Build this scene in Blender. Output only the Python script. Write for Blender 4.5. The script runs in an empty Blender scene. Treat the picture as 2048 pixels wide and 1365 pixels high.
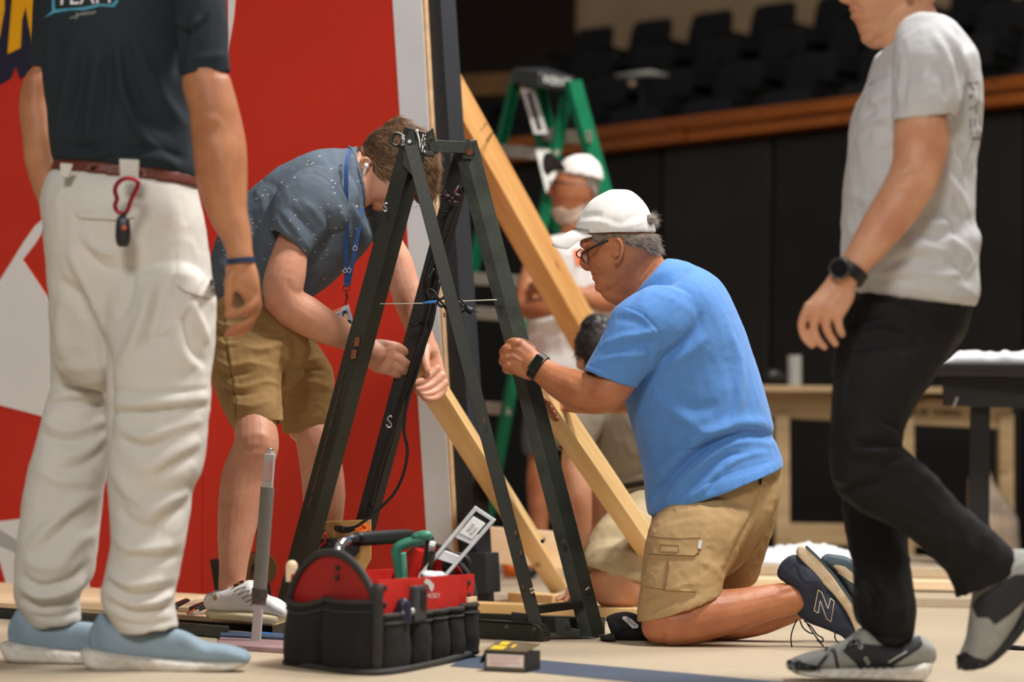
import bpy, bmesh, math, random
import numpy as np
from mathutils import Vector, Matrix
from mathutils.bvhtree import BVHTree
from mathutils import noise as mnoise
random.seed(4)
rng = np.random.default_rng(4)
scn = bpy.context.scene
COL = scn.collection

# ------------------------------------------------------------------ camera, world, lights, exposure
FX, CX, CY = 4835.6, 1024.0, 682.5
PITCH = math.atan((962 - 682.5) / FX)
ROLL = math.radians(1.0)
CAM = Vector((0, 0, 0.40))
FW = Vector((0, math.cos(PITCH), math.sin(PITCH)))
_R0, _U0 = Vector((1, 0, 0)), Vector((0, -math.sin(PITCH), math.cos(PITCH)))
RT = _R0 * math.cos(ROLL) + _U0 * math.sin(ROLL)
UP = _U0 * math.cos(ROLL) - _R0 * math.sin(ROLL)
cam = bpy.data.cameras.new('camera')
cam.lens, cam.sensor_width = 85.0, 36.0
cam.clip_start, cam.clip_end = 0.1, 100
cam.dof.use_dof = True
cam.dof.focus_distance = 6.15
cam.dof.aperture_fstop = 2.4
camo = bpy.data.objects.new('camera', cam)
COL.objects.link(camo)
camo.matrix_world = Matrix(((RT.x, UP.x, -FW.x, CAM.x), (RT.y, UP.y, -FW.y, CAM.y), (RT.z, UP.z, -FW.z, CAM.z), (0, 0, 0, 1)))
scn.camera = camo

world = bpy.data.worlds.new('hall')
scn.world = world
world.use_nodes = True
bg = world.node_tree.nodes['Background']
bg.inputs[0].default_value = (1.0, 0.95, 0.9, 1)
bg.inputs[1].default_value = 0.15


def area(name, loc, aim, size, power, col=(1, .95, .88)):
    l = bpy.data.lights.new(name, 'AREA')
    l.shape, l.size, l.energy, l.color = 'DISK', size, power, col
    o = bpy.data.objects.new(name, l)
    COL.objects.link(o)
    o.location = loc
    o.rotation_euler = (Vector(aim) - Vector(loc)).to_track_quat('-Z', 'Y').to_euler()
    return o


area('stage_light', (2.6, 5.2, 6.5), (0.2, 6.2, 0.4), 1.5, 520, (1, .97, .93))
area('stage_light', (-1.2, -2.5, 5.0), (-0.2, 6.2, 0.8), 2.0, 300, (1, .97, .93))
area('stage_light', (2.2, 8.6, 6.0), (0.8, 6.8, 0.4), 1.5, 240, (1, .97, .93))
area('house_light', (4, 14, 8.5), (3, 17, 2.5), 2.5, 110, (1, .9, .78))
scn.view_settings.view_transform = 'Standard'
scn.view_settings.look = 'None'
scn.view_settings.gamma = 1
scn.view_settings.use_curve_mapping = False
scn.view_settings.exposure = 0.12


# ------------------------------------------------------------------ picture geometry
def P(x, y, d):
    return CAM + (FW + RT * ((x - CX) / FX) + UP * ((CY - y) / FX)) * d


def ray(x, y):
    return FW + RT * ((x - CX) / FX) + UP * ((CY - y) / FX)


def FL(x, y, z=0.0):
    r = ray(x, y)
    return CAM + r * ((z - CAM.z) / r.z)


def ONPLANE(x, y, o, n):
    r = ray(x, y)
    return CAM + r * ((o - CAM).dot(n) / r.dot(n))


_M = np.array([list(RT), list(UP), list(FW)])


def proj(co):
    q = (co - np.array(CAM)) @ _M.T
    return CX + FX * q[:, 0] / q[:, 2], CY - FX * q[:, 1] / q[:, 2], q[:, 2]


# ------------------------------------------------------------------ materials
def lin(c):
    out = []
    for v in c[:3]:
        v = v / 255.0
        out.append(v / 12.92 if v <= 0.04045 else ((v + 0.055) / 1.055) ** 2.4)
    return (*out, 1.0)


MATS = {}


def mat(name, col, rough=.7, metal=0, var=.1, vs=6., bump=0., bs=60., stretch=(1, 1, 1), spec=.4, col2=None, detail=4, sss=0, sheen=0, alpha=1, trans=0, emit=0, lo=.35, hi=.65, fine=0., fs=300.):
    if name in MATS:
        return MATS[name]
    m = bpy.data.materials.new(name)
    m.use_nodes = True
    nt = m.node_tree
    b = nt.nodes['Principled BSDF']
    b.inputs['Roughness'].default_value = rough
    b.inputs['Metallic'].default_value = metal
    b.inputs['Specular IOR Level'].default_value = spec
    if sheen:
        b.inputs['Sheen Weight'].default_value = sheen
    if sss:
        b.inputs['Subsurface Weight'].default_value = sss
        b.inputs['Subsurface Radius'].default_value = (.012, .005, .003)
    b.inputs['Alpha'].default_value = alpha
    b.inputs['Transmission Weight'].default_value = trans
    if emit:
        b.inputs['Emission Color'].default_value = lin(col)
        b.inputs['Emission Strength'].default_value = emit
    L = nt.links.new
    tc = nt.nodes.new('ShaderNodeTexCoord')
    mp = nt.nodes.new('ShaderNodeMapping')
    mp.inputs['Scale'].default_value = stretch
    L(tc.outputs['Object'], mp.inputs['Vector'])
    nz = nt.nodes.new('ShaderNodeTexNoise')
    nz.inputs['Scale'].default_value = vs
    nz.inputs['Detail'].default_value = detail
    L(mp.outputs[0], nz.inputs['Vector'])
    cr = nt.nodes.new('ShaderNodeValToRGB')
    a = lin(col)
    if col2 is None:
        c0 = tuple(v * (1 - var) for v in a[:3]) + (1,)
        c1 = tuple(min(1, v * (1 + var)) for v in a[:3]) + (1,)
    else:
        c0, c1 = a, lin(col2)
    cr.color_ramp.elements[0].position, cr.color_ramp.elements[1].position = lo, hi
    cr.color_ramp.elements[0].color, cr.color_ramp.elements[1].color = c0, c1
    L(nz.outputs['Fac'], cr.inputs['Fac'])
    out = cr.outputs['Color']
    if fine:
        n3 = nt.nodes.new('ShaderNodeTexNoise')
        n3.inputs['Scale'].default_value = fs
        n3.inputs['Detail'].default_value = 2
        L(mp.outputs[0], n3.inputs['Vector'])
        mr = nt.nodes.new('ShaderNodeMapRange')
        mr.inputs['From Min'].default_value, mr.inputs['From Max'].default_value = .3, .7
        mr.inputs['To Min'].default_value, mr.inputs['To Max'].default_value = 1 - fine, 1 + fine
        L(n3.outputs['Fac'], mr.inputs['Value'])
        mx = nt.nodes.new('ShaderNodeVectorMath')
        mx.operation = 'SCALE'
        L(out, mx.inputs[0])
        L(mr.outputs[0], mx.inputs['Scale'])
        out = mx.outputs[0]
    L(out, b.inputs['Base Color'])
    if bump:
        n2 = nt.nodes.new('ShaderNodeTexNoise')
        n2.inputs['Scale'].default_value = bs
        n2.inputs['Detail'].default_value = 5
        L(mp.outputs[0], n2.inputs['Vector'])
        bp = nt.nodes.new('ShaderNodeBump')
        bp.inputs['Strength'].default_value = bump
        bp.inputs['Distance'].default_value = .004
        L(n2.outputs['Fac'], bp.inputs['Height'])
        L(bp.outputs[0], b.inputs['Normal'])
    MATS[name] = m
    return m


def wood(name, c0, c1, rough=.6, gs=14):
    """lumber: grain along the local X axis, with a few knots"""
    if name in MATS:
        return MATS[name]
    m = mat(name, c0, rough=rough, col2=c1, vs=gs, stretch=(.12, 1.6, 1.6), detail=7, bump=.12, bs=60, lo=.3, hi=.7)
    nt = m.node_tree
    b = nt.nodes['Principled BSDF']
    L = nt.links.new
    tc = nt.nodes['Texture Coordinate']
    mp = nt.nodes.new('ShaderNodeMapping')
    mp.inputs['Scale'].default_value = (3.2, 9, 9)
    L(tc.outputs['Object'], mp.inputs['Vector'])
    vo = nt.nodes.new('ShaderNodeTexVoronoi')
    vo.inputs['Scale'].default_value = 1.0
    L(mp.outputs[0], vo.inputs['Vector'])
    cr = nt.nodes.new('ShaderNodeValToRGB')
    cr.color_ramp.elements[0].position, cr.color_ramp.elements[1].position = .05, .13
    cr.color_ramp.elements[0].color, cr.color_ramp.elements[1].color = (.32, .2, .1, 1), (1, 1, 1, 1)
    L(vo.outputs['Distance'], cr.inputs['Fac'])
    src = b.inputs['Base Color'].links[0].from_socket
    mx = nt.nodes.new('ShaderNodeMix')
    mx.data_type, mx.blend_type = 'RGBA', 'MULTIPLY'
    mx.inputs[0].default_value = .8
    L(src, mx.inputs[6])
    L(cr.outputs[0], mx.inputs[7])
    L(mx.outputs[2], b.inputs['Base Color'])
    return m


# ------------------------------------------------------------------ meshes and objects
WLOC = {}


def put(name, me, m, parent=None, loc=None, smooth=True, label=None, cat=None, group=None, kind=None, bevel=0, autos=None):
    """link a mesh given in world coordinates as one object"""
    off = Vector((0, 0, 0))
    if parent is not None:
        off = WLOC[parent.name]
    elif loc is not None:
        off = Vector(loc)
    if off.length:
        me = me.copy()          # the caller keeps the world-space mesh
        me.transform(Matrix.Translation(-off))
    o = bpy.data.objects.new(name, me)
    COL.objects.link(o)
    if parent is not None:
        o.parent = parent
    else:
        o.location = off
    if m:
        me.materials.append(m)
    WLOC[o.name] = off
    if smooth:
        me.polygons.foreach_set('use_smooth', [True] * len(me.polygons))
        if autos is not None:
            try:
                me.set_sharp_from_angle(angle=math.radians(autos))
            except Exception:
                pass
    if bevel:
        bv = o.modifiers.new('bevel', 'BEVEL')
        bv.width, bv.segments, bv.limit_method = bevel, 2, 'ANGLE'
        bv.angle_limit = math.radians(40)
    props(o, label, cat, group, kind)
    return o


def props(o, label=None, cat=None, group=None, kind=None):
    for k, v in (('label', label), ('category', cat), ('group', group), ('kind', kind)):
        if v:
            o[k] = v


def thing(name, label, cat, loc, group=None):
    o = bpy.data.objects.new(name, None)
    o.empty_display_size = .1
    COL.objects.link(o)
    o.location = loc
    WLOC[o.name] = Vector(loc)
    props(o, label, cat, group)
    return o


def frame_of(t):
    t = t.normalized()
    u = Vector((0, 0, 1)).cross(t)
    if u.length < 1e-3:
        u = Vector((1, 0, 0))
    u.normalize()
    return t, u, t.cross(u)


def crm(keys, sub):
    k = np.array(keys, float)
    if len(k) < 3 or sub < 2:
        if sub < 2:
            return k
        t = np.linspace(0, 1, sub + 1)[:, None]
        return k[0] * (1 - t) + k[-1] * t
    out = []
    for i in range(len(k) - 1):
        p0 = k[max(i - 1, 0)]
        p1, p2 = k[i], k[i + 1]
        p3 = k[min(i + 2, len(k) - 1)]
        for j in range(sub):
            t = j / sub
            out.append(.5 * ((2 * p1) + (-p0 + p2) * t + (2 * p0 - 5 * p1 + 4 * p2 - p3) * t * t + (-p0 + 3 * p1 - 3 * p2 + p3) * t ** 3))
    out.append(k[-1])
    return np.array(out)


class MB:
    def __init__(s):
        s.v, s.f = [], []

    def add(s, vs, fs):
        b = len(s.v)
        s.v += [tuple(q) for q in vs]
        s.f += [tuple(b + i for i in q) for q in fs]
        return s

    def hexa(s, c):
        """8 corners: bottom 4 in order, top 4 in order"""
        return s.add(c, [(3, 2, 1, 0), (4, 5, 6, 7), (0, 1, 5, 4), (1, 2, 6, 5), (2, 3, 7, 6), (3, 0, 4, 7)])

    def box(s, c, size, rz=0.0):
        x, y, z = size[0] / 2, size[1] / 2, size[2] / 2
        cs, sn = math.cos(rz), math.sin(rz)
        pts = [(-x, -y, -z), (x, -y, -z), (x, y, -z), (-x, y, -z), (-x, -y, z), (x, -y, z), (x, y, z), (-x, y, z)]
        return s.hexa([(c[0] + a * cs - b * sn, c[1] + a * sn + b * cs, c[2] + d) for a, b, d in pts])

    def prism(s, poly, off):
        """polygon (list of Vectors) extruded by the vector off"""
        n = len(poly)
        vs = list(poly) + [q + off for q in poly]
        fs = [tuple(range(n))[::-1], tuple(range(n, 2 * n))]
        fs += [(i, (i + 1) % n, n + (i + 1) % n, n + i) for i in range(n)]
        return s.add(vs, fs)

    def bar(s, p0, p1, u, v, prof):
        """profile [(a,b)...] along u, v swept from p0 to p1"""
        poly = [p0 + u * a + v * b for a, b in prof]
        return s.prism(poly, p1 - p0)

    def beam(s, p0, p1, w, h, side=None):
        t = (p1 - p0).normalized()
        if side is None:
            t, u, v = frame_of(p1 - p0)
        else:
            u = (side - t * side.dot(t)).normalized()
            v = t.cross(u)
        return s.bar(p0, p1, u, v, [(-w / 2, -h / 2), (w / 2, -h / 2), (w / 2, h / 2), (-w / 2, h / 2)])

    def cyl(s, p0, p1, r0, r1=None, n=16):
        r1 = r0 if r1 is None else r1
        t, u, v = frame_of(p1 - p0)
        an = [2 * math.pi * i / n for i in range(n)]
        vs = [p0 + (u * math.cos(a) + v * math.sin(a)) * r0 for a in an] + [p1 + (u * math.cos(a) + v * math.sin(a)) * r1 for a in an]
        fs = [tuple(range(n))[::-1], tuple(range(n, 2 * n))] + [(i, (i + 1) % n, n + (i + 1) % n, n + i) for i in range(n)]
        return s.add(vs, fs)

    def rings(s, rings, caps=True):
        n = len(rings[0])
        b = len(s.v)
        for r in rings:
            s.v += [tuple(q) for q in r]
        for k in range(len(rings) - 1):
            for i in range(n):
                j = (i + 1) % n
                s.f.append((b + k * n + i, b + k * n + j, b + (k + 1) * n + j, b + (k + 1) * n + i))
        if caps:
            s.f.append(tuple(b + i for i in range(n))[::-1])
            e = b + (len(rings) - 1) * n
            s.f.append(tuple(e + i for i in range(n)))
        return s

    def tube(s, pts, r, n=8, sub=0, caps=True):
        """round tube along 3-D points, r a number or one per point"""
        pts = [Vector(p) for p in pts]
        rr = [r] * len(pts) if not hasattr(r, '__len__') else list(r)
        if sub:
            d = crm([list(p) + [q] for p, q in zip(pts, rr)], sub)
            pts, rr = [Vector(q[:3]) for q in d], [q[3] for q in d]
        u = None
        rings = []
        for i, p in enumerate(pts):
            t = (pts[min(i + 1, len(pts) - 1)] - pts[max(i - 1, 0)])
            if t.length < 1e-9:
                t = Vector((0, 0, 1))
            t.normalize()
            if u is None:
                _, u, v = frame_of(t)
            u = (u - t * u.dot(t))
            u.normalize()
            v = t.cross(u)
            rings.append([p + (u * math.cos(2 * math.pi * k / n) + v * math.sin(2 * math.pi * k / n)) * rr[i] for k in range(n)])
        return s.rings(rings, caps)

    def torus(s, c, ax, R, r, n=28, m=8, sq=1.0, up=None):
        t = ax.normalized()
        if up is None:
            _, u, v = frame_of(ax)
        else:
            u = (up - t * up.dot(t)).normalized()
            v = t.cross(u)
        b = len(s.v)
        for i in range(n):
            a = 2 * math.pi * i / n
            dr = u * math.cos(a) + v * math.sin(a) * sq
            for j in range(m):
                q = 2 * math.pi * j / m
                s.v.append(tuple(c + dr * (R + r * math.cos(q)) + t * r * math.sin(q)))
        for i in range(n):
            for j in range(m):
                i2, j2 = (i + 1) % n, (j + 1) % m
                s.f.append((b + i * m + j, b + i2 * m + j, b + i2 * m + j2, b + i * m + j2))
        return s

    def ball(s, c, r, n=14, m=9, ax=(1, 1, 1), rot=None):
        rings = []
        for k in range(1, m):
            th = math.pi * k / m
            rings.append([Vector((math.sin(th) * math.cos(2 * math.pi * i / n) * r * ax[0], math.sin(th) * math.sin(2 * math.pi * i / n) * r * ax[1], math.cos(th) * r * ax[2])) for i in range(n)])
        if rot is not None:
            rings = [[rot @ q for q in g] for g in rings]
        rings = [[c + q for q in g] for g in rings]
        return s.rings(rings)

    def mesh(s, name='m', recalc=True):
        me = bpy.data.meshes.new(name)
        me.from_pydata(s.v, [], s.f)
        if recalc:
            bm = bmesh.new()
            bm.from_mesh(me)
            bmesh.ops.recalc_face_normals(bm, faces=bm.faces)
            bm.to_mesh(me)
            bm.free()
        me.update()
        return me

    def obj(s, name, m, parent=None, loc=None, smooth=False, autos=None, **kw):
        return put(name, s.mesh(name), m, parent, loc, smooth or autos is not None, autos=autos, **kw)


def lumber(name, p0, p1, w, h, face, m, label=None, cat=None, group=None, chop=None, parent=None):
    """a sawn board built along its own X axis; face = direction its wide face looks"""
    t = (p1 - p0)
    ln = t.length
    t.normalize()
    n = (face - t * face.dot(t)).normalized()
    s_ = n.cross(t)
    b = MB()
    x0, x1 = -ln / 2, ln / 2
    ch = chop or 0.0
    b.hexa([(x0, -w / 2, -h / 2), (x1, -w / 2, -h / 2), (x1, w / 2, -h / 2), (x0 + ch, w / 2, -h / 2),
            (x0, -w / 2, h / 2), (x1, -w / 2, h / 2), (x1, w / 2, h / 2), (x0 + ch, w / 2, h / 2)])
    me = b.mesh(name)
    o = bpy.data.objects.new(name, me)
    COL.objects.link(o)
    me.materials.append(m)
    c = (p0 + p1) / 2
    mw = Matrix(((t.x, s_.x, n.x, c.x), (t.y, s_.y, n.y, c.y), (t.z, s_.z, n.z, c.z), (0, 0, 0, 1)))
    if parent is not None:
        o.parent = parent
        mw = Matrix.Translation(-WLOC[parent.name]) @ mw
    o.matrix_basis = mw
    bv = o.modifiers.new('bevel', 'BEVEL')
    bv.width, bv.segments = .0025, 2
    props(o, label, cat, group)
    return o


def text2d(txt, x, y, size, ang=0.0, sx=1.0, shear=0.0):
    cu = bpy.data.curves.new('t', 'FONT')
    cu.body, cu.align_x, cu.align_y, cu.size, cu.resolution_u = txt, 'CENTER', 'CENTER', 1.0, 2
    o = bpy.data.objects.new('t', cu)
    COL.objects.link(o)
    dg = bpy.context.evaluated_depsgraph_get()
    dg.update()
    me = bpy.data.meshes.new_from_object(o.evaluated_get(dg), depsgraph=dg)
    ca, sa = math.cos(ang), math.sin(ang)
    v = []
    for q in me.vertices:
        a, b = q.co.x * size * sx + q.co.y * size * shear, -q.co.y * size
        v.append((x + a * ca - b * sa, y + a * sa + b * ca))
    f = [tuple(p.vertices) for p in me.polygons]
    bpy.data.objects.remove(o)
    bpy.data.curves.remove(cu)
    bpy.data.meshes.remove(me)
    return v, f

# ------------------------------------------------------------------ materials of the place
M_FLOOR = mat('floor_paint', (178, 162, 138), rough=.5, var=.06, vs=1.3, fine=.05, fs=40, bump=.06, bs=35, spec=.35)
M_BLUE = mat('blue_tape', (60, 72, 90), rough=.6, var=.08, vs=9)
M_RED = mat('red_print', (204, 50, 32), rough=.55, var=.05, vs=2, spec=.3)
M_WHITE = mat('white_print', (236, 234, 232), rough=.6, var=.03, vs=2, spec=.3)
M_GREYW = mat('white_edge', (222, 223, 228), rough=.6, var=.05, vs=3, spec=.3)
M_YELL = mat('yellow_print', (240, 170, 8), rough=.55, var=.03, spec=.3)
M_NAVY = mat('navy_print', (38, 36, 58), rough=.55, var=.05, spec=.3)
M_PLY = mat('plywood_edge', (206, 170, 130), rough=.7, var=.12, vs=30)
M_BLACKP = mat('black_paint', (40, 42, 47), rough=.55, var=.2, vs=7, stretch=(1, 1, .2), bump=.1, bs=40)
M_STEEL = mat('green_black_steel', (32, 35, 25), rough=.42, var=.25, vs=9, spec=.5, bump=.05, bs=60, fine=.1, fs=120)
M_STEEL2 = mat('worn_green_steel', (40, 44, 37), rough=.4, var=.3, vs=11, spec=.5, bump=.2, bs=80, col2=(62, 67, 58))
M_RUST = mat('bare_rust', (120, 72, 46), rough=.8, var=.3, vs=40)
M_CHIP = mat('chipped_bare_metal', (196, 170, 140), rough=.7, var=.2, vs=40)
M_WALLB = mat('wall_black', (24, 22, 20), rough=.75, var=.2, vs=1.5, spec=.25)
M_WALLB2 = mat('wall_charcoal', (33, 30, 27), rough=.7, var=.15, vs=1.5, spec=.25)
M_WALLBR = mat('wall_brown', (40, 29, 20), rough=.8, var=.1, vs=.8, spec=.2)
M_WALLBG = mat('wall_beige', (168, 142, 112), rough=.85, var=.08, vs=1.5, spec=.2)
M_RAIL = wood('rail_wood', (112, 56, 14), (156, 84, 26), rough=.35, gs=9)
M_RAIL2 = mat('rail_joint', (70, 36, 12), rough=.5, var=.2, vs=6)
M_SEAT = mat('seat_fabric', (27, 27, 29), rough=.9, var=.15, vs=20, spec=.2)
M_SEATP = mat('seat_shell', (20, 19, 18), rough=.6, var=.1)
M_PINE = wood('pine', (202, 160, 100), (226, 192, 140))
M_PINE2 = wood('pine_orange', (190, 134, 74), (212, 162, 102))
M_PINEP = wood('pine_pale', (226, 196, 156), (238, 214, 178))
M_BEIGEW = wood('workbench_wood', (150, 124, 88), (178, 152, 114), gs=8)
M_BLK = mat('black_rubber', (14, 14, 15), rough=.5, var=.2)
M_BLKM = mat('black_metal', (22, 22, 23), rough=.4, var=.2, spec=.5)
M_ALU = mat('aluminium', (196, 196, 196), rough=.35, metal=.35, var=.08, vs=20)
M_CHROME = mat('chrome', (215, 215, 218), rough=.15, metal=1, var=.03)
M_GREEN = mat('green_fibreglass', (0, 104, 68), rough=.45, var=.1, vs=10)
M_LABELW = mat('label_white', (205, 205, 200), rough=.6, var=.08, vs=30)
M_INK = mat('ink', (28, 28, 30), rough=.7, var=.1)
M_STEP = mat('ladder_step_metal', (176, 172, 160), rough=.5, metal=.2, var=.12, vs=12)
M_CLOTHW = mat('white_sheet', (226, 228, 232), rough=.8, var=.06, vs=7, bump=.5, bs=14)
M_ORANGE = mat('orange_plastic', (236, 110, 20), rough=.4, var=.1)
M_BLUEP = mat('blue_foam', (40, 126, 206), rough=.5, var=.1, vs=20)
M_PINK = mat('pink_grey_board', (150, 122, 122), rough=.5, var=.12, vs=9)
M_GREYT = mat('grey_tube', (128, 126, 120), rough=.4, metal=.1, var=.06, vs=20)
M_LGREY = mat('light_grey_tube', (196, 192, 190), rough=.5, var=.05)
M_TAN = mat('tan_wheel', (106, 78, 48), rough=.5, var=.15)

# ------------------------------------------------------------------ floor and far walls
b = MB()
b.hexa([(-14, -3, -.2), (22, -3, -.2), (22, 42, -.2), (-14, 42, -.2), (-14, -3, 0), (22, -3, 0), (22, 42, 0), (-14, 42, 0)])
b.obj('floor', M_FLOOR, kind='structure', label='pale beige painted stage floor')

EPS = Vector((0, 0, .0015))
b = MB()
pts = [FL(938, 1312), FL(1056, 1320), FL(1380, 1349), FL(1720, 1381), FL(1660, 1415), FL(1269, 1366), FL(1054, 1345), FL(900, 1334)]
b.prism([p.copy() for p in pts], EPS)
b.obj('trim_1', M_BLUE, kind='structure', label='blue tape stripe on the beige floor')

# balcony front: rail line through two points at z 2.2 .. runs nearer to the right
RA = P(800, 331, 17.6)
RB = P(2150, 183, 13.63)
RB.z = RA.z
re = (RB - RA)
re.z = 0
re.normalize()
rn = Vector((re.y, -re.x, 0))      # towards the camera
RL = RB + re * 1.5
RS = RA - re * 1.2


def along(p, q, k):
    return p + (q - p) * k


wall = MB()
wall.hexa([v for v in [RS + rn * -.25, RL + rn * -.25, RL - rn * .45, RS - rn * .45]] and
          [Vector((q.x, q.y, z)) for z in (0, RA.z - .03) for q in (RS - rn * .08, RL - rn * .08, RL - rn * .35, RS - rn * .35)])
wl = wall.obj('wall_balcony', M_WALLB, kind='structure', label='black panelled wall under the balcony rail')
WLOC[wl.name] = Vector((0, 0, 0))
# black wall panels, each with its own edges
span = (RL - RS).length
npan = 9
for i in range(npan):
    a = RS + re * (span * i / npan + .02)
    c = RS + re * (span * (i + 1) / npan - .02)
    p = MB()
    p.hexa([Vector((q.x, q.y, z)) for z in (.05, RA.z - .1) for q in (a - rn * .03, c - rn * .03, c - rn * .08, a - rn * .08)])
    p.obj('wall_panel', M_WALLB2 if i % 3 == 1 else M_WALLB, wl, bevel=.01)
    if i % 2 == 0:
        p = MB()
        for zz in (.95,):
            p.hexa([Vector((q.x, q.y, z)) for z in (zz, zz + .09) for q in (a + rn * .0, c + rn * .0, c - rn * .03, a - rn * .03)])
        p.obj('panel_rail', M_WALLB, wl)
# wooden rail: upper and lower board in two lengths
jx = .44
jp = ONPLANE(1385, 262, RA, rn)
kk = (jp - RS).dot(re)
rail = thing('balcony_rail', 'long varnished orange-brown wooden rail along the balcony front', 'rail', RS + Vector((0, 0, 0)))
for (s0, s1) in ((0, kk - .015), (kk + .015, span)):
    lumber('rail_board', RS + re * s0 + Vector((0, 0, .045)), RS + re * s1 + Vector((0, 0, .045)), .075, .20, rn, M_RAIL, parent=rail)
    lumber('rail_board', RS + re * s0 + Vector((0, 0, -.035)) - rn * .015, RS + re * s1 + Vector((0, 0, -.035)) - rn * .015, .075, .16, rn, M_RAIL, parent=rail)

# raked balcony seats
SEATDIR = Vector((.77, -.64, 0))
SEATN = Vector((-.64, -.77, 0))


def seat_parts():
    k = MB()       # backrest, origin at the floor under the seat, facing -Y, tilted back
    rings = []
    for z, w, t, yo in ((.40, .20, .035, .0), (.43, .225, .05, .0), (.62, .235, .055, .04), (.80, .23, .05, .085), (.88, .215, .042, .105), (.905, .18, .02, .11)):
        ring = []
        for i in range(16):
            a = 2 * math.pi * i / 16
            cx, cy = math.cos(a), math.sin(a)
            ring.append(Vector((w * math.copysign(abs(cx) ** .5, cx), yo + t * math.copysign(abs(cy) ** .6, cy), z)))
        rings.append(ring)
    k.rings(rings)
    back = k.mesh('seat_back')
    k = MB()
    k.box((0, -.22, .43), (.44, .42, .1))
    cush = k.mesh('seat_cushion')
    k = MB()
    for sx in (-.27, .27):
        k.box((sx, -.15, .61), (.06, .36, .04))
        k.box((sx, -.03, .3), (.05, .1, .6))
    arm = k.mesh('seat_arm')
    for me, mm in ((back, M_SEAT), (cush, M_SEAT), (arm, M_SEATP)):
        me.materials.append(mm)
    back.polygons.foreach_set('use_smooth', [True] * len(back.polygons))
    return (('backrest', back), ('seat_cushion', cush), ('armrest_frame', arm))


SEATP = seat_parts()
ORD = 'first second third fourth fifth sixth seventh eighth ninth tenth eleventh twelfth thirteenth fourteenth'.split()
STEPS = []
for ri, (px, py, d, n0, n1, words, wh) in enumerate((
        (1400, 197, 18.2, -2, 8, 'first row behind the balcony rail', 'first'),
        (1468, 120, 19.6, -3, 9, 'second row behind the balcony rail', 'second'),
        (1425, 70, 21.0, -3, 10, 'third row behind the balcony rail', 'third'),
        (1413, 20, 22.4, -2, 11, 'top row before the beige wall', 'top'))):
    base = P(px, py, d)
    base.z -= .905
    STEPS.append(base.copy())
    idx = 0
    for i in range(n0, n1 + 1):
        q = base + SEATDIR * (.69 * i)
        sx_, sy_, _ = proj(np.array([[q.x, q.y, q.z + .8]]))
        if sx_[0] > 2110 or sy_[0] < -60:
            continue
        t = thing('theater_seat', 'empty black flip seat, %s from the left in the %s' % (ORD[idx], words), 'seat', q, 'balcony seats, ' + wh + ' row')
        idx += 1
        t.rotation_euler = (0, 0, math.atan2(SEATN.x, -SEATN.y) if False else math.atan2(-SEATN.x * -1, -SEATN.y))
        for nm, me in SEATP:
            o = bpy.data.objects.new(nm, me)
            COL.objects.link(o)
            o.parent = t
# stepped balcony floor
b = MB()
for i, q in enumerate(STEPS):
    f0 = q + SEATN * .75
    f1 = q - SEATN * .75
    b.hexa([Vector((v.x, v.y, z)) for z in (q.z - .5, q.z) for v in (f0 - SEATDIR * 9, f0 + SEATDIR * 9, f1 + SEATDIR * 9, f1 - SEATDIR * 9)])
b.obj('floor_balcony', M_WALLB, kind='structure', label='dark stepped balcony floor under the seats')
# back walls above the top row
q = STEPS[3] - SEATN * 1.1
e0 = ONPLANE(1152, 40, q, SEATN)
b = MB()
b.hexa([Vector((v.x, v.y, z)) for z in (3.5, 5.62) for v in (e0, e0 + SEATDIR * 14, e0 + SEATDIR * 14 - SEATN * .2, e0 - SEATN * .2)])
b.obj('wall_back', M_WALLBG, kind='structure', label='beige wall strip behind the top row of seats')
b = MB()
b.hexa([Vector((v.x, v.y, z)) for z in (5.62, 7.6) for v in (e0, e0 + SEATDIR * 14, e0 + SEATDIR * 14 - SEATN * .25, e0 - SEATN * .25)])
b.obj('wall_upper', M_WALLBR, kind='structure', label='dark brown wall above the beige strip')
b = MB()
w0 = e0 + SEATN * .1
b.hexa([Vector((v.x, v.y, z)) for z in (0, 8.0) for v in (w0 - SEATDIR * 12, w0, w0 - SEATN * .3, w0 - SEATDIR * 12 - SEATN * .3)])
b.obj('wall_left', M_WALLBR, kind='structure', label='dark brown side wall of the hall')
t = thing('side_rail', 'mustard brown wooden rail on the dark wall left of the ladder', 'rail', P(980, 190, 19.5))
lumber('rail_board', P(840, 178, 18), P(1046, 168, 17), .16, .08, Vector((0, -1, 0)), mat('mustard_wood', (110, 76, 34), rough=.5, var=.15, vs=5), parent=t)
lumber('rail_board', P(840, 249, 18), P(905, 246, 17), .13, .08, Vector((0, -1, 0)), MATS['mustard_wood'], parent=t)
# papers on the balcony
b = MB()
b.ball(P(1280, 265, 16.3), .18, ax=(1.0, .7, .17))
pr = b.obj('paper_bundle', M_LABELW, loc=P(1280, 268, 16.3), smooth=True, label='crumpled white paper lying on the balcony rail', cat='paper')
b = MB()
c = P(1284, 152, 19.0)
b.hexa([c + SEATDIR * sx * .17 + SEATN * sy * .12 + Vector((0, 0, sz)) for sz in (-.012, .012) for sx, sy in ((-1, 1), (1, 1), (1, -1), (-1, -1))])
tb = thing('tablet_arm', 'white topped folding tablet arm beside a balcony seat', 'tablet', c - Vector((0, 0, .3)))
put('tablet_top', b.mesh(), M_LABELW, tb)
MB().cyl(c - Vector((0, 0, .01)), c - Vector((0, 0, .3)), .02).obj('bracket', M_SEATP, tb)
MB().ball(c + SEATN * .13 + Vector((0, 0, -.08)), .028).obj('knob', M_CHIP, tb, smooth=True)

# ------------------------------------------------------------------ red scenic flat
A = Vector((-1.779, 8.4, 0))
B_ = Vector((-.191, 7.45, 0))
fe = (B_ - A).normalized()
fn = Vector((fe.y, -fe.x, 0))      # looks at the camera
assert fn.y < 0


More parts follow.
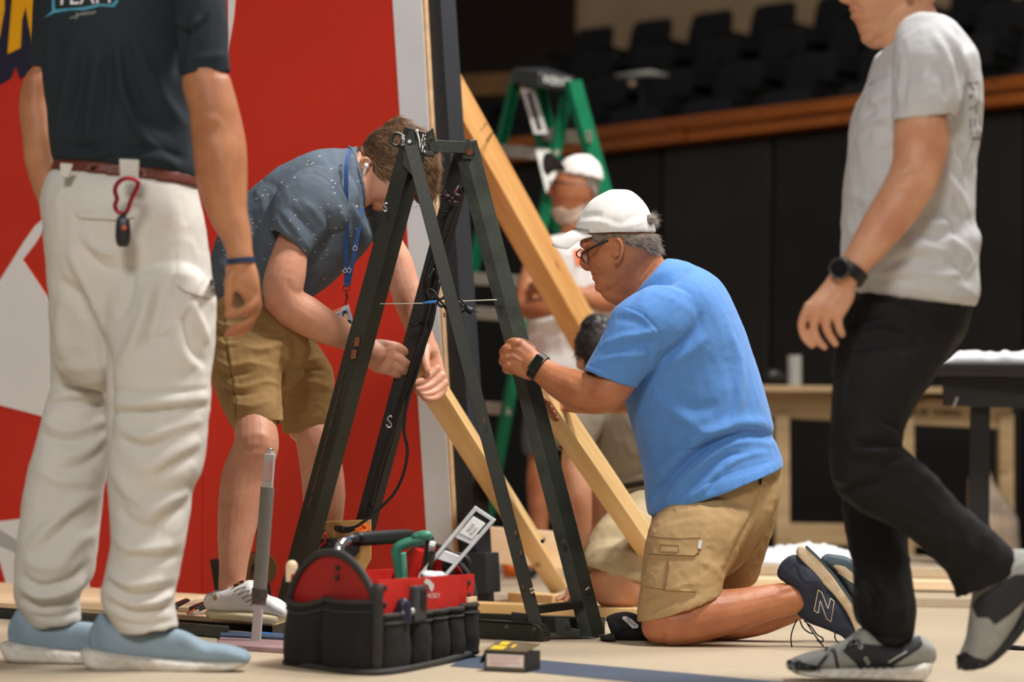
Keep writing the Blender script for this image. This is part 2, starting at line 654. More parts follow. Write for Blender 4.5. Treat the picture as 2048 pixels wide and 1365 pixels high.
def FP(x, y, off=0.0):
    return ONPLANE(x, y, A + fn * off, fn)


flat = thing('scenic_flat', 'tall red scenic wall with white shapes and yellow letters', 'scenery', B_ * 1.0)


def flat_poly(name, pts, m, off, th, bevel=0):
    k = MB()
    k.prism([FP(x, y, off) for x, y in pts], fn * -th)
    return put(name, k.mesh(), m, flat, smooth=False, bevel=bevel)


def zfloor(x):
    """pixel row where the flat meets the platform / floor at this column"""
    lo, hi = 900., 1400.
    for _ in range(40):
        mid = (lo + hi) / 2
        if FP(x, mid).z > 0:
            lo = mid
        else:
            hi = mid
    return lo


flat_poly('panel', [(-420, zfloor(-420)), (403, zfloor(403)), (411, -340), (-420, -340)], M_RED, 0, .02)
flat_poly('panel', [(404.5, zfloor(404)), (862, zfloor(862)), (853, 1070), (785, 0), (763, -340), (412.5, -340)], M_RED, 0, .02)
flat_poly('white_border', [(862, zfloor(862)), (912, zfloor(912)), (903, 1060), (843, 0), (823, -340), (763, -340), (785, 0), (853, 1070)], M_GREYW, .001, .021)
flat_poly('plywood_edge', [(912, zfloor(912)), (917, zfloor(917)), (908, 1060), (849, 0), (830, -340), (823, -340), (843, 0), (903, 1060)], M_PLY, -.001, .02)
k = MB()
k.prism([FP(912, zfloor(912), -.021), FP(960, zfloor(960), -.021), FP(951, 1060, -.021), FP(882, 0, -.021), FP(860, -340, -.021), FP(825, -340, -.021), FP(845, 0, -.021), FP(905, 1060, -.021)], fn * -.09)
k.obj('post', M_BLACKP, flat, bevel=.003)
k = MB()
k.prism([FP(930, 1190, .0), FP(975, 1186, .0), FP(971, 1106, .0), FP(930, 1106, .0)], fn * -.08)
k.obj('foot_block', M_BLACKP, flat, bevel=.003)
k = MB()
k.prism([FP(-420, zfloor(-420), -.021), FP(905, zfloor(905), -.021), FP(905, zfloor(905) - 60, -.021), FP(-420, zfloor(-420) - 60, -.021)], fn * -.04)
k.obj('bottom_rail', M_PINE, flat)
T = .0015
flat_poly('white_shape', [(-90, 700), (-45, 640), (0, 560), (22, 525), (48, 483), (70, 452), (86, 438), (100, 428), (106, 428), (92, 452), (70, 488), (45, 520), (72, 560), (103, 607), (140, 690), (150, 760), (130, 850), (80, 832), (0, 811), (-90, 785)], M_WHITE, T, T)
flat_poly('white_shape', [(-90, 1050), (0, 1043), (45, 1038), (130, 1028), (165, 1120), (180, 1178), (14, 1176), (0, 1125), (-90, 1000)], M_WHITE, T, T)
flat_poly('white_shape', [(455, -340), (456, 0), (455, 50), (452, 112), (460, 75), (467, 34), (470, 0), (475, -60), (500, -340)], M_WHITE, T, T)
flat_poly('letter_shadow', [(-90, -120), (-90, 190), (0, 170), (22, 157), (31, 133), (39, 158), (70, 146), (95, 130), (110, -60), (90, -160)], M_NAVY, T, T)
flat_poly('letter', [(24, -150), (24, 0), (15, 108), (40, 96), (43, 40), (51, 12), (57, 48), (66, 90), (86, 84), (100, -150), (70, -150), (68, -30), (46, -150)], M_YELL, 2 * T, T)
flat_poly('letter', [(-70, -110), (-70, 110), (-45, 118), (-20, 104), (-2, 76), (8, 20), (8, -80), (-12, -130)], M_YELL, 2 * T, T)
flat_poly('letter_counter', [(-48, -70), (-48, 70), (-34, 74), (-22, 50), (-20, -60), (-30, -90)], M_NAVY, 3 * T, T)

# ------------------------------------------------------------------ braces of sawn pine
UFACE = Vector((.62, -.62, .48))
lumber('brace_board', P(835, 78, 7.85), P(1440, 1150, 10.6), .165, .075, Vector((.72, -.6, .35)), M_PINE2, 'long orange pine brace leaning from the black post past the ladder', 'board', 'pine braces', chop=.0)
lumber('brace_board', P(828, 716, 6.46), FL(1111, 1194) + Vector((0, 0, .055)), .089, .06, UFACE, M_PINE, 'pale pine brace held in both hands by the stooping young man', 'board', 'pine braces')
lumber('brace_board', P(1079, 775, 6.34), P(1345, 1165, 7.3), .085, .05, Vector((.7, -.62, .4)), M_PINE, 'pine brace gripped by the kneeling man in the blue shirt', 'board', 'pine braces')
o = lumber('rail_plank', P(895, 1085, 8.3), P(1136, 1102, 8.3), .125, .04, Vector((0, -1, 0)), M_PINEP, 'pale pine plank on edge with printed grade marks behind the steel stand', 'board')
mk = MB()
for x, y, h in ((1073, 1088, 9), (1088, 1080, 4), (1088, 1089, 4), (1088, 1098, 4), (1088, 1107, 3), (1089, 1114, 2), (1073, 1080, 2)):
    p = P(x, y, 8.278)
    mk.prism([p - RT * .004 - UP * (h * .0016), p + RT * .004 - UP * (h * .0016), p + RT * .0045 + UP * (h * .0016), p - RT * .0035 + UP * (h * .0016)], FW * -.0008)
WLOC[o.name] = Vector(o.location)
me_ = mk.mesh()
me_.transform(o.matrix_basis.inverted())
m_o = bpy.data.objects.new('grade_stamp', me_)
COL.objects.link(m_o)
me_.materials.append(M_INK)
m_o.parent = o
m_o['kind'] = 'stuff'
q = FL(1085, 1205)
lumber('floor_plank', FL(900, 1228), FL(1292, 1243), .10, .036, Vector((0, 0, 1)), M_PINE, 'flat pine plank lying on the floor behind the steel stand', 'board').location.z += .019
lumber('spacer_block', FL(1034, 1208), FL(1123, 1214), .09, .036, Vector((0, 0, 1)), M_PINE, 'short pine block under the foot of the pale brace', 'block').location.z += .019

# ------------------------------------------------------------------ steel A-frame stand
stand = thing('steel_stand', 'dark green steel A-frame stand with angle-iron legs', 'stand', FL(830, 1262))


def angle_leg(p0, p1, w1, w2, out1, out2, m, th=.006):
    """an L section whose two flanges run along out1 and out2 from the corner line p0 p1"""
    t = (p1 - p0).normalized()
    u = (out1 - t * out1.dot(t)).normalized()
    v = (out2 - t * out2.dot(t)).normalized()
    k = MB()
    k.bar(p0, p1, u, v, [(0, 0), (w1, 0), (w1, th), (th, th), (th, w2), (0, w2)])
    return put('leg', k.mesh(), m, stand, smooth=False, bevel=.0012)


def bolt(c, ax, r=.008, parent=None, m=None):
    return MB().cyl(c, c + ax.normalized() * .007, r, n=8).obj('bolt', m or M_STEEL2, parent or stand)


AF = P(826, 268, 6.16)                 # front apex
AR = P(934, 283, 6.30)                 # rear apex
F_L, F_R = P(578, 1224, 6.25), FL(1078, 1283)
R_L, R_R = P(690, 1215, 6.42), FL(1186, 1276)
V = Vector
# front left: corner edge towards the camera, one flange to the left, one receding to the right
angle_leg(F_L, P(838, 262, 6.16), .040, .05, V((-1, .25, 0)), V((.62, .8, 0)), M_STEEL)
# front right: flange facing the camera
angle_leg(P(1061, 1262, 6.045), P(808, 290, 6.15), .034, .045, V((1, 0, 0)), V((0, 1, 0)), M_STEEL)
angle_leg(P(1184, 1275, 6.19), P(927, 283, 6.30), .030, .040, V((-1, .25, 0)), V((.9, .45, 0)), M_STEEL2)
angle_leg(P(700, 1180, 6.44), P(935, 300, 6.33), .034, .034, V((-1, .2, 0)), V((.7, .7, 0)), M_BLKM)


def plate(name, pts, d, th, m, parent=stand, bevel=.001):
    k = MB()
    dd = d if hasattr(d, '__len__') else [d] * len(pts)
    k.prism([P(x, y, q) for (x, y), q in zip(pts, dd)], FW * th)
    return put(name, k.mesh(), m, parent, smooth=False, bevel=bevel)


plate('apex_plate', [(806, 330), (808, 285), (818, 262), (826, 258), (830, 270), (836, 330), (824, 352)], 6.15, .02, M_STEEL)
plate('top_bar', [(828, 266), (868, 280), (950, 284), (950, 308), (868, 302), (834, 295)], [6.17, 6.2, 6.3, 6.3, 6.2, 6.17], .03, M_STEEL2)
plate('bracket', [(852, 266), (866, 256), (876, 304), (862, 309)], 6.19, .05, M_STEEL)
plate('bracket_tray', [(834, 295), (868, 304), (866, 312), (836, 306)], 6.17, .07, M_STEEL2)
plate('apex_plate', [(922, 281), (938, 277), (944, 284), (948, 300), (945, 318), (925, 318)], 6.285, .012, M_STEEL2)
MB().torus(P(793, 279, 6.17), V((.35, -1, .1)), .0165, .0035).obj('pipe_ring', M_STEEL, stand, smooth=True)
MB().torus(P(797, 280, 6.19), V((.35, -1, .1)), .0165, .0035).obj('pipe_ring', M_STEEL, stand, smooth=True)
k = MB()
for i in range(26):
    k.ball(P(806 + random.uniform(-3, 3), 270 + 22 * i / 26, 6.155 + random.uniform(-.01, .01)), .0028, 6, 4)
for i in range(26):
    k.ball(P(846 + random.uniform(-4, 4), 270 + 36 * i / 26, 6.165 + random.uniform(-.01, .01)), .0028, 6, 4)
k.obj('chain_links', M_CHROME, stand, smooth=True, kind='stuff')
MB().tube([P(833, 262, 6.15), P(838, 278, 6.145), P(840, 296, 6.15)], .0022, 6, 4).obj('zip_tie', M_LABELW, stand, smooth=True)
MB().ball(P(834, 262, 6.148), .005, 8, 6).obj('zip_tie_head', M_LABELW, stand, smooth=True)
MB().cyl(P(819, 283, 6.148), P(819, 283, 6.14), .005, n=16).obj('pin_hole', M_GREYW, stand)
MB().cyl(P(939, 304, 6.285), P(939, 304, 6.278), .009, n=16).obj('pin_hole', M_RUST, stand)
for x, y in ((862, 276), (866, 300)):
    bolt(P(x, y, 6.185), -FW, .004)
# base bars and foot plates
bl0, bl1 = FL(1085, 1285), FL(690, 1262)
k = MB()
k.prism([bl0, bl0 + V((0, 0, .026)), P(1078, 1252, 6.03), P(1060, 1247, 6.03), bl1 + V((0, 0, .048)), bl1], V((.02, .05, 0)))
k.obj('base_bar', M_STEEL, stand, bevel=.0015)
br0, br1 = FL(1196, 1276), FL(830, 1262)
k = MB()
k.prism([br0, br0 + V((0, 0, .05)), br1 + V((0, 0, .05)), br1], V((.02, .045, 0)))
k.obj('base_bar', M_STEEL, stand, bevel=.0015)
plate('cross_bar', [(1072, 1213), (1165, 1203), (1167, 1217), (1076, 1229)], [6.06, 6.19, 6.19, 6.06], .03, M_STEEL)
plate('toe_plate', [(1097, 1277), (1198, 1277), (1170, 1270), (1100, 1266)], [6.13, 6.17, 6.22, 6.2], .004, M_STEEL2)
plate('hinge_plate', [(1023, 1226), (1060, 1230), (1060, 1252), (1023, 1247)], 6.10, .02, M_STEEL)
plate('hinge_plate', [(1108, 1237), (1138, 1239), (1143, 1258), (1160, 1260), (1160, 1274), (1112, 1270)], 6.14, .008, M_STEEL2)
for x, y, d in ((1068, 1258, 6.02), (1013, 1254, 6.03), (1085, 1083, 6.1), (1127, 1083, 6.19), (998, 599, 6.24), (1133, 1246, 6.13)):
    bolt(P(x, y, d - .012), -FW, .006 if d > 6.1 else .005)
# bare chips and rust along the legs
def chip(pts, d, m):
    k = MB()
    k.prism([P(x, y, d) for x, y in pts], FW * .003)
    return put('paint_chip', k.mesh(), m, stand, smooth=False)


for y0, w in ((675, 10), (700, 9)):
    chip([(706 + (690 - y0) * .25, y0), (716 + (690 - y0) * .25, y0), (714 + (690 - y0) * .25, y0 + 18), (704 + (690 - y0) * .25, y0 + 18)], 6.192, M_RUST)
for y0 in range(640, 1000, 32):
    xx = 573 + (1224 - y0) * .2655
    chip([(xx - 12, y0), (xx - 11, y0), (xx - 19, y0 + 27), (xx - 20, y0 + 27)], 6.205, M_RUST)
for x, y in ((1061, 1178), (1063, 1185)):
    chip([(x - 2, y), (x + 5, y - 3), (x + 7, y + 1), (x - 1, y + 4)], 6.035, M_CHIP)
chip([(1170, 1180), (1178, 1173), (1179, 1177), (1172, 1182)], 6.18, M_CHIP)
for x, y in ((967, 835), (888, 625), (1041, 1100), (1046, 1170), (1030, 1060)):
    chip([(x - 2, y), (x + 2, y + 2), (x + 3, y + 9), (x, y + 12)], 6.04, M_RUST)

# wire across the stand, blue sleeve, cords and plug
wire = thing('tension_wire', 'thin wire tied across the steel stand with a blue sleeve', 'wire', P(880, 640, 6.2))
MB().tube([P(760, 608, 6.19), P(845, 607, 6.2), P(920, 603, 6.2), P(1000, 600, 6.24)], .0017, 6, 3).obj('wire', M_STEP, wire, smooth=True)
MB().tube([P(846, 606, 6.19), P(860, 605, 6.185), P(876, 603, 6.185)], [.0016, .0035, .003], 8, 3).obj('blue_sleeve', M_BLUEP, wire, smooth=True)
cord = thing('cord_bundle', 'knot of black lamp cord with a two-pin plug on the stand', 'cord', P(900, 640, 6.2))
k = MB()
for pts in ([(876, 600), (866, 590), (857, 583), (858, 579), (868, 583), (876, 596), (884, 606), (892, 616)],
            [(874, 604), (884, 598), (896, 598), (902, 606), (894, 612), (882, 612), (874, 606)],
            [(880, 600), (890, 594), (898, 600), (896, 610), (884, 614), (876, 610)],
            [(886, 608), (890, 616), (897, 622)], [(890, 604), (900, 610), (905, 616)]):
    k.tube([P(x, y, 6.17 + .004 * math.sin(i * 2.1)) for i, (x, y) in enumerate(pts)], .0028, 7, 4)
k.obj('knot', M_BLK, cord, smooth=True)
k = MB()
k.tube([P(x, y, d) for x, y, d in ((900, 600, 6.2), (916, 599, 6.17), (926, 604, 6.16), (933, 612, 6.16), (938, 620, 6.16))], .0028, 7, 4)
k.tube([P(x, y, d) for x, y, d in ((912, 606, 6.2), (920, 611, 6.16), (931, 613, 6.16), (931, 620, 6.16), (922, 625, 6.17), (914, 622, 6.2))], .0026, 7, 4)
k.obj('cord_tail', M_BLK, cord, smooth=True)
k = MB()
k.tube([P(931, 614, 6.16), P(937, 620, 6.16), P(945, 624, 6.16)], [.005, .009, .0095], 10, 2)
k.obj('plug', M_BLK, cord, smooth=True)
for x, y in ((947, 620), (944, 629)):
    MB().cyl(P(x, y, 6.158), P(x + 12, y + 5.5, 6.155), .0014, n=6).obj('plug_pin', M_CHROME, cord)
cab = thing('power_cables', 'black power cables strapped down the rear leg of the steel stand', 'cable', P(700, 1180, 6.4))


def cab_tube(pts, r, name='cable', m=None):
    return MB().tube([P(*q) for q in pts], r, 8, 5).obj(name, m or M_BLK, cab, smooth=True)


cab_tube([(922, 372, 6.31), (915, 400, 6.31), (898, 445, 6.32), (880, 505, 6.33), (868, 580, 6.33), (852, 650, 6.34), (824, 740, 6.36), (790, 850, 6.38), (757, 960, 6.4), (738, 1035, 6.4)], .011)
cab_tube([(914, 392, 6.30), (893, 450, 6.3), (862, 530, 6.3), (851, 575, 6.3), (858, 600, 6.3), (848, 660, 6.32), (826, 730, 6.32), (795, 830, 6.34), (760, 930, 6.36), (740, 1010, 6.38)], .008)
cab_tube([(878, 560, 6.3), (866, 640, 6.29), (850, 690, 6.29), (832, 752, 6.29), (815, 800, 6.3), (808, 860, 6.3), (815, 900, 6.3), (808, 945, 6.3), (790, 985, 6.3), (762, 1015, 6.3), (735, 1038, 6.3), (712, 1054, 6.3), (690, 1058, 6.32)], .0042)
cab_tube([(866, 590, 6.3), (852, 650, 6.29), (836, 720, 6.29), (812, 790, 6.3), (800, 812, 6.31)], .004)
cab_tube([(868, 538, 6.29), (856, 560, 6.28), (849, 590, 6.29), (856, 625, 6.3), (858, 660, 6.3)], .004)
k = MB()
for i, (x, y) in enumerate(((893, 394), (905, 398), (912, 392), (900, 404), (908, 406))):
    k.tube([P(x - 9, y - 3, 6.27), P(x, y, 6.26), P(x + 9, y + 1, 6.27)], [.004, .008, .005], 8, 3)
k.obj('connector', mat('dark_red_plastic', (40, 20, 22), rough=.4, var=.2), cab, smooth=True)
MB().tube([P(893, 395, 6.27), P(891, 380, 6.27)], .0022, 6).obj('pin', M_CHROME, cab)
MB().tube([P(905, 398, 6.27), P(911, 383, 6.27), P(918, 370, 6.28)], [.008, .006, .002], 8, 3).obj('connector', mat('maroon_plastic', (66, 26, 34), rough=.4, var=.2), cab, smooth=True)
for y0 in (470, 425, 650):
    xx = 905 - (y0 - 385) * .28
    MB().torus(P(xx, y0, 6.32), V((-.28, 0, 1)), .016, .004, 18, 6).obj('cable_tie', M_BLKM, cab, smooth=True)


def s_hook(name, x, y, d, sc, label):
    k = MB()
    pts = [(6, -13), (2, -16), (-3, -13), (-4, -8), (0, -3), (4, 2), (4, 8), (0, 11), (-5, 9), (-7, 4)]
    k.tube([P(x + px * sc, y + py * sc, d) for px, py in pts], .0022, 8, 5)
    k.obj(name, M_CHROME, loc=P(x, y, d), smooth=True, label=label, cat='hook')


s_hook('metal_hook', 779, 846, 6.33, .85, 'small steel S-hook hanging on the black rear leg')
s_hook('metal_hook', 771, 416, 6.14, .6, 'small shiny hook on the left front leg of the stand')

# ------------------------------------------------------------------ low skid platform under the young man
sk = thing('skid_platform', 'low black-edged platform with a beige plywood top', 'platform', FL(300, 1255))
zt = .042
top = [FL(-60, 1203, zt), FL(545, 1243, zt), FL(640, 1216, zt), FL(420, 1190, zt), FL(-60, 1162, zt)]
k = MB()
k.prism([p - V((0, 0, .012)) for p in top], V((0, 0, .012)))
k.obj('plywood_top', mat('skid_plywood', (214, 186, 148), rough=.65, var=.08, vs=7), sk)
k = MB()
k.prism([V((p.x, p.y + .006, 0)) for p in top], V((0, 0, zt - .0121)))
k.obj('steel_frame', M_BLKM, sk)
k = MB()
k.prism([FL(60, 1243) + V((0, -.02, 0)), FL(455, 1279), FL(455, 1279) + V((0, 0, .03)), FL(60, 1243) + V((0, -.02, .03))], V((.0, .035, 0)))
br = k.obj('steel_bracket', M_STEEL2, loc=FL(260, 1262), bevel=.002, label='brown-grey steel channel with bolts lying before the platform', cat='bracket')
for x, y in ((406, 1268), (424, 1271), (443, 1272)):
    o = bolt(P(x, y, 6.0), -FW, .004, br)
# blocks, leads and caster on the skid
bk = thing('wood_block', 'pale notched wooden block with black tape on the platform', 'block', FL(388, 1226, zt))
k = MB()
k.prism([FL(356, 1224, zt), FL(379, 1226, zt), FL(430, 1206, zt), FL(400, 1201, zt)], V((0, 0, .012)))
k.obj('block', M_PINEP, bk, bevel=.002)
k = MB()
k.prism([FL(349, 1217, zt), FL(356, 1221, zt), FL(380, 1210, zt), FL(372, 1207, zt)], V((0, 0, .014)))
k.prism([FL(378, 1227, zt), FL(388, 1228, zt), FL(436, 1208, zt), FL(428, 1206, zt)], V((0, 0, .016)))
k.obj('black_tape', M_BLK, bk)
ld = thing('test_leads', 'pair of dark leads with orange and white tips', 'cable', FL(400, 1222, zt))
for i, (m, y) in enumerate(((M_ORANGE, 1228), (M_LABELW, 1229))):
    x0 = 376 + 7 * i
    MB().tube([FL(x0, y, zt + .005), FL(x0 + 14, y - 8, zt + .012)], .003, 7).obj('tip', m, ld, smooth=True)
    MB().tube([FL(x0 + 14, y - 8, zt + .012), FL(x0 + 34, y - 15, zt + .02), FL(x0 + 56, y - 18, zt + .02)], .004, 7, 4).obj('lead', M_BLK, ld, smooth=True)
ca = thing('caster_wheel', 'tan caster wheel with a black bracket behind the young man\'s ankle', 'wheel', FL(518, 1212, zt))
wc = P(518, 1138, 6.35)
MB().cyl(wc + V((-.01, .02, 0)), wc + V((.01, -.02, 0)), .044, n=36).obj('wheel', M_TAN, ca, autos=40, bevel=.004)
MB().cyl(wc + V((-.012, -.024, 0)), wc + V((.012, -.03, 0)), .014, n=20).obj('hub', M_BLKM, ca, autos=40)
k = MB()
k.prism([P(510, 1112, 6.34), P(534, 1112, 6.34), P(534, 1056, 6.34), P(514, 1058, 6.34)], FW * .05)
k.prism([P(510, 1112, 6.38), P(530, 1112, 6.38), P(545, 1216, 6.38), P(520, 1216, 6.38)], FW * .02)
k.obj('bracket', M_BLKM, ca)
k = MB()
k.prism([P(420, 1121, 6.5), P(438, 1120, 6.5), P(438, 1205, 6.5), P(433, 1205, 6.5)], FW * .05)
k.obj('steel_wedge', M_STEEL, loc=P(435, 1210, 6.5), label='dark steel wedge plate behind the white shoe', cat='bracket')
# floor bits between pole and bag
k = MB()
k.prism([FL(430, 1299), FL(640, 1313), FL(660, 1296), FL(440, 1285)], V((0, 0, .012)))
k.obj('base_plate', M_PINK, loc=FL(540, 1300), bevel=.002, label='pinkish grey flat board under the telescopic pole', cat='board')
k = MB()
k.prism([FL(440, 1284), FL(650, 1292), FL(660, 1284), FL(440, 1277)], V((0, 0, .016)))
k.obj('base_plate', mat('slate_board', (58, 74, 100), rough=.5, var=.1), loc=FL(540, 1287), bevel=.002, label='slate blue flat board beside the pinkish board', cat='board')
tb = thing('blue_tube', 'blue and grey foam tube lying on the floor', 'tube', FL(540, 1286))
MB().cyl(P(518, 1275, 5.94), P(668, 1290, 5.85), .0135, n=18).obj('blue_sleeve', M_BLUEP, tb, autos=40)
MB().cyl(P(452, 1268, 5.99), P(520, 1275, 5.94), .010, n=16).obj('grey_rod', M_GREYT, tb, autos=40)
MB().tube([P(492, 1280, 5.9), P(474, 1281, 5.9), P(470, 1276, 5.9)], .003, 8, 3).obj('clip', M_CHROME, tb, smooth=True)

# telescopic grey pole
pole = thing('telescopic_pole', 'grey telescopic pole with white ends and a ribbed collar', 'pole', FL(511, 1296, .012))
pd = 5.72


def pole_at(y, d=pd):
    return P(511 + (1296 - y) * .0745, y, d)


MB().cyl(pole_at(1299), pole_at(1200), .0155, n=4).obj('lower_tube', M_LGREY, pole, bevel=.002)
MB().cyl(pole_at(1204), pole_at(975), .0165, n=24).obj('grey_tube', M_GREYT, pole, autos=40)
MB().cyl(pole_at(985), pole_at(908), .0172, n=4).obj('upper_sleeve', M_LGREY, pole, bevel=.002)
k = MB()
c0, c1 = pole_at(1208), pole_at(1178)
t_, u_, v_ = frame_of(c1 - c0)
k.cyl(c0, c0 + (c1 - c0) * .55, .0175, n=28)
for i in range(22):
    a = 2 * math.pi * i / 22
    k.cyl(c0 + (c1 - c0) * .45 + (u_ * math.cos(a) + v_ * math.sin(a)) * .0165, c1 + (u_ * math.cos(a) + v_ * math.sin(a)) * .0165, .0028, n=6)
k.cyl(c0 + (c1 - c0) * .45, c1, .0165, n=28)
k.obj('ribbed_collar', mat('collar_plastic', (84, 78, 74), rough=.5, var=.1), pole)
MB().cyl(pole_at(909), pole_at(902), .011, n=6).obj('bolt', M_CHROME, pole)
MB().ball(pole_at(901), .006, 10, 7).obj('bolt', M_CHROME, pole, smooth=True)
MB().prism([P(533, 925, pd - .018), P(543, 925, pd - .018), P(541, 962, pd - .018), P(531, 962, pd - .018)], FW * .001).obj('pink_label', mat('pink_label', (214, 170, 160), rough=.7, var=.05), pole)

# plywood control box behind the left leg
cb = thing('control_box', 'upright plywood board with plugs, black box and red wire', 'box', P(680, 1215, 6.40))
k = MB()
k.prism([P(x, y, 6.39) for x, y in ((612, 1200), (640, 1045), (742, 1040), (742, 1120), (700, 1200))], FW * .02)
k.obj('plywood_board', mat('box_plywood', (196, 150, 88), rough=.6, var=.12, vs=12), cb, bevel=.002)
k = MB()
k.prism([P(x, y, 6.36) for x, y in ((640, 1080), (668, 1077), (722, 1080), (718, 1106), (690, 1130), (640, 1130))], FW * .03)
k.obj('black_box', M_BLKM, cb, bevel=.003)
MB().tube([P(648, 1064, 6.37), P(651, 1070, 6.35), P(650, 1082, 6.35), P(640, 1094, 6.35)], .0032, 8, 4).obj('red_wire', mat('red_wire', (190, 20, 20), rough=.4, var=.1), cb, smooth=True)
MB().ball(P(647, 1062, 6.37), .006).obj('grommet', M_BLK, cb, smooth=True)
k = MB()
k.tube([P(674, 1057, 6.37), P(684, 1060, 6.33), P(696, 1061, 6.33), P(712, 1058, 6.33)], [.009, .010, .008, .004], 10, 3)
k.obj('plug', M_BLK, cb, smooth=True)
k = MB()
for i in range(5):
    k.torus(P(722 + 3 * i, 1058 - 1.4 * (i % 3), 6.32 + .006 * i), V((.5, -.6, .4)), .018 - .002 * i, .0042, 20, 7, sq=.6)
k.obj('orange_cord', M_ORANGE, cb, smooth=True)
for x, y in ((652, 1086), (660, 1088), (668, 1084)):
    bolt(P(x, y, 6.358), -FW, .004, cb)

# ------------------------------------------------------------------ green step ladder
lad = thing('step_ladder', 'tall green fibreglass step ladder with a black cap behind the white-capped man', 'ladder', FL(1120, 1140))
CT, C2T, AT, BT = P(1031, 150, 11.35), P(1141, 165, 11.0), P(1062, 152, 11.2), P(1150, 160, 10.9)
CF, C2F, AF_, BF = FL(806, 1128), FL(958, 1140), FL(1246, 1140), FL(1424, 1150)


def rail_ch(p0, p1, w, dep, inward):
    k = MB()
    t = (p1 - p0).normalized()
    u = (inward - t * inward.dot(t)).normalized()
    v = t.cross(u)
    th = .012
    k.bar(p0, p1, u, v, [(0, -dep / 2), (w, -dep / 2), (w, -dep / 2 + th), (th, -dep / 2 + th), (th, dep / 2 - th), (w, dep / 2 - th), (w, dep / 2), (0, dep / 2)])
    return k.obj('rail', M_GREEN, lad)


LW = (BT - AT).normalized()
rail_ch(AF_, AT, .035, .105, (BF - AF_))
rail_ch(BF, BT, .035, .08, (AF_ - BF))
rail_ch(CF, CT, .03, .05, (C2F - CF))
rail_ch(C2F, C2T, .03, .05, (CF - C2F))
for y in (270, 398, 526, 654, 782, 910, 1038):
    f = (y - 150) / (1140 - 150)
    p, q = along(AT, AF_, f), along(BT, BF, f)
    k = MB()
    k.hexa([v_ + w_ for w_ in (V((0, 0, -.025)), V((0, 0, .03))) for v_ in (p + V((0, -.05, 0)), q + V((0, -.05, 0)), q + V((0, .05, 0)), p + V((0, .05, 0)))])
    k.obj('step', M_STEP, lad, bevel=.004)
for y in (300, 557, 625, 812, 1040):
    f = (y - 150) / (1132 - 150)
    p, q = along(CT, CF, f), along(C2T, C2F, f)
    MB().beam(p, q, .03, .055, V((0, -1, 0))).obj('rear_brace', M_STEP, lad, bevel=.003)
cp = MB()
capc = [P(1024, 136, 11.3), P(1096, 134, 11.35), P(1152, 154, 10.95), P(1076, 142, 10.86)]
cp.hexa([p - V((0, 0, .075)) for p in (capc[0], capc[3], capc[2], capc[1])] + [capc[0], capc[3], capc[2], capc[1]])
lc = cp.obj('top_cap', M_BLKM, lad, bevel=.012)
BRANDV = text2d('WERNER', 0, 0, 1.0)
k = MB()
e_, f_ = capc[2] - capc[3], V((0, 0, 1))
n_ = e_.cross(f_).normalized()
n_ = -n_ if n_.dot(FW) > 0 else n_
o_ = (capc[2] + capc[3]) / 2 - f_ * .036 + n_ * .004
sc_ = e_.length * .19
k.add([o_ + e_.normalized() * (a * sc_) - f_ * (b_ * .055) for a, b_ in BRANDV[0]], BRANDV[1])
put('cap_lettering', k.mesh(recalc=False), M_LABELW, lad, smooth=False)
# rail label
k = MB()
an = (AT - AF_).normalized()
p0, p1 = P(1055, 178, 11.08), P(1082, 268, 11.0)
u = RT * .031
k.prism([p0 - u, p0 + u, p1 + u, p1 - u], FW * .003)
k.obj('warning_label', M_LABELW, lad)
k = MB()
for i in range(20):
    c = along(p0, p1, .1 + .8 * i / 19)
    k.prism([c - u * .35 - UP * .006, c + u * .35 - UP * .006, c + u * .35 + UP * .004, c - u * .35 + UP * .004], FW * -.002)
k.obj('label_lettering', M_INK, lad, kind='stuff')
k = MB()
p0, p1 = P(1085, 300, 10.98), P(1102, 385, 10.9)
k.prism([p0 - u, p0 + u * 1.3, p1 + u * 1.3, p1 - u * .7], FW * .003)
k.obj('white_label', M_LABELW, lad)

# ------------------------------------------------------------------ workbench, black table, bag, sheets
wb = thing('workbench', 'long unpainted wooden workbench against the black wall', 'bench', FL(1760, 1118))
wd = 12.6


def wbar(x0, y0, x1, y1, w, th=.09, d=wd, name='leg', m=None):
    """axis-aligned board face between two picture points at one depth"""
    p0, p1 = P(x0, y0, d), P(x1, y1, d)
    return MB().beam(p0, p1, w, th, (RT if abs(y1 - y0) > abs(x1 - x0) else UP)).obj(name, m or M_BEIGEW, wb, bevel=.004)


MB().hexa([P(1515, 783, 12.4), P(2035, 789, 12.4), P(2035, 789, 13.1), P(1515, 783, 13.1), P(1515, 771, 12.4), P(2035, 777, 12.4), P(2035, 777, 13.1), P(1515, 771, 13.1)]).obj('bench_top', M_BEIGEW, wb, bevel=.004)
wbar(1530, 808, 2022, 832, .14, .04, name='apron')
for x in (1563, 1811, 2010):
    wbar(x, 828, x + 1, 1119, .075)
wbar(1565, 1068, 2010, 1074, .11, .05, name='stretcher')
k = MB()
for i, x in enumerate((1828, 1843, 1852, 1872, 1884, 1894, 1905, 1916)):
    p = P(x, 824 + i * .4, 12.56)
    k.prism([p - RT * .012 - UP * .014, p + RT * .010 - UP * .014, p + RT * .012 + UP * .016, p - RT * .008 + UP * .012], FW * -.001)
k.obj('stencil_marks', mat('faded_ink', (92, 76, 56), rough=.8), wb, kind='stuff')
cy = MB()
cy.cyl(P(1589, 771, 12.5), P(1589, 711, 12.5), .037, n=24)
cy.obj('paper_roll', mat('grey_card', (158, 156, 150), rough=.7, var=.08), loc=P(1589, 771, 12.5), autos=40, label='upright grey cardboard tube on the workbench', cat='tube')
k = MB()
k.tube([P(1530, 755, 12.45), P(1545, 752, 12.45), P(1570, 757, 12.45)], [.025, .035, .02], 12, 4)
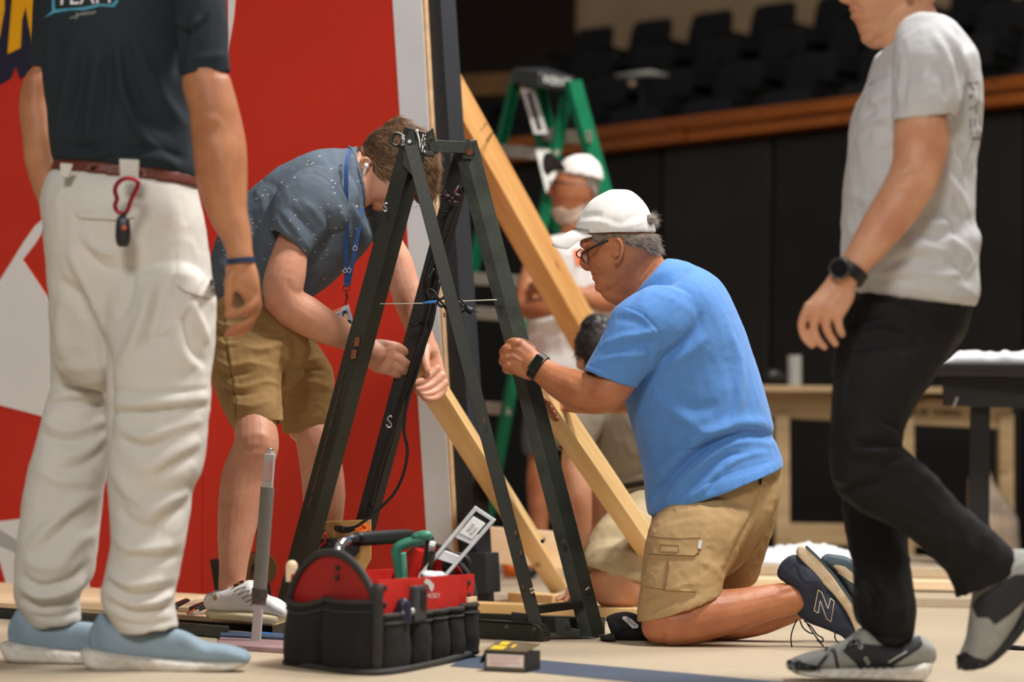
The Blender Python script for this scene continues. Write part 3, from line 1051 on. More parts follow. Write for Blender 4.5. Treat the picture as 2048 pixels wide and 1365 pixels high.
k.obj('dark_tool', M_BLKM, loc=P(1548, 771, 12.45), smooth=True, label='dark hand tool lying left of the cardboard tube on the workbench', cat='tool')

bt = thing('black_table', 'black folding table with a white plastic cover', 'table', FL(2000, 1190))
td = 9.0
MB().hexa([P(1876, 752, 8.9), P(2130, 756, 8.7), P(2130, 756, 9.6), P(1876, 752, 9.6), P(1876, 727, 8.9), P(2130, 728, 8.7), P(2130, 728, 9.6), P(1876, 727, 9.6)]).obj('table_top', M_BLKM, bt, bevel=.008)
MB().hexa([P(1885, 812, 9.0), P(2120, 820, 8.9), P(2120, 820, 9.5), P(1885, 812, 9.5), P(1885, 752, 9.0), P(2120, 755, 8.9), P(2120, 755, 9.5), P(1885, 752, 9.5)]).obj('apron', M_BLK, bt, bevel=.004)
for x in (1946, 2100):
    for d in (9.05, 9.45):
        p = P(x + 14, 815, d)
        MB().beam(V((p.x, p.y, 0)), p, .07, .03, V((1, 0, 0))).obj('leg', M_BLK, bt)
for x in (1915, 1993):
    MB().cyl(P(x, 795, 8.97), P(x - 8, 815, 8.97), .005, n=8).obj('strut', M_STEP, bt)
# white plastic cover on the table: a rumpled sheet with thickness
k = MB()
nx, ny = 46, 14
g = []
for j in range(ny + 1):
    row = []
    for i in range(nx + 1):
        fx, fy = i / nx, j / ny
        base = P(1880 + 230 * fx, 727, 8.93 + .55 * fy)
        e = min(fx * 6, 1) * (1 - .2 * fy)
        h = .004 + e * (.034 + .018 * mnoise.noise(V((fx * 6, fy * 4, 2))) + .006 * mnoise.noise(V((fx * 17, fy * 9, 7))))
        row.append(base + V((0, 0, max(.003, h))))
    g.append(row)
vs = [p for r in g for p in r]
fs = [(j * (nx + 1) + i, j * (nx + 1) + i + 1, (j + 1) * (nx + 1) + i + 1, (j + 1) * (nx + 1) + i) for j in range(ny) for i in range(nx)]
nb = len(vs)
vs += [V((p.x, p.y, P(1880, 727, 8.93).z + .0)) if True else p for p in vs[:nb]]
fs2 = [tuple(nb + i for i in f)[::-1] for f in fs]
bd = [(0, i) for i in range(nx)]
edge = [j * (nx + 1) for j in range(ny + 1)]
loop = list(range(nx + 1)) + [j * (nx + 1) + nx for j in range(1, ny + 1)] + [ny * (nx + 1) + i for i in range(nx - 1, -1, -1)] + [j * (nx + 1) for j in range(ny - 1, 0, -1)]
fs3 = [(loop[i], nb + loop[i], nb + loop[(i + 1) % len(loop)], loop[(i + 1) % len(loop)]) for i in range(len(loop))]
k.add(vs, fs + fs2 + fs3)
k.obj('plastic_cover', M_CLOTHW, loc=P(1990, 727, 9.2), smooth=True, label='rumpled white plastic sheet spread on the black table', cat='sheet')

# stacked boards on the floor at the right and white sheets on them
rs = []
for i, (x0, x1, yb, th, d0, d1, mm) in enumerate(((1440, 1960, 1214, .036, 8.1, 10.2, M_FLOOR), (1425, 1935, 1190, .036, 8.5, 10.2, M_PINEP), (1410, 1915, 1165, .04, 8.7, 10.2, M_FLOOR))):
    z0 = .036 * i + (.004 if i else 0)
    c = [P(x0, yb, d0), P(x1, yb, d0), P(x1, yb, d1), P(x0, yb, d1)]
    k = MB()
    k.hexa([V((p.x, p.y, z0)) for p in c] + [V((p.x, p.y, z0 + th - .003)) for p in c])
    k.obj('stage_board', mm, loc=V((c[0].x, c[0].y, z0)), bevel=.003, label=('lowest', 'middle', 'topmost')[i] + ' beige board of the stack on the floor at right', cat='board', group='boards stacked on the floor at right')


def blob_sheet(name, cx, dpt, z0, rx, ry, h, m, label, cat, seed=0, n=40, mm=18):
    k = MB()
    rings = []
    c = P(cx, 1130, dpt)
    for j in range(mm):
        r = 1 - j / mm
        ring = []
        for i in range(n):
            a = 2 * math.pi * i / n
            rr = r * (1 + .18 * mnoise.noise(V((math.cos(a) * 1.5, math.sin(a) * 1.5, seed))))
            zz = h * (1 - r ** 3) * (1 + .35 * mnoise.noise(V((math.cos(a) * r * 3, math.sin(a) * r * 3, seed + 5)))) + .25 * h * mnoise.noise(V((math.cos(a) * r * 9, math.sin(a) * r * 9, seed + 9))) * (1 - r ** 4)
            ring.append(V((c.x + rx * rr * math.cos(a), c.y + ry * rr * math.sin(a), z0 + max(0, zz))))
        rings.append(ring)
    k.rings(rings)
    return k.obj(name, m, loc=V((c.x, c.y, z0)), smooth=True, label=label, cat=cat)


blob_sheet('white_sheet', 1620, 9.1, .111, .24, .30, .062, M_CLOTHW, 'crumpled white plastic sheet lying on the stacked boards', 'sheet', 1)
# plastic bag against the bench
M_BAG = mat('clear_plastic', (176, 160, 142), rough=.22, var=.25, vs=9, alpha=.62, spec=.6)
bgd = 12.2
k = MB()
rings = []
for y, x0, x1, t in ((1130, 1945, 2040, .1), (1085, 1930, 2035, .13), (1040, 1931, 2030, .12), (1000, 1937, 2012, .09), (965, 1938, 1985, .06), (945, 1943, 1978, .03), (938, 1950, 1970, .01)):
    L_, R_ = P(x0, y, bgd), P(x1, y, bgd)
    c, a = (L_ + R_) / 2, (R_ - L_) / 2
    rings.append([c + a * math.cos(q) * (1 + .13 * math.sin(5 * q + y)) + V((0, t * math.sin(q), 0)) for q in [2 * math.pi * i / 24 for i in range(24)]])
k.rings(rings)
bgt = thing('plastic_bag', 'clear plastic bag of parts leaning on the workbench', 'bag', V((P(1985, 1130, bgd).x, bgd, 0)))
put('bag', k.mesh(), M_BAG, bgt, smooth=True)
for x, y, w, m in ((1985, 1010, .05, M_BLKM), (1995, 1045, .06, M_PINE), (1965, 1050, .05, M_STEP), (2010, 1030, .04, M_BLKM), (1990, 1090, .06, M_TAN), (2015, 1080, .03, M_PINE2)):
    MB().box(P(x, y, bgd), (w * 1.6, w, w * 1.3), random.uniform(0, 2)).obj('bag_contents', m, bgt, bevel=.004)
MB().tube([FL(2016, 1300) + V((0, 0, .006)), FL(2050, 1302) + V((0, 0, .006)), FL(2120, 1300) + V((0, 0, .006))], .006, 8, 4).obj('floor_cable', M_BLK, loc=FL(2050, 1302), smooth=True, label='dark cable on the floor at the right edge', cat='cable')

# far little tools on the floor
dr = thing('cordless_drill', 'orange and black cordless drill lying far back on the floor', 'drill', FL(1028, 1158))
c = FL(1018, 1158)
MB().tube([c + V((-.02, 0, .035)), c + V((.05, .02, .04)), c + V((.12, .03, .045))], [.03, .032, .02], 12, 3).obj('body', M_ORANGE, dr, smooth=True)
MB().tube([c + V((.05, .02, .04)), c + V((.10, -.02, .02))], [.022, .02], 10).obj('handle', M_BLKM, dr, smooth=True)
MB().cyl(c + V((.12, .03, .045)), c + V((.18, .04, .047)), .014, n=12).obj('chuck', M_BLKM, dr, autos=40)

# ------------------------------------------------------------------ organic modelling tools
def vnoise(p, seed=0):
    """smooth lattice noise in 0..1 for an (N,3) array"""
    i = np.floor(p).astype(np.int64)
    f = p - i
    f = f * f * (3 - 2 * f)

    def h(a, b, c):
        n = (a * 73856093) ^ (b * 19349663) ^ (c * 83492791) ^ (seed * 2654435)
        n = (n ^ (n >> 13)) * 1274126177 & 0x7fffffff
        n = (n ^ (n >> 11)) & 0xffff
        return n / 65535.0
    x, y, z = i[:, 0], i[:, 1], i[:, 2]
    r = 0
    for dx in (0, 1):
        for dy in (0, 1):
            for dz in (0, 1):
                w = (f[:, 0] if dx else 1 - f[:, 0]) * (f[:, 1] if dy else 1 - f[:, 1]) * (f[:, 2] if dz else 1 - f[:, 2])
                r = r + w * h(x + dx, y + dy, z + dz)
    return r


def loft(mb, keys, sub=4, n=22, e0='r', e1='r', ex=2.0):
    """closed tube whose sections are given by the two edge points seen in the photograph, a depth and a depth ratio
    row = (xl, yl, xr, yr, d, tk[, depth difference right - left])
    ends: 'r' rounded, 'f' flat, ('h', depth, wall) an open hem"""
    rows = [tuple(k) + (0,) * (7 - len(k)) for k in keys]
    K = crm(rows, sub)
    cs, avs, tks = [], [], []
    for xl, yl, xr, yr, d, tk, dd in K:
        L_, R_ = P(xl, yl, d - dd / 2), P(xr, yr, d + dd / 2)
        cs.append((L_ + R_) / 2)
        avs.append((R_ - L_) / 2)
        tks.append(tk)
    m = len(cs)
    ang = [2 * math.pi * i / n for i in range(n)]
    sq = [(math.copysign(abs(math.cos(a)) ** (2 / ex), math.cos(a)), math.copysign(abs(math.sin(a)) ** (2 / ex), math.sin(a))) for a in ang]
    fr = []
    for i in range(m):
        t = cs[min(i + 1, m - 1)] - cs[max(i - 1, 0)]
        t.normalize()
        b = avs[i].cross(t)
        sn = b.length / max(avs[i].length, 1e-9)
        b = b.normalized() if b.length > 1e-6 else FW.copy()
        if b.dot(FW) < 0:
            b = -b
        if sn < .8:
            b = (b * max(0, sn - .3) + FW * (.8 - sn)).normalized()
        b = b * avs[i].length * tks[i]
        fr.append((t, b))

    def ring(c, a, b, s=1.0):
        return [c + a * (x * s) + b * (y * s) for x, y in sq]
    R = [ring(cs[i], avs[i], fr[i][1]) for i in range(m)]

    def end(i, mode, sgn):
        out = []
        c, a, (t, b) = cs[i], avs[i], fr[i]
        if mode == 'r':
            h = min(a.length, b.length)
            for q in (25, 50, 72, 86):
                q = math.radians(q)
                out.append(ring(c + t * (sgn * h * math.sin(q)), a, b, max(math.cos(q), .06)))
        elif isinstance(mode, tuple):
            _, dep, wl = mode
            s = max(.3, 1 - wl / min(a.length, b.length))
            out.append(ring(c, a, b, s))
            out.append(ring(c - t * (sgn * dep * .5), a, b, s))
            out.append(ring(c - t * (sgn * dep), a, b, s * .97))
        return out
    R = end(0, e0, -1)[::-1] + R + end(m - 1, e1, 1)
    mb.rings(R)
    return mb


def limb(mb, rows, sub=4, n=16):
    """round limb: rows (x, y, radius in pixels, depth)"""
    pts = [list(P(x, y, d)) + [r * d / FX] for x, y, r, d in rows]
    K = crm(pts, sub)
    p = [Vector(q[:3]) for q in K]
    r = [q[3] for q in K]
    t0, t1 = (p[1] - p[0]).normalized(), (p[-1] - p[-2]).normalized()
    a0 = [(p[0] - t0 * r[0] * math.sin(math.radians(q)), r[0] * max(.06, math.cos(math.radians(q)))) for q in (86, 70, 45, 22)]
    a1 = [(p[-1] + t1 * r[-1] * math.sin(math.radians(q)), r[-1] * max(.06, math.cos(math.radians(q)))) for q in (22, 45, 70, 86)]
    allp = a0 + list(zip(p, r)) + a1
    mb.tube([q[0] for q in allp], [q[1] for q in allp], n)
    return mb


def blob(mb, x, y, d, rx, ry, rz, rot=0.0):
    """ellipsoid facing the camera, radii in pixels at its depth"""
    s = d / FX
    c = P(x, y, d)
    cs, sn = math.cos(rot), math.sin(rot)
    ux, uy = RT * cs - UP * sn, RT * sn + UP * cs
    rings = []
    for k in range(1, 10):
        th = math.pi * k / 10
        rings.append([c + ux * (rx * s * math.sin(th) * math.cos(q)) + FW * (rz * s * math.sin(th) * math.sin(q)) + uy * (ry * s * math.cos(th)) for q in [2 * math.pi * i / 16 for i in range(16)]])
    mb.rings(rings)
    return mb


def voxel(mb, size, smooth=4, fac=.5):
    me = mb.mesh('raw')
    o = bpy.data.objects.new('raw', me)
    COL.objects.link(o)
    r = o.modifiers.new('r', 'REMESH')
    r.mode, r.voxel_size, r.adaptivity = 'VOXEL', size, 0
    if smooth:
        s = o.modifiers.new('s', 'SMOOTH')
        s.factor, s.iterations = fac, smooth
    dg = bpy.context.evaluated_depsgraph_get()
    out = bpy.data.meshes.new_from_object(o.evaluated_get(dg), depsgraph=dg)
    bpy.data.objects.remove(o)
    bpy.data.meshes.remove(me)
    return out


def arrays(me):
    co = np.empty(len(me.vertices) * 3, np.float32)
    me.vertices.foreach_get('co', co)
    nr = np.empty(len(me.vertices) * 3, np.float32)
    me.vertex_normals.foreach_get('vector', nr)
    return co.reshape(-1, 3).astype(float), nr.reshape(-1, 3).astype(float)


def setco(me, co):
    me.vertices.foreach_set('co', co.astype(np.float32).ravel())
    me.update()


def sculpt(me, strokes=(), folds=(), gain=1.0):
    """strokes: (picture polyline, width px, height mm[, all sides]) press folds and seams into the surface
    folds: (height mm, (fx, fy, fz) frequency per metre, seed, ridged)"""
    co, nr = arrays(me)
    px, py, _ = proj(co)
    vd = co - np.array(CAM)
    vd /= np.linalg.norm(vd, axis=1)[:, None]
    face = np.clip(-(nr * vd).sum(1) * 1.8, 0, 1)
    disp = np.zeros(len(co))
    for st in strokes:
        pts, w, amp = st[0], st[1], st[2]
        both = len(st) > 3 and st[3]
        pl = crm(pts, 6) if len(pts) > 2 else np.array(pts, float)
        lo, hi = pl.min(0) - 3 * w, pl.max(0) + 3 * w
        m = np.where((px > lo[0]) & (px < hi[0]) & (py > lo[1]) & (py < hi[1]))[0]
        if not len(m):
            continue
        q = np.stack([px[m], py[m]], 1)
        best = np.full(len(m), 1e9)
        par = np.zeros(len(m))
        ns = len(pl) - 1
        for i in range(ns):
            a, b = pl[i], pl[i + 1]
            ab = b - a
            t = np.clip(((q - a) @ ab) / max(ab @ ab, 1e-9), 0, 1)
            dd = np.linalg.norm(q - (a + t[:, None] * ab), axis=1)
            k = dd < best
            best[k] = dd[k]
            par[k] = (i + t[k]) / ns
        tap = np.clip(np.sin(np.pi * np.clip(par, .02, .98)), 0, 1) ** .6
        disp[m] += gain * amp * .001 * np.exp(-(best / w) ** 2) * tap * (1 if both else face[m])
    for amp, fr, seed, rid in folds:
        v = vnoise(co * np.array(fr) + seed * 7.3, seed)
        v2 = vnoise(co * np.array(fr) * 2.1 + seed * 3.1, seed + 5)
        v = .7 * v + .3 * v2
        if rid:
            v = (1 - np.abs(2 * v - 1)) ** 2.2
            disp += amp * .001 * (v - .45)
        else:
            disp += amp * .001 * (2 * v - 1)
    setco(me, co + nr * disp[:, None])
    return me


def tree(me):
    return BVHTree.FromPolygons([v.co.copy() for v in me.vertices], [tuple(p.vertices) for p in me.polygons])


def hit(bvh, x, y):
    r = ray(x, y).normalized()
    h = bvh.ray_cast(CAM, r)
    return h[0]


def drape2d(verts, faces, bvh, dflt, off, back=.003):
    """lay a flat picture-space mesh onto a surface as a thin raised piece"""
    n = len(verts)
    top, bot = [], []
    dd = dflt
    for x, y in verts:
        h = hit(bvh, x, y)
        if h is not None and abs((h - CAM).dot(FW) - dflt) < .35:
            dd = (h - CAM).dot(FW)
        else:
            h = P(x, y, dd)
        v = (CAM - h).normalized()
        top.append(h + v * off)
        bot.append(h - v * back)
    cnt = {}
    for f in faces:
        for i in range(len(f)):
            e = (f[i], f[(i + 1) % len(f)])
            k = tuple(sorted(e))
            cnt[k] = None if k in cnt else e
    fs = [tuple(f) for f in faces] + [tuple(n + i for i in f)[::-1] for f in faces]
    for e in cnt.values():
        if e:
            fs.append((e[1], e[0], n + e[0], n + e[1]))
    return top + bot, fs


def poly2d(pts, step=9.0):
    bm = bmesh.new()
    vs = [bm.verts.new((x, y, 0)) for x, y in pts]
    f = bm.faces.new(vs)
    bmesh.ops.triangulate(bm, faces=[f])
    for _ in range(5):
        es = [e for e in bm.edges if e.calc_length() > step]
        if not es:
            break
        bmesh.ops.subdivide_edges(bm, edges=es, cuts=1)
        bmesh.ops.triangulate(bm, faces=[q for q in bm.faces if len(q.verts) > 3])
    bm.verts.index_update()
    v = [(q.co.x, q.co.y) for q in bm.verts]
    fs = [tuple(w.index for w in q.verts) for q in bm.faces]
    bm.free()
    return v, fs


def ribbon2d(pts, w, sub=5, closed=False, step=5.0):
    pts = list(pts) + ([pts[0]] if closed else [])
    if closed or len(pts) < 3 or sub < 2:
        pl = []
        for p, q in zip(pts[:-1], pts[1:]):
            n = max(1, int(math.hypot(q[0] - p[0], q[1] - p[1]) / step))
            pl += [(p[0] + (q[0] - p[0]) * i / n, p[1] + (q[1] - p[1]) * i / n) for i in range(n)]
        pl = np.array(pl + [pts[-1]], float)
    else:
        pl = crm(pts, sub)
    v, fs = [], []
    for i, p in enumerate(pl):
        t = pl[min(i + 1, len(pl) - 1)] - pl[max(i - 1, 0)]
        if closed and (i == 0 or i == len(pl) - 1):
            t = pl[1] - pl[-2]
        t = t / max(np.linalg.norm(t), 1e-9)
        nn = np.array((-t[1], t[0])) * w / 2
        v += [tuple(p + nn), tuple(p - nn)]
        if i:
            b = 2 * i
            fs.append((b - 2, b - 1, b + 1, b))
    return v, fs


def drape(name, shape, me_or_bvh, d, m, parent, off=.0015, **kw):
    """shape(s): list of (verts, faces) in picture space"""
    bvh = me_or_bvh if isinstance(me_or_bvh, BVHTree) else tree(me_or_bvh)
    if isinstance(shape, tuple):
        shape = [shape]
    k = MB()
    for v, f in shape:
        k.add(*drape2d(v, f, bvh, d, off))
    return put(name, k.mesh(), m, parent, smooth=False, **kw)


def inside(px, py, poly):
    r = np.zeros(len(px), bool)
    n = len(poly)
    for i in range(n):
        x0, y0 = poly[i]
        x1, y1 = poly[(i + 1) % n]
        c = ((y0 > py) != (y1 > py)) & (px < (x1 - x0) * (py - y0) / ((y1 - y0) or 1e-9) + x0)
        r ^= c
    return r


def polydist(px, py, poly):
    best = np.full(len(px), 1e9)
    q = np.stack([px, py], 1)
    for i in range(len(poly)):
        a, b = np.array(poly[i], float), np.array(poly[(i + 1) % len(poly)], float)
        ab = b - a
        t = np.clip(((q - a) @ ab) / max(ab @ ab, 1e-9), 0, 1)
        best = np.minimum(best, np.linalg.norm(q - (a + t[:, None] * ab), axis=1))
    return best


def shell(me, poly, off_mm, ramp=8.0, rough=0.0, front=False, fs=90, dmin=0, dmax=99):
    """skin-tight piece (hair, beard) lifted off the body where its picture position lies inside the outline"""
    co, nr = arrays(me)
    px, py, dz = proj(co)
    ins = inside(px, py, poly) & (dz > dmin) & (dz < dmax)
    if front:
        vd = co - np.array(CAM)
        ins &= (nr * vd).sum(1) < 0
    dist = polydist(px, py, poly)
    t = np.clip(dist / ramp, 0, 1)
    d = (-1.0 + (off_mm + 1.0) * t) * .001
    if rough:
        d = d + rough * .001 * (2 * vnoise(co * fs, 3) - 1) * t
    nc = co + nr * d[:, None]
    idx = -np.ones(len(co), int)
    fs_, vs = [], []
    for p in me.polygons:
        v = tuple(p.vertices)
        if all(ins[i] for i in v):
            for i in v:
                if idx[i] < 0:
                    idx[i] = len(vs)
                    vs.append(tuple(nc[i]))
            fs_.append(tuple(int(idx[i]) for i in v))
    out = bpy.data.meshes.new('shell')
    out.from_pydata(vs, [], fs_)
    out.update()
    return out


def strands(name, me, flow, count, length, rad, m, parent, lift=.25, jitter=.35, mask=None, seed=1, segs=5, curl=0.0):
    """short hairs rooted on a mesh, combed along flow (a function of the root giving a direction)"""
    r = random.Random(seed)
    polys = me.polygons
    n = len(polys)
    bvh = tree(me)
    cu = bpy.data.curves.new(name, 'CURVE')
    cu.dimensions = '3D'
    cu.bevel_depth, cu.bevel_resolution, cu.resolution_u = rad, 0, 1
    off = WLOC[parent.name]
    for _ in range(count):
        p = polys[r.randrange(n)]
        root, nr = p.center.copy(), p.normal.copy()
        if mask and not mask(root):
            continue
        d = Vector(flow(root))
        L_ = length * r.uniform(.6, 1.2)
        cur = root.copy()
        pts = [cur.copy()]
        jit = Vector((r.gauss(0, 1), r.gauss(0, 1), r.gauss(0, 1))) * jitter
        ph = r.uniform(0, 6.3)
        for s in range(segs):
            q = d + jit + nr * lift
            if curl:
                q = q + nr.cross(d) * (curl * math.sin(ph + s * 1.6)) + nr * (curl * .5 * math.cos(ph + s * 1.6))
            q.normalize()
            cur = cur + q * (L_ / segs)
            loc, n2, _, ds = bvh.find_nearest(cur)
            if loc is not None:
                side = (cur - loc).dot(n2)
                if side < .0012:
                    cur = loc + n2 * .0012
                nr = n2
                d = (d - n2 * d.dot(n2) * .7)
                d.normalize()
            pts.append(cur.copy())
        sp = cu.splines.new('POLY')
        sp.points.add(len(pts) - 1)
        for i, q in enumerate(pts):
            q = q - off
            sp.points[i].co = (q.x, q.y, q.z, 1)
            sp.points[i].radius = 1.0 - .75 * i / (len(pts) - 1)
    o = bpy.data.objects.new(name, cu)
    COL.objects.link(o)
    dg = bpy.context.evaluated_depsgraph_get()
    out = bpy.data.meshes.new_from_object(o.evaluated_get(dg), depsgraph=dg)
    bpy.data.objects.remove(o)
    bpy.data.curves.remove(cu)
    o = bpy.data.objects.new(name, out)
    COL.objects.link(o)
    out.materials.clear()
    out.materials.append(m)
    out.polygons.foreach_set('use_smooth', [True] * len(out.polygons))
    o.parent = parent
    o['kind'] = 'stuff'
    WLOC[o.name] = off
    return o


def band(name, c0, c1, r, m, parent, width=None, th=.0025, sx=1.0):
    """a strap around a limb: axis from c0 to c1, radius r"""
    t, u, v = frame_of(c1 - c0)
    k = MB()
    n = 36
    rings = []
    for z, rr in ((0, r), (0, r + th), (1, r + th), (1, r)):
        c = c0 + (c1 - c0) * z
        rings.append([c + (u * math.cos(a) + v * math.sin(a) * sx) * rr for a in [2 * math.pi * i / n for i in range(n)]])
    rings.append(rings[0])
    b = len(k.v)
    k.rings(rings, caps=False)
    return put(name, k.mesh(), m, parent, smooth=True, autos=40) if m else k


def shrink(keys, s):
    """the body inside a garment: the same sections drawn in"""
    out = []
    for k in keys:
        xl, yl, xr, yr = k[:4]
        cx, cy = (xl + xr) / 2, (yl + yr) / 2
        out.append((cx + (xl - cx) * s, cy + (yl - cy) * s, cx + (xr - cx) * s, cy + (yr - cy) * s) + tuple(k[4:]))
    return out


HEM = ('h', .035, .010)
# people materials
SK_BM = mat('skin_tanned', (186, 122, 84), rough=.48, col2=(158, 94, 62), vs=14, detail=5, bump=.12, bs=220, lo=.3, hi=.75)
SK_YM = mat('skin_fair', (216, 160, 132), rough=.5, col2=(198, 134, 106), vs=12, detail=5, bump=.1, bs=240, lo=.3, hi=.75)
SK_LM = mat('skin_brown_tan', (184, 126, 88), rough=.52, col2=(162, 102, 68), vs=12, detail=4, bump=.08, bs=200)
SK_WK = mat('skin_light_tan', (208, 156, 124), rough=.5, col2=(188, 128, 98), vs=12, detail=4, bump=.08, bs=200)
SK_FM = mat('skin_deep_tan', (170, 112, 76), rough=.5, col2=(150, 90, 58), vs=12)

# ------------------------------------------------------------------ man kneeling in the blue shirt
M_TEE = mat('blue_heather_cotton', (88, 138, 204), rough=.85, var=.10, vs=3, fine=.13, fs=420, bump=.25, bs=45, sheen=.15, spec=.2)
M_KHAKI = mat('khaki_cotton', (176, 146, 104), rough=.85, var=.07, vs=5, fine=.07, fs=500, bump=.3, bs=40, spec=.2)
M_CAPW = mat('white_cap_cloth', (232, 230, 226), rough=.85, var=.03, vs=6, bump=.2, bs=50, spec=.2)
M_NAVYSH = mat('navy_mesh', (38, 42, 56), rough=.75, var=.12, vs=20, fine=.2, fs=600, bump=.2, bs=300)
M_CREAM = mat('cream_sole', (222, 206, 180), rough=.6, var=.08, vs=20, col2=(196, 168, 132))
M_TEAL = mat('slate_sole', (72, 88, 96), rough=.7, var=.1, vs=20)
M_GREYHAIR = mat('grey_hair', (112, 100, 90), rough=.6, var=.35, vs=60)
M_GREYHAIR2 = mat('grey_hair_strand', (150, 138, 126), rough=.5, var=.4, vs=90)
M_FRAME = mat('dark_glasses_frame', (22, 22, 26), rough=.3, var=.1)
M_GLASS = mat('lens_glass', (235, 240, 240), rough=.05, trans=.9, alpha=.25, var=.01)

bm_ = thing('person', 'kneeling man in a blue t-shirt, white cap and khaki cargo shorts', 'person', FL(1340, 1290))
B = MB()
loft(B, [(1226, 404, 1258, 404, 6.17, .7), (1192, 422, 1282, 420, 6.17, .72), (1172, 446, 1298, 448, 6.17, .72), (1162, 470, 1309, 474, 6.17, .75),
         (1162, 488, 1312, 490, 6.17, .77), (1173, 503, 1310, 508, 6.17, .76), (1174, 517, 1304, 522, 6.17, .76), (1176, 532, 1298, 540, 6.17, .72), (1182, 545, 1292, 553, 6.17, .7),
         (1188, 557, 1286, 566, 6.17, .68), (1190, 568, 1282, 580, 6.17, .66), (1199, 582, 1274, 596, 6.17, .62)], sub=4, ex=2.2)
limb(B, [(1172, 506, 7, 6.17), (1168, 519, 9, 6.17), (1168, 528, 9, 6.17), (1175, 533, 10, 6.17)])
limb(B, [(1170, 490, 9, 6.13), (1168, 488, 9, 6.17), (1170, 490, 9, 6.21)])
blob(B, 1188, 548, 6.17, 6, 4, 14)
blob(B, 1190, 558, 6.17, 6, 4, 13)
blob(B, 1201, 575, 6.17, 12, 11, 16)
loft(B, [(1214, 578, 1316, 500, 6.18, .72), (1236, 592, 1325, 515, 6.18, .74), (1256, 606, 1340, 535, 6.18, .8), (1272, 640, 1372, 570, 6.18, .9)], ex=2.1)
# ear
limb(B, [(1231, 526, 5, 6.10), (1238, 521, 4, 6.094), (1243, 508, 3.6, 6.088), (1244, 494, 3.6, 6.088), (1239, 481, 3.6, 6.09), (1230, 477, 3.6, 6.095), (1222, 483, 3.4, 6.10), (1220, 493, 3.2, 6.105)], n=10)
limb(B, [(1229, 488, 3, 6.10), (1235, 494, 3, 6.098), (1236, 505, 3, 6.098), (1230, 513, 4, 6.102), (1226, 507, 3.5, 6.106)], n=10)
blob(B, 1234, 499, 6.108, 10, 20, 8)
# near arm
limb(B, [(1310, 650, 34, 6.08), (1266, 716, 36, 6.03), (1220, 778, 40, 6.02), (1195, 789, 41, 6.03), (1165, 783, 41, 6.05), (1135, 772, 37, 6.07), (1108, 758, 31, 6.09), (1083, 740, 26, 6.11), (1066, 728, 25, 6.115)])
blob(B, 1196, 806, 6.03, 24, 20, 26)
loft(B, [(1080, 706, 1052, 760, 6.12, .62), (1062, 690, 1030, 751, 6.125, .5), (1042, 677, 1012, 740, 6.13, .44), (1030, 678, 1006, 728, 6.14, .4)], ex=2.4)
for (x, y), dx, dy in (((1028, 686), -12, 3), ((1014, 699), -8, 5), ((1010, 715), -3, 6), ((1014, 731), 1, 5)):
    limb(B, [(x + 10, y + 2, 11, 6.125), (x, y, 11, 6.12), (x + dx * .7, y + dy, 10.5, 6.155), (x + dx * .5, y + dy + 3, 10, 6.20), (x + 12, y + dy + 6, 9, 6.262), (x + 28, y + dy + 8, 8, 6.285)], n=12)
limb(B, [(1064, 704, 13, 6.16), (1052, 692, 12, 6.21), (1036, 686, 11, 6.27), (1022, 690, 9, 6.295)], n=12)
# far arm and hand on the brace
limb(B, [(1330, 620, 44, 6.36), (1290, 715, 40, 6.40), (1256, 792, 33, 6.43), (1215, 800, 27, 6.44), (1160, 804, 24, 6.44), (1128, 802, 20, 6.43)])
blob(B, 1112, 802, 6.42, 20, 24, 14, rot=-.6)
for i in range(4):
    limb(B, [(1108 + 4 * i, 794 + 8 * i, 8, 6.41), (1088 + 6 * i, 789 + 11 * i, 8.5, 6.385), (1081 + 7 * i, 791 + 12 * i, 8, 6.35), (1087 + 7 * i, 800 + 11.5 * i, 7.5, 6.31), (1095 + 6 * i, 806 + 11 * i, 6.5, 6.29)], n=12)
# torso, thighs, shins
limb(B, [(1345, 620, 66, 6.19), (1385, 720, 84, 6.19), (1412, 850, 90, 6.18), (1440, 960, 80, 6.18)], n=20)
limb(B, [(1435, 985, 60, 6.14), (1388, 1090, 62, 6.07), (1350, 1190, 42, 6.02), (1335, 1240, 48, 5.975), (1352, 1243, 50, 5.97), (1403, 1233, 51, 5.98), (1455, 1224, 45, 5.99), (1514, 1211, 38, 6.0), (1560, 1201, 34, 6.01), (1588, 1198, 30, 6.015), (1604, 1190, 24, 6.02)], n=20)
blob(B, 1318, 1254, 5.965, 36, 35, 34)
limb(B, [(1450, 985, 60, 6.22), (1440, 1090, 50, 6.26), (1360, 1190, 58, 6.25), (1348, 1232, 48, 6.24), (1420, 1243, 42, 6.22), (1500, 1240, 36, 6.20), (1545, 1228, 34, 6.20), (1592, 1212, 30, 6.20), (1625, 1200, 24, 6.21)], n=18)
body = voxel(B, .0032, 4)
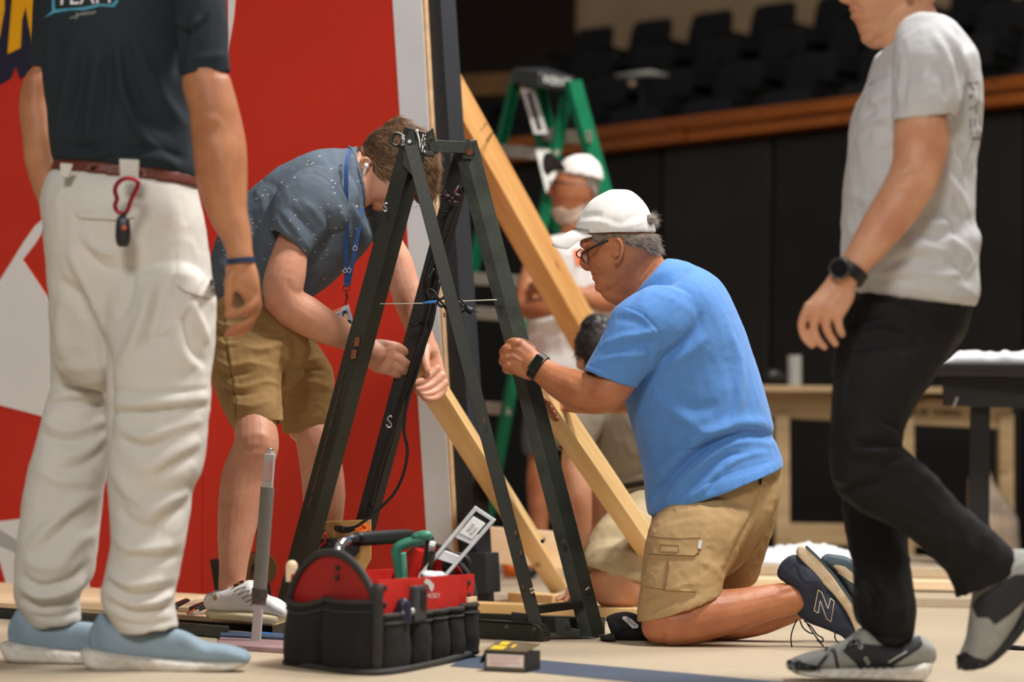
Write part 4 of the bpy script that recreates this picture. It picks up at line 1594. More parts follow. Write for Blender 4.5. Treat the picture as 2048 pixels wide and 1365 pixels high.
sculpt(body, [
    ([(1176, 551), (1184, 552), (1194, 552), (1204, 556)], 2.0, -2.2),          # mouth
    ([(1172, 537), (1182, 532), (1194, 540), (1204, 556)], 4, -1.5),           # cheek fold
    ([(1166, 506), (1180, 508), (1192, 511)], 7, -4),                           # eye hollow
    ([(1182, 514), (1192, 518), (1202, 516)], 3, 1.2),
    ([(1212, 584), (1232, 574), (1246, 558)], 6, -2.5),
    ([(1276, 560), (1292, 540), (1306, 524)], 3, -1.6), ([(1284, 568), (1300, 546), (1314, 528)], 3, -1.4), ([(1268, 552), (1280, 536), (1292, 522)], 3, -1.0),
    ([(1236, 508), (1238, 498), (1234, 487)], 3, -3),                            # ear bowl
    # tendons and veins on the hand
    ([(1014, 712), (1026, 712), (1042, 722), (1056, 728)], 2.2, 1.8), ([(1018, 705), (1030, 716), (1046, 724)], 1.8, 1.6), ([(1024, 694), (1040, 702), (1050, 712)], 3, 1.4),
    ([(1034, 680), (1046, 692), (1062, 706)], 3, 1.2), ([(1018, 726), (1034, 728), (1050, 736)], 2.2, 1.4), ([(1012, 707), (1022, 704), (1032, 706)], 2.5, -1.6), ([(1008, 721), (1020, 722), (1032, 722)], 2.5, -1.4), ([(1020, 692), (1030, 694), (1040, 696)], 2.5, -1.2),
    # forearm muscles
    ([(1120, 790), (1150, 792), (1180, 790)], 7, -2.5), ([(1140, 752), (1160, 770), (1186, 788)], 8, -2.5), ([(1146, 766), (1170, 760), (1200, 752)], 10, 2.5),
    ([(1205, 826), (1200, 812), (1206, 800)], 5, -2),
    # knee and calf
    ([(1324, 1236), (1334, 1252), (1340, 1280)], 8, -3), ([(1322, 1232), (1350, 1226), (1390, 1222)], 7, -2), ([(1420, 1236), (1480, 1228), (1560, 1214)], 14, 2),
    ([(1560, 1180), (1576, 1176), (1588, 1168)], 6, 2.5), ([(1556, 1190), (1574, 1186), (1590, 1184)], 6, -2.5)],
    [(.8, (40, 40, 40), 3, False)])
put('body', body, SK_BM, bm_)

# shirt
B = MB()
loft(B, [(1262, 596, 1331, 519, 6.18, .88), (1252, 612, 1352, 520, 6.18, 1.0), (1238, 632, 1388, 532, 6.185, 1.25), (1232, 668, 1440, 567, 6.185, 1.25), (1232, 720, 1480, 642, 6.185, 1.12), (1243, 775, 1508, 722, 6.185, 1.0),
         (1258, 835, 1530, 792, 6.18, .95), (1268, 875, 1546, 848, 6.18, .92), (1277, 915, 1545, 876, 6.18, .9), (1287, 960, 1556, 897, 6.17, .9), (1292, 1000, 1563, 916, 6.17, .97), (1297, 1030, 1566, 932, 6.17, 1.0)],
     sub=5, n=32, e0=('h', .03, .004), e1=('h', .02, .013), ex=2.15)
loft(B, [(1262, 590, 1402, 672, 6.06, .85), (1240, 606, 1370, 696, 6.04, .85), (1222, 626, 1340, 710, 6.03, .82), (1205, 671, 1312, 732, 6.02, .8), (1186, 706, 1288, 756, 6.02, .8), (1167, 740, 1272, 778, 6.02, .8)], sub=5, n=26, e1=HEM)
loft(B, [(1300, 600, 1400, 650, 6.34, .8), (1262, 680, 1350, 720, 6.40, .8), (1235, 740, 1310, 770, 6.42, .8)], sub=5, e1=HEM)
tee = voxel(B, .0042, 3)
SEAM = -1.6
sculpt(tee, [
    ([(1548, 874), (1500, 866), (1452, 874), (1404, 898), (1350, 945), (1312, 990), (1302, 1014)], 7, -12),
    ([(1548, 852), (1490, 846), (1440, 858), (1396, 878), (1340, 924), (1300, 975)], 13, 10),
    ([(1552, 892), (1500, 884), (1450, 896), (1396, 936), (1346, 985), (1318, 1016)], 8, 6),
    ([(1500, 906), (1450, 916), (1404, 956), (1352, 1000)], 5, -5),
    ([(1538, 905), (1488, 914), (1440, 944), (1400, 986), (1372, 1006)], 7, 5),
    ([(1452, 930), (1430, 962), (1416, 990)], 6, -4),
    ([(1462, 858), (1476, 820), (1482, 770), (1478, 716), (1462, 668)], 9, 6),
    ([(1448, 858), (1462, 810), (1464, 760), (1458, 712)], 9, -4),
    ([(1466, 850), (1440, 862), (1410, 862), (1380, 850), (1350, 830)], 10, 5),
    ([(1314, 722), (1342, 706), (1372, 684), (1396, 652), (1404, 622)], 9, -7),
    ([(1316, 738), (1350, 724), (1386, 700), (1416, 668)], 10, 5),
    ([(1322, 770), (1360, 800), (1400, 815), (1440, 806)], 12, -4), ([(1306, 790), (1346, 822), (1390, 842), (1430, 838)], 12, 4.5),
    ([(1276, 800), (1290, 860), (1310, 920), (1322, 960)], 14, 3),
    ([(1208, 692), (1246, 676), (1290, 668), (1322, 660)], 8, 5), ([(1204, 708), (1244, 694), (1286, 688), (1316, 684)], 7, -4),
    ([(1192, 724), (1232, 716), (1272, 712), (1300, 708)], 8, 4), ([(1230, 640), (1262, 640), (1296, 650)], 9, -3),
    ([(1276, 664), (1300, 700), (1296, 740)], 8, -3),
    ([(1249, 614), (1282, 627), (1312, 656), (1326, 690), (1314, 722)], 2.2, SEAM - .8), ([(1246, 619), (1279, 632), (1307, 660), (1320, 690)], 2.5, 1.2),
    ([(1172, 728), (1222, 748), (1278, 766)], 1.8, -1.6), ([(1302, 1016), (1400, 976), (1470, 944), (1560, 918)], 1.8, -1.6),
    ([(1288, 566), (1302, 544), (1318, 528), (1334, 524)], 2, -1.5), ([(1340, 536), (1310, 556), (1288, 584), (1276, 604)], 8, 2),
    ([(1340, 560), (1400, 590), (1440, 640), (1456, 700)], 20, 3)],
    [(4.5, (9, 9, 4.5), 2, False), (1.8, (17, 17, 9), 6, True), (.8, (42, 42, 26), 9, True)], gain=1.35)
tee_o = put('shirt', tee, M_TEE, bm_)

# shorts
B = MB()
loft(B, [(1308, 985, 1558, 900, 6.17, .74), (1306, 1015, 1562, 945, 6.17, .76), (1304, 1040, 1562, 985, 6.16, .82), (1298, 1070, 1545, 1035, 6.15, .82), (1320, 1110, 1510, 1090, 6.15, .7)], sub=4, n=28, e0=('h', .04, .006))
loft(B, [(1308, 1048, 1515, 1012, 6.11, .5), (1294, 1076, 1505, 1050, 6.05, .66), (1285, 1130, 1474, 1112, 6.02, .72), (1279, 1186, 1452, 1152, 6.0, .78), (1275, 1222, 1446, 1172, 6.0, .86), (1274, 1245, 1446, 1186, 6.0, .88)], sub=5, n=28, e1=('h', .015, .016))
loft(B, [(1370, 1010, 1560, 985, 6.26, .6), (1385, 1075, 1550, 1050, 6.27, .66), (1400, 1125, 1534, 1104, 6.28, .7), (1420, 1180, 1518, 1154, 6.28, .74), (1426, 1196, 1508, 1170, 6.28, .74)], sub=5, n=24, e1=('h', .04, .007))
sh = voxel(B, .0042, 3)
sculpt(sh, [
    ([(1528, 975), (1506, 1030), (1478, 1090), (1446, 1160)], 8, -10), ([(1512, 1000), (1490, 1060), (1466, 1110)], 12, 4), ([(1548, 990), (1530, 1050), (1500, 1110), (1474, 1150)], 9, 5),
    ([(1552, 1010), (1536, 1070), (1508, 1120)], 6, -4), ([(1536, 960), (1530, 1000), (1516, 1050)], 5, -4), ([(1544, 950), (1548, 990), (1538, 1030)], 6, 4),
    ([(1330, 1010), (1400, 990), (1470, 960)], 8, 2.5), ([(1300, 1060), (1350, 1040), (1400, 1030)], 6, -2), ([(1440, 1010), (1450, 1050), (1440, 1100)], 10, 3), ([(1420, 1010), (1424, 1060), (1414, 1110)], 9, -2.5),
    ([(1286, 1212), (1310, 1202), (1340, 1196), (1380, 1186)], 6, 4), ([(1284, 1200), (1312, 1190), (1350, 1180)], 5, -3.5), ([(1284, 1180), (1330, 1186), (1370, 1170), (1420, 1166)], 5, 3), ([(1300, 1226), (1330, 1212), (1362, 1196)], 4, -3),
    ([(1280, 1228), (1336, 1214), (1370, 1190), (1436, 1172)], 1.8, -1.6), ([(1298, 1036), (1340, 1020), (1350, 1030)], 2, -1.5), ([(1394, 1120), (1432, 1140), (1440, 1164)], 8, 3),
    ([(1410, 1150), (1426, 1120), (1416, 1090)], 7, -3)],
    [(3.5, (12, 12, 8), 4, False), (2.6, (34, 34, 30), 8, True)])
put('cargo_shorts', sh, M_KHAKI, bm_)
t_sh = tree(sh)
drape('cargo_pocket', [poly2d([(1294, 1106), (1398, 1110), (1394, 1184), (1340, 1182), (1286, 1172), (1284, 1140)])], t_sh, 6.0, M_KHAKI, bm_, off=.006)
drape('pocket_flap', [poly2d([(1304, 1056), (1401, 1060), (1396, 1106), (1388, 1112), (1296, 1108), (1290, 1100), (1296, 1076)])], t_sh, 6.0, M_KHAKI, bm_, off=.012)
fl = bpy.data.objects['pocket_flap']
drape('stitching', [ribbon2d([(1302, 1074), (1350, 1078), (1400, 1076)], 1.6), ribbon2d([(1320, 1090), (1357, 1092), (1357, 1106), (1320, 1104)], 1.2, closed=True), ribbon2d([(1336, 1120), (1334, 1150), (1328, 1176)], 4)], t_sh, 6.0, mat('dark_khaki', (128, 102, 68), rough=.9), fl, off=.0132)  # stitch lines on flap and pocket in a darker khaki
drape('white_tag', [poly2d([(1397, 1081), (1405, 1082), (1402, 1099), (1395, 1097)])], t_sh, 6.0, M_LABELW, bm_, off=.0135)
drape('zip_pull', [poly2d([(1520, 944), (1525, 944), (1523, 970), (1518, 970)])], t_sh, 6.1, M_BLK, bm_, off=.004)
drape('belt_loop', [poly2d([(1546, 938), (1560, 934), (1561, 944), (1548, 948)])], t_sh, 6.1, M_KHAKI, bm_, off=.005)

# cap
B = MB()
loft(B, [(1234, 379.5, 1244, 379.5, 6.17, .9), (1216, 382, 1262, 383, 6.17, .9), (1188, 396, 1281, 397, 6.17, .88), (1166, 419, 1297, 419, 6.17, .86), (1154, 443, 1308, 444, 6.17, .84), (1150, 458, 1312, 458, 6.17, .82), (1152, 470, 1312, 466, 6.17, .8)], sub=6, n=32, e0='f', e1=('h', .02, .008))
cp_ = voxel(B, .003, 3)
sculpt(cp_, [
    ([(1160, 448), (1196, 466), (1236, 468), (1300, 458)], 2.0, -1.2), ([(1240, 380), (1246, 410), (1250, 440), (1252, 470)], 1.6, -1.0), ([(1222, 384), (1186, 410), (1166, 440)], 1.6, -.8),
    ([(1160, 436), (1186, 430), (1206, 432)], 7, -3.5), ([(1166, 446), (1196, 444), (1220, 448)], 6, 2.2), ([(1224, 412), (1240, 406), (1256, 414)], 8, -2.5), ([(1216, 438), (1240, 446), (1270, 440)], 7, -2.2),
    ([(1250, 440), (1276, 430), (1292, 424)], 6, -2.5), ([(1256, 452), (1280, 446), (1292, 440)], 5, 2)],
    [(1.6, (26, 26, 26), 5, False)])
cap = put('cap', cp_, M_CAPW, bm_)
k = MB()
nu, nv = 20, 10
g1, g2 = [], []
for i in range(nu + 1):
    u = -1 + 2 * i / nu
    for j in range(nv + 1):
        v = j / nv
        bx, by, bd = 1150 + 34 * u * u, 459 + 12 * u * u, 6.17 - .068 * u
        rr = 1 - .12 * abs(u) ** 4
        tx, ty, td = 1104 + 16 * u * u + 10 * u ** 6, 489 + 11 * u * u, 6.17 - .060 * u
        x, y, d = bx + (tx - bx) * v * rr, by + (ty - by) * v * rr - 5 * math.sin(math.pi * v), bd + (td - bd) * v
        p = P(x, y, d)
        g1.append(p)
        g2.append(p - UP * .0035)
idx = lambda i, j: i * (nv + 1) + j
fs = [(idx(i, j), idx(i + 1, j), idx(i + 1, j + 1), idx(i, j + 1)) for i in range(nu) for j in range(nv)]
n1 = len(g1)
bl = [idx(i, 0) for i in range(nu + 1)] + [idx(nu, j) for j in range(1, nv + 1)] + [idx(i, nv) for i in range(nu - 1, -1, -1)] + [idx(0, j) for j in range(nv - 1, 0, -1)]
k.add(g1 + g2, fs + [tuple(n1 + q for q in f)[::-1] for f in fs] + [(bl[i], bl[(i + 1) % len(bl)], n1 + bl[(i + 1) % len(bl)], n1 + bl[i]) for i in range(len(bl))])
put('brim', k.mesh(), M_CAPW, cap, smooth=True, autos=50)
drape('cap_lettering', [text2d('AMISSION', 1161, 460, 8.0, ang=.13)], cp_, 6.1, M_INK, cap, off=.0012)
# hair: back and side of the head plus the tuft through the cap
hair_poly = [(1176, 467), (1318, 467), (1330, 500), (1310, 512), (1296, 506), (1280, 496), (1262, 494), (1248, 488), (1244, 474), (1222, 474), (1208, 482), (1200, 492), (1192, 486), (1180, 478)]
hs = shell(body, hair_poly, 5, ramp=5, rough=1.5)
hr = put('hair', hs, M_GREYHAIR, bm_)
k = MB()
blob(k, 1298, 441, 6.135, 9, 12, 14)
blob(k, 1304, 440, 6.17, 8, 12, 20)
tf_ = voxel(k, .003, 2)
tuft = put('hair_tuft', tf_, M_GREYHAIR, bm_)
strands('hair_strands', tf_, lambda p: (.6, .1, -.5), 350, .02, .0003, M_GREYHAIR2, bm_, lift=.5, jitter=.5)
hs2 = shell(body, hair_poly, 4, ramp=4)
strands('hair_strands', hs2, lambda p: (.9, .2, -.5), 1500, .022, .00035, M_GREYHAIR2, bm_, lift=.2, jitter=.3)
# glasses
gl = MB()
gl.tube([P(1216, 481, 6.098), P(1196, 490, 6.10), P(1177, 500, 6.105), P(1172, 503, 6.11)], [.0028, .0028, .0026, .0026], 8, 3)
gls = put('glasses', gl.mesh(), M_FRAME, bm_, smooth=True)
k = MB()
for pts, d in ((((1164, 508), (1175, 503), (1177, 515), (1175, 528), (1168, 524), (1162, 514)), 6.115), (((1153, 505), (1161, 499), (1166, 502), (1165, 513), (1158, 516), (1153, 511)), 6.205)):
    pp = [P(x, y, d) for x, y in pts]
    k.tube(pp + [pp[0]], .0017, 8)
k.tube([P(1164, 508, 6.13), P(1162, 505, 6.17), P(1163, 506, 6.2)], .0017, 8, 3)
k.obj('lens_rims', M_FRAME, gls, smooth=True)
k = MB()
k.prism([P(x, y, 6.115) for x, y in ((1164, 508), (1175, 504), (1176, 515), (1174, 527), (1168, 523), (1163, 514))], FW * .001)
k.prism([P(x, y, 6.205) for x, y in ((1154, 505), (1161, 500), (1165, 503), (1164, 513), (1158, 515), (1154, 511))], FW * .001)
k.obj('lenses', M_GLASS, gls)
# fitness watch
w0, w1 = P(1083, 739, 6.108), P(1069, 729.5, 6.113)
band('watch_band', w0, w1, .0335, M_BLK, bm_, th=.0025)
k = MB()
c = P(1071, 727, 6.066)
ax = (P(1083, 712, 6.07) - P(1060, 745, 6.07)).normalized()
sd = (P(1080, 735, 6.07) - P(1065, 724, 6.07)).normalized()
nn = ax.cross(sd).normalized()
if nn.dot(FW) > 0:
    nn = -nn
k.prism([c + ax * a * .0225 + sd * b * .011 - nn * .004 for a, b in ((-1, -.8), (-.85, -1), (.85, -1), (1, -.8), (1, .8), (.85, 1), (-.85, 1), (-1, .8))], nn * .011)
wf = k.obj('watch_case', M_BLKM, bm_, bevel=.0015)
k = MB()
k.prism([c + ax * a * .019 + sd * b * .0085 + nn * .007 for a, b in ((-1, -1), (1, -1), (1, 1), (-1, 1))], nn * .0008)
k.obj('watch_screen', mat('dark_green_screen', (16, 30, 22), rough=.12, var=.05), wf)

# shoes
def kneel_shoe(rows, sole, d, parent, mu, ms):
    k = MB()
    loft(k, rows, sub=5, n=24, ex=2.6, e0='r', e1='r')
    up = voxel(k, .003, 3)
    k = MB()
    loft(k, sole, sub=5, n=20, ex=5, e0='r', e1='r')
    so = voxel(k, .003, 2)
    return up, so


ur = [(1560, 1160, 1598, 1112, 6.02, .62), (1572, 1168, 1612, 1122, 6.02, .84), (1591, 1186, 1632, 1144, 6.02, 1.25), (1590, 1222, 1656, 1172, 6.02, .66), (1612, 1244, 1680, 1202, 6.02, .66), (1648, 1258, 1702, 1240, 6.02, .8), (1684, 1274, 1716, 1268, 6.02, 1.2), (1694, 1288, 1722, 1288, 6.02, 1.2)]
sr = [(1598, 1117, 1612, 1094, 6.02, 1.7), (1614, 1135, 1636, 1114, 6.02, 1.6), (1636, 1162, 1658, 1142, 6.02, 1.5), (1662, 1186, 1680, 1172, 6.02, 1.9), (1688, 1220, 1704, 1206, 6.02, 2.1), (1704, 1252, 1720, 1246, 6.02, 2.3), (1712, 1284, 1728, 1284, 6.02, 2.2)]
up, so = kneel_shoe(ur, sr, 6.02, bm_, None, None)
sculpt(up, [([(1570, 1146), (1586, 1128), (1596, 1130), (1602, 1150), (1612, 1162), (1634, 1164)], 2, 1.5), ([(1574, 1150), (1588, 1134), (1596, 1152), (1608, 1168), (1640, 1168)], 2, -1.2), ([(1592, 1186), (1598, 1230)], 3, -1.5)], [(.8, (60, 60, 60), 3, False)])
s1 = put('shoe', up, M_NAVYSH, bm_)
sculpt(so, [([(1606, 1100), (1640, 1136), (1672, 1174)], 2, -1), ([(1612, 1122), (1640, 1148), (1664, 1176)], 1.6, -1)])
put('sole', so, M_CREAM, s1)
M_LBL = mat('navy_letter', (46, 52, 70), rough=.7, var=.08)
NP = [(1520 + x / 5.25, 1050 + y / 5.25) for x, y in ((610, 685), (650, 715), (715, 885), (740, 775), (780, 805), (745, 1022), (700, 990), (632, 800), (612, 930), (568, 905))]
t_up = tree(up)
drape('letter', [poly2d(NP, 4)], t_up, 5.98, M_LBL, s1, off=.0012)
drape('letter_outline', [ribbon2d([NP[i], NP[(i + 1) % len(NP)]], 1.5, sub=1, step=3) for i in range(len(NP))], t_up, 5.98, M_CREAM, s1, off=.0022)
drape('tread', [ribbon2d([(1612, 1093), (1640, 1120), (1662, 1144), (1684, 1174), (1706, 1206)], 5)], tree(so), 5.98, M_TEAL, s1, off=.003)
k = MB()
for pts in ([(1594, 1240), (1586, 1258), (1582, 1276), (1584, 1296), (1592, 1312)], [(1600, 1242), (1606, 1256), (1618, 1266), (1628, 1268)], [(1608, 1242), (1622, 1254), (1634, 1270), (1644, 1276), (1646, 1284), (1638, 1282), (1626, 1266), (1614, 1248)], [(1634, 1280), (1642, 1288), (1647, 1294)], [(1670, 1266), (1670, 1276), (1674, 1284), (1682, 1291)]):
    k.tube([P(x, y, 5.99) for x, y in pts], .0019, 6, 4)
k.obj('laces', M_BLK, s1, smooth=True)
ur2 = [(1628, 1160, 1652, 1124, 6.22, .9), (1640, 1186, 1676, 1146, 6.22, 1.0), (1660, 1220, 1704, 1186, 6.22, 1.0), (1686, 1258, 1728, 1230, 6.22, 1.0), (1704, 1270, 1738, 1262, 6.22, 1.3)]
sr2 = [(1648, 1126, 1666, 1110, 6.22, 1.9), (1674, 1148, 1704, 1120, 6.22, 1.6), (1698, 1184, 1724, 1160, 6.22, 1.7), (1722, 1226, 1744, 1206, 6.22, 1.9), (1734, 1258, 1752, 1252, 6.22, 2.0)]
up, so = kneel_shoe(ur2, sr2, 6.22, bm_, None, None)
s2 = put('shoe', up, M_NAVYSH, bm_)
put('sole', so, M_TEAL, s2)
drape('tread', [poly2d([(1660, 1136), (1672, 1130), (1690, 1134), (1712, 1152), (1716, 1172), (1700, 1164), (1684, 1152), (1668, 1142)])], tree(so), 6.2, M_CREAM, s2, off=.002)

# ------------------------------------------------------------------ young man stooping in the blue-grey shirt
M_CHAM = mat('chambray', (90, 101, 114), rough=.85, var=.12, vs=4, fine=.14, fs=420, bump=.25, bs=45, spec=.2)
M_TANSH = mat('tan_shorts', (160, 128, 84), rough=.85, var=.06, vs=5, fine=.06, fs=500, bump=.25, bs=40, spec=.2)
M_LANY = mat('lanyard_blue', (24, 66, 124), rough=.6, var=.08, vs=30)
M_HAIRB = mat('brown_hair', (66, 46, 32), rough=.6, var=.35, vs=70)
M_HAIRB2 = mat('brown_hair_strand', (140, 106, 76), rough=.45, var=.5, vs=60)
M_WSHOE = mat('white_leather', (230, 228, 226), rough=.5, var=.03, vs=6)
M_GUM = mat('cream_gum_sole', (226, 210, 170), rough=.6, var=.06, vs=12)

YM_SHIRT = [(714, 294, 718, 390, 6.415, .9), (692, 298, 728, 422, 6.41, 1.05), (664, 299, 740, 450, 6.41, 1.2), (626, 306, 744, 482, 6.41, 1.15), (560, 334, 722, 514, 6.40, 1.05), (496, 386, 690, 540, 6.39, .98),
         (446, 450, 656, 570, 6.37, .92), (423, 512, 628, 592, 6.35, .92), (424, 556, 618, 616, 6.34, .92), (433, 594, 612, 650, 6.33, .9), (455, 622, 612, 700, 6.33, .85)]
YM_HIP = [(438, 592, 608, 648, 6.32, .8), (428, 612, 614, 672, 6.31, .86), (424, 650, 622, 700, 6.30, .9), (440, 700, 612, 724, 6.30, .85)]
YM_NEAR = [(426, 620, 590, 670, 6.25, .66), (420, 680, 588, 708, 6.22, .7), (416, 735, 566, 742, 6.19, .72), (428, 780, 563, 786, 6.17, .74), (448, 826, 566, 824, 6.14, .76), (467, 862, 567, 844, 6.13, .78)]
YM_FAR = [(500, 650, 626, 690, 6.40, .62), (520, 690, 650, 718, 6.44, .66), (550, 735, 668, 752, 6.47, .7), (560, 780, 668, 785, 6.48, .72), (562, 826, 662, 822, 6.49, .74), (565, 866, 655, 852, 6.5, .74)]
ym = thing('person', 'young man stooping in a blue-grey patterned shirt and tan shorts', 'person', FL(520, 1240, .042))
B = MB()
# head
loft(B, [(772, 262, 818, 258, 6.44, .75), (748, 276, 842, 272, 6.44, .76), (735, 296, 856, 296, 6.44, .76), (728, 318, 862, 318, 6.44, .76), (722, 342, 862, 344, 6.44, .75), (718, 364, 856, 368, 6.43, .72),
         (724, 384, 845, 388, 6.42, .68), (736, 400, 828, 402, 6.42, .66), (746, 411, 800, 412, 6.42, .6)], sub=4, ex=2.2)
limb(B, [(806, 398, 8, 6.42), (806, 412, 8, 6.42), (800, 420, 9, 6.42)])
blob(B, 758, 410, 6.42, 13, 9, 18)
blob(B, 776, 411, 6.42, 7, 5, 14)
# neck
loft(B, [(718, 310, 762, 395, 6.42, .8), (696, 320, 740, 410, 6.41, .8), (668, 330, 720, 420, 6.40, 1.0)], sub=4)
# ear
limb(B, [(728, 348, 4, 6.37), (722, 338, 3.6, 6.362), (721, 326, 3.6, 6.358), (727, 317, 3.6, 6.358), (736, 318, 3.4, 6.36), (741, 326, 3.2, 6.365)], n=10)
blob(B, 731, 331, 6.372, 9, 15, 8)
limb(B, [(735, 328, 3, 6.362), (733, 337, 3, 6.362), (729, 343, 3, 6.366)], n=8)
# near arm
limb(B, [(632, 420, 30, 6.27), (590, 478, 32, 6.22), (572, 545, 41, 6.19), (566, 585, 41, 6.19), (580, 612, 40, 6.2), (612, 632, 40, 6.22), (655, 656, 34, 6.26), (698, 675, 28, 6.31), (734, 700, 24, 6.345), (748, 708, 25, 6.35)], n=20)
blob(B, 548, 605, 6.19, 20, 22, 24)
loft(B, [(741, 679, 727, 724, 6.345, .62), (764, 679, 744, 742, 6.36, .5), (786, 683, 770, 750, 6.37, .44), (796, 692, 782, 748, 6.38, .4)], ex=2.5)
limb(B, [(786, 692, 10, 6.375), (800, 697, 9.5, 6.37), (809, 704, 8.5, 6.38), (811, 716, 8, 6.41)], n=12)
limb(B, [(784, 708, 10, 6.37), (800, 718, 9.5, 6.365), (813, 728, 8.5, 6.37), (816, 738, 8, 6.40)], n=12)
limb(B, [(780, 724, 10, 6.37), (796, 734, 9.5, 6.37), (807, 741, 8.5, 6.38), (812, 748, 8, 6.41)], n=12)
limb(B, [(770, 738, 9, 6.37), (784, 746, 8.5, 6.375), (796, 750, 8, 6.39)], n=12)
limb(B, [(752, 700, 10, 6.38), (776, 700, 9, 6.42), (800, 712, 8, 6.45)], n=12)
# far arm
limb(B, [(762, 440, 24, 6.57), (780, 490, 27, 6.575), (794, 525, 31, 6.575), (812, 585, 31, 6.56), (830, 637, 28, 6.55), (846, 682, 24, 6.53), (856, 705, 22, 6.52)], n=18)
loft(B, [(834, 690, 876, 690, 6.525, .6), (843, 715, 884, 720, 6.515, .55), (852, 745, 892, 752, 6.50, .5), (862, 770, 892, 772, 6.49, .45)], ex=2.4)
limb(B, [(850, 700, 11, 6.49), (850, 722, 10, 6.455), (853, 741, 8.5, 6.44), (853, 746, 8, 6.44)], n=12)
for pts in (((874, 738, 9.5), (856, 755, 9), (840, 764, 8.5), (830, 768, 7.5)), ((884, 752, 9.5), (864, 770, 9), (846, 778, 8.5), (834, 780, 7.5)), ((889, 766, 9), (872, 784, 9), (854, 789, 8), (842, 788, 7)), ((887, 779, 8.5), (876, 794, 8), (860, 799, 7.5), (848, 796, 7))):
    limb(B, [(x, y, r, 6.475 - .02 * i + (.012 if i == 3 else 0)) for i, (x, y, r) in enumerate(pts)], n=12)
# torso and legs
loft(B, shrink(YM_SHIRT, .8), n=24)
loft(B, shrink(YM_HIP, .78), n=24)
loft(B, shrink(YM_NEAR, .74), n=22)
loft(B, shrink(YM_FAR, .74), n=22)
limb(B, [(505, 800, 36, 6.16), (510, 845, 41, 6.13), (513, 885, 45, 6.1), (506, 912, 46, 6.1), (489, 955, 46, 6.1), (480, 1015, 44, 6.09), (471, 1079, 36, 6.07), (466, 1140, 28, 6.05), (464, 1175, 27, 6.05), (470, 1210, 26, 6.04), (500, 1226, 18, 6.02), (535, 1234, 12, 6.0)], n=20)
limb(B, [(612, 800, 30, 6.49), (616, 845, 33, 6.5), (632, 885, 40, 6.5), (646, 960, 43, 6.52), (648, 1020, 41, 6.52), (648, 1100, 30, 6.52), (648, 1180, 26, 6.52), (662, 1208, 18, 6.5), (690, 1214, 13, 6.48)], n=18)
body = voxel(B, .0033, 4)
sculpt(body, [
    ([(766, 405), (776, 407), (786, 404)], 2, -2), ([(700, 690), (730, 702)], 4, -.8),
    ([(790, 696), (776, 698), (764, 700)], 2.5, 1.2), ([(786, 712), (770, 712), (756, 710)], 2.5, 1.0), ([(792, 703), (804, 711), (812, 718)], 2.2, -2), ([(788, 720), (800, 728), (808, 734)], 2, -2), ([(782, 736), (794, 742)], 2, -1.8),
    ([(872, 750), (850, 770), (832, 774)], 2, -2.2), ([(882, 764), (860, 781), (842, 784)], 2, -2.2), ([(886, 778), (868, 792), (850, 793)], 2, -2.2),
    ([(566, 560), (590, 585), (606, 590)], 8, -2), ([(600, 590), (650, 630), (700, 660)], 12, 2),
    ([(478, 880), (500, 900), (530, 890)], 8, -2.5), ([(500, 866), (528, 872), (534, 900)], 8, 2), ([(455, 950), (446, 1010), (446, 1070)], 8, -1.5),
    ([(446, 1168), (456, 1180), (460, 1192)], 5, 2), ([(440, 1150), (444, 1180)], 4, -2), ([(729, 340), (732, 330), (732, 322)], 3, -2.5)],
    [(.8, (40, 40, 40), 3, False)])
put('body', body, SK_YM, ym)

# shirt
B = MB()
loft(B, YM_SHIRT, sub=5, n=34, e0=('h', .03, .004), e1=HEM, ex=2.15)
loft(B, [(610, 340, 702, 440, 6.30, .85), (570, 362, 680, 462, 6.26, .85), (544, 400, 652, 470, 6.23, .85), (537, 436, 628, 494, 6.21, .84), (538, 462, 614, 514, 6.20, .84)], sub=5, n=26, e1=HEM)
loft(B, [(715, 390, 780, 400, 6.52, .8), (735, 440, 796, 440, 6.56, .85), (742, 484, 804, 483, 6.57, .85)], sub=5, e1=HEM)
cs_ = voxel(B, .0042, 3)
sculpt(cs_, [
    ([(558, 384), (590, 356), (626, 346), (652, 360), (672, 378)], 2.5, -1.6), ([(540, 386), (536, 420), (536, 450)], 2.5, -1.0),
    ([(650, 420), (660, 452), (650, 490), (630, 520)], 8, -7), ([(676, 410), (684, 440), (676, 476)], 8, 5), ([(560, 420), (585, 450), (616, 500)], 8, 5), ([(574, 410), (606, 442), (630, 476)], 8, -5),
    ([(548, 430), (568, 462), (596, 496)], 7, 4.5), ([(600, 400), (628, 424), (644, 450)], 8, 4), ([(544, 448), (580, 476), (616, 502)], 1.8, -1.4),
    ([(500, 420), (512, 480), (516, 540)], 10, -5), ([(480, 440), (492, 500), (500, 560)], 10, 5), ([(450, 500), (480, 530), (508, 590)], 9, -6), ([(436, 520), (462, 560), (492, 600)], 9, 6), ([(430, 555), (452, 590), (470, 612)], 6, -5),
    ([(640, 545), (600, 530), (560, 540), (530, 560)], 10, 5), ([(650, 565), (610, 556), (570, 570)], 9, -5), ([(690, 520), (660, 500), (630, 510)], 10, 4),
    ([(720, 500), (710, 460), (704, 420)], 7, -4), ([(600, 600), (570, 620), (540, 640)], 8, -5), ([(598, 640), (570, 660), (548, 670)], 8, 5), ([(520, 360), (548, 372), (560, 390)], 8, -3), ([(508, 376), (524, 400), (530, 430)], 8, 3),
    ([(690, 330), (676, 360), (660, 372)], 6, 3), ([(700, 320), (690, 350), (684, 380)], 5, -3)],
    [(4.5, (9, 9, 6), 12, False), (2.2, (20, 20, 16), 7, True), (1.0, (44, 44, 30), 10, True)], gain=1.3)
put('shirt', cs_, M_CHAM, ym)
t_cs = tree(cs_)
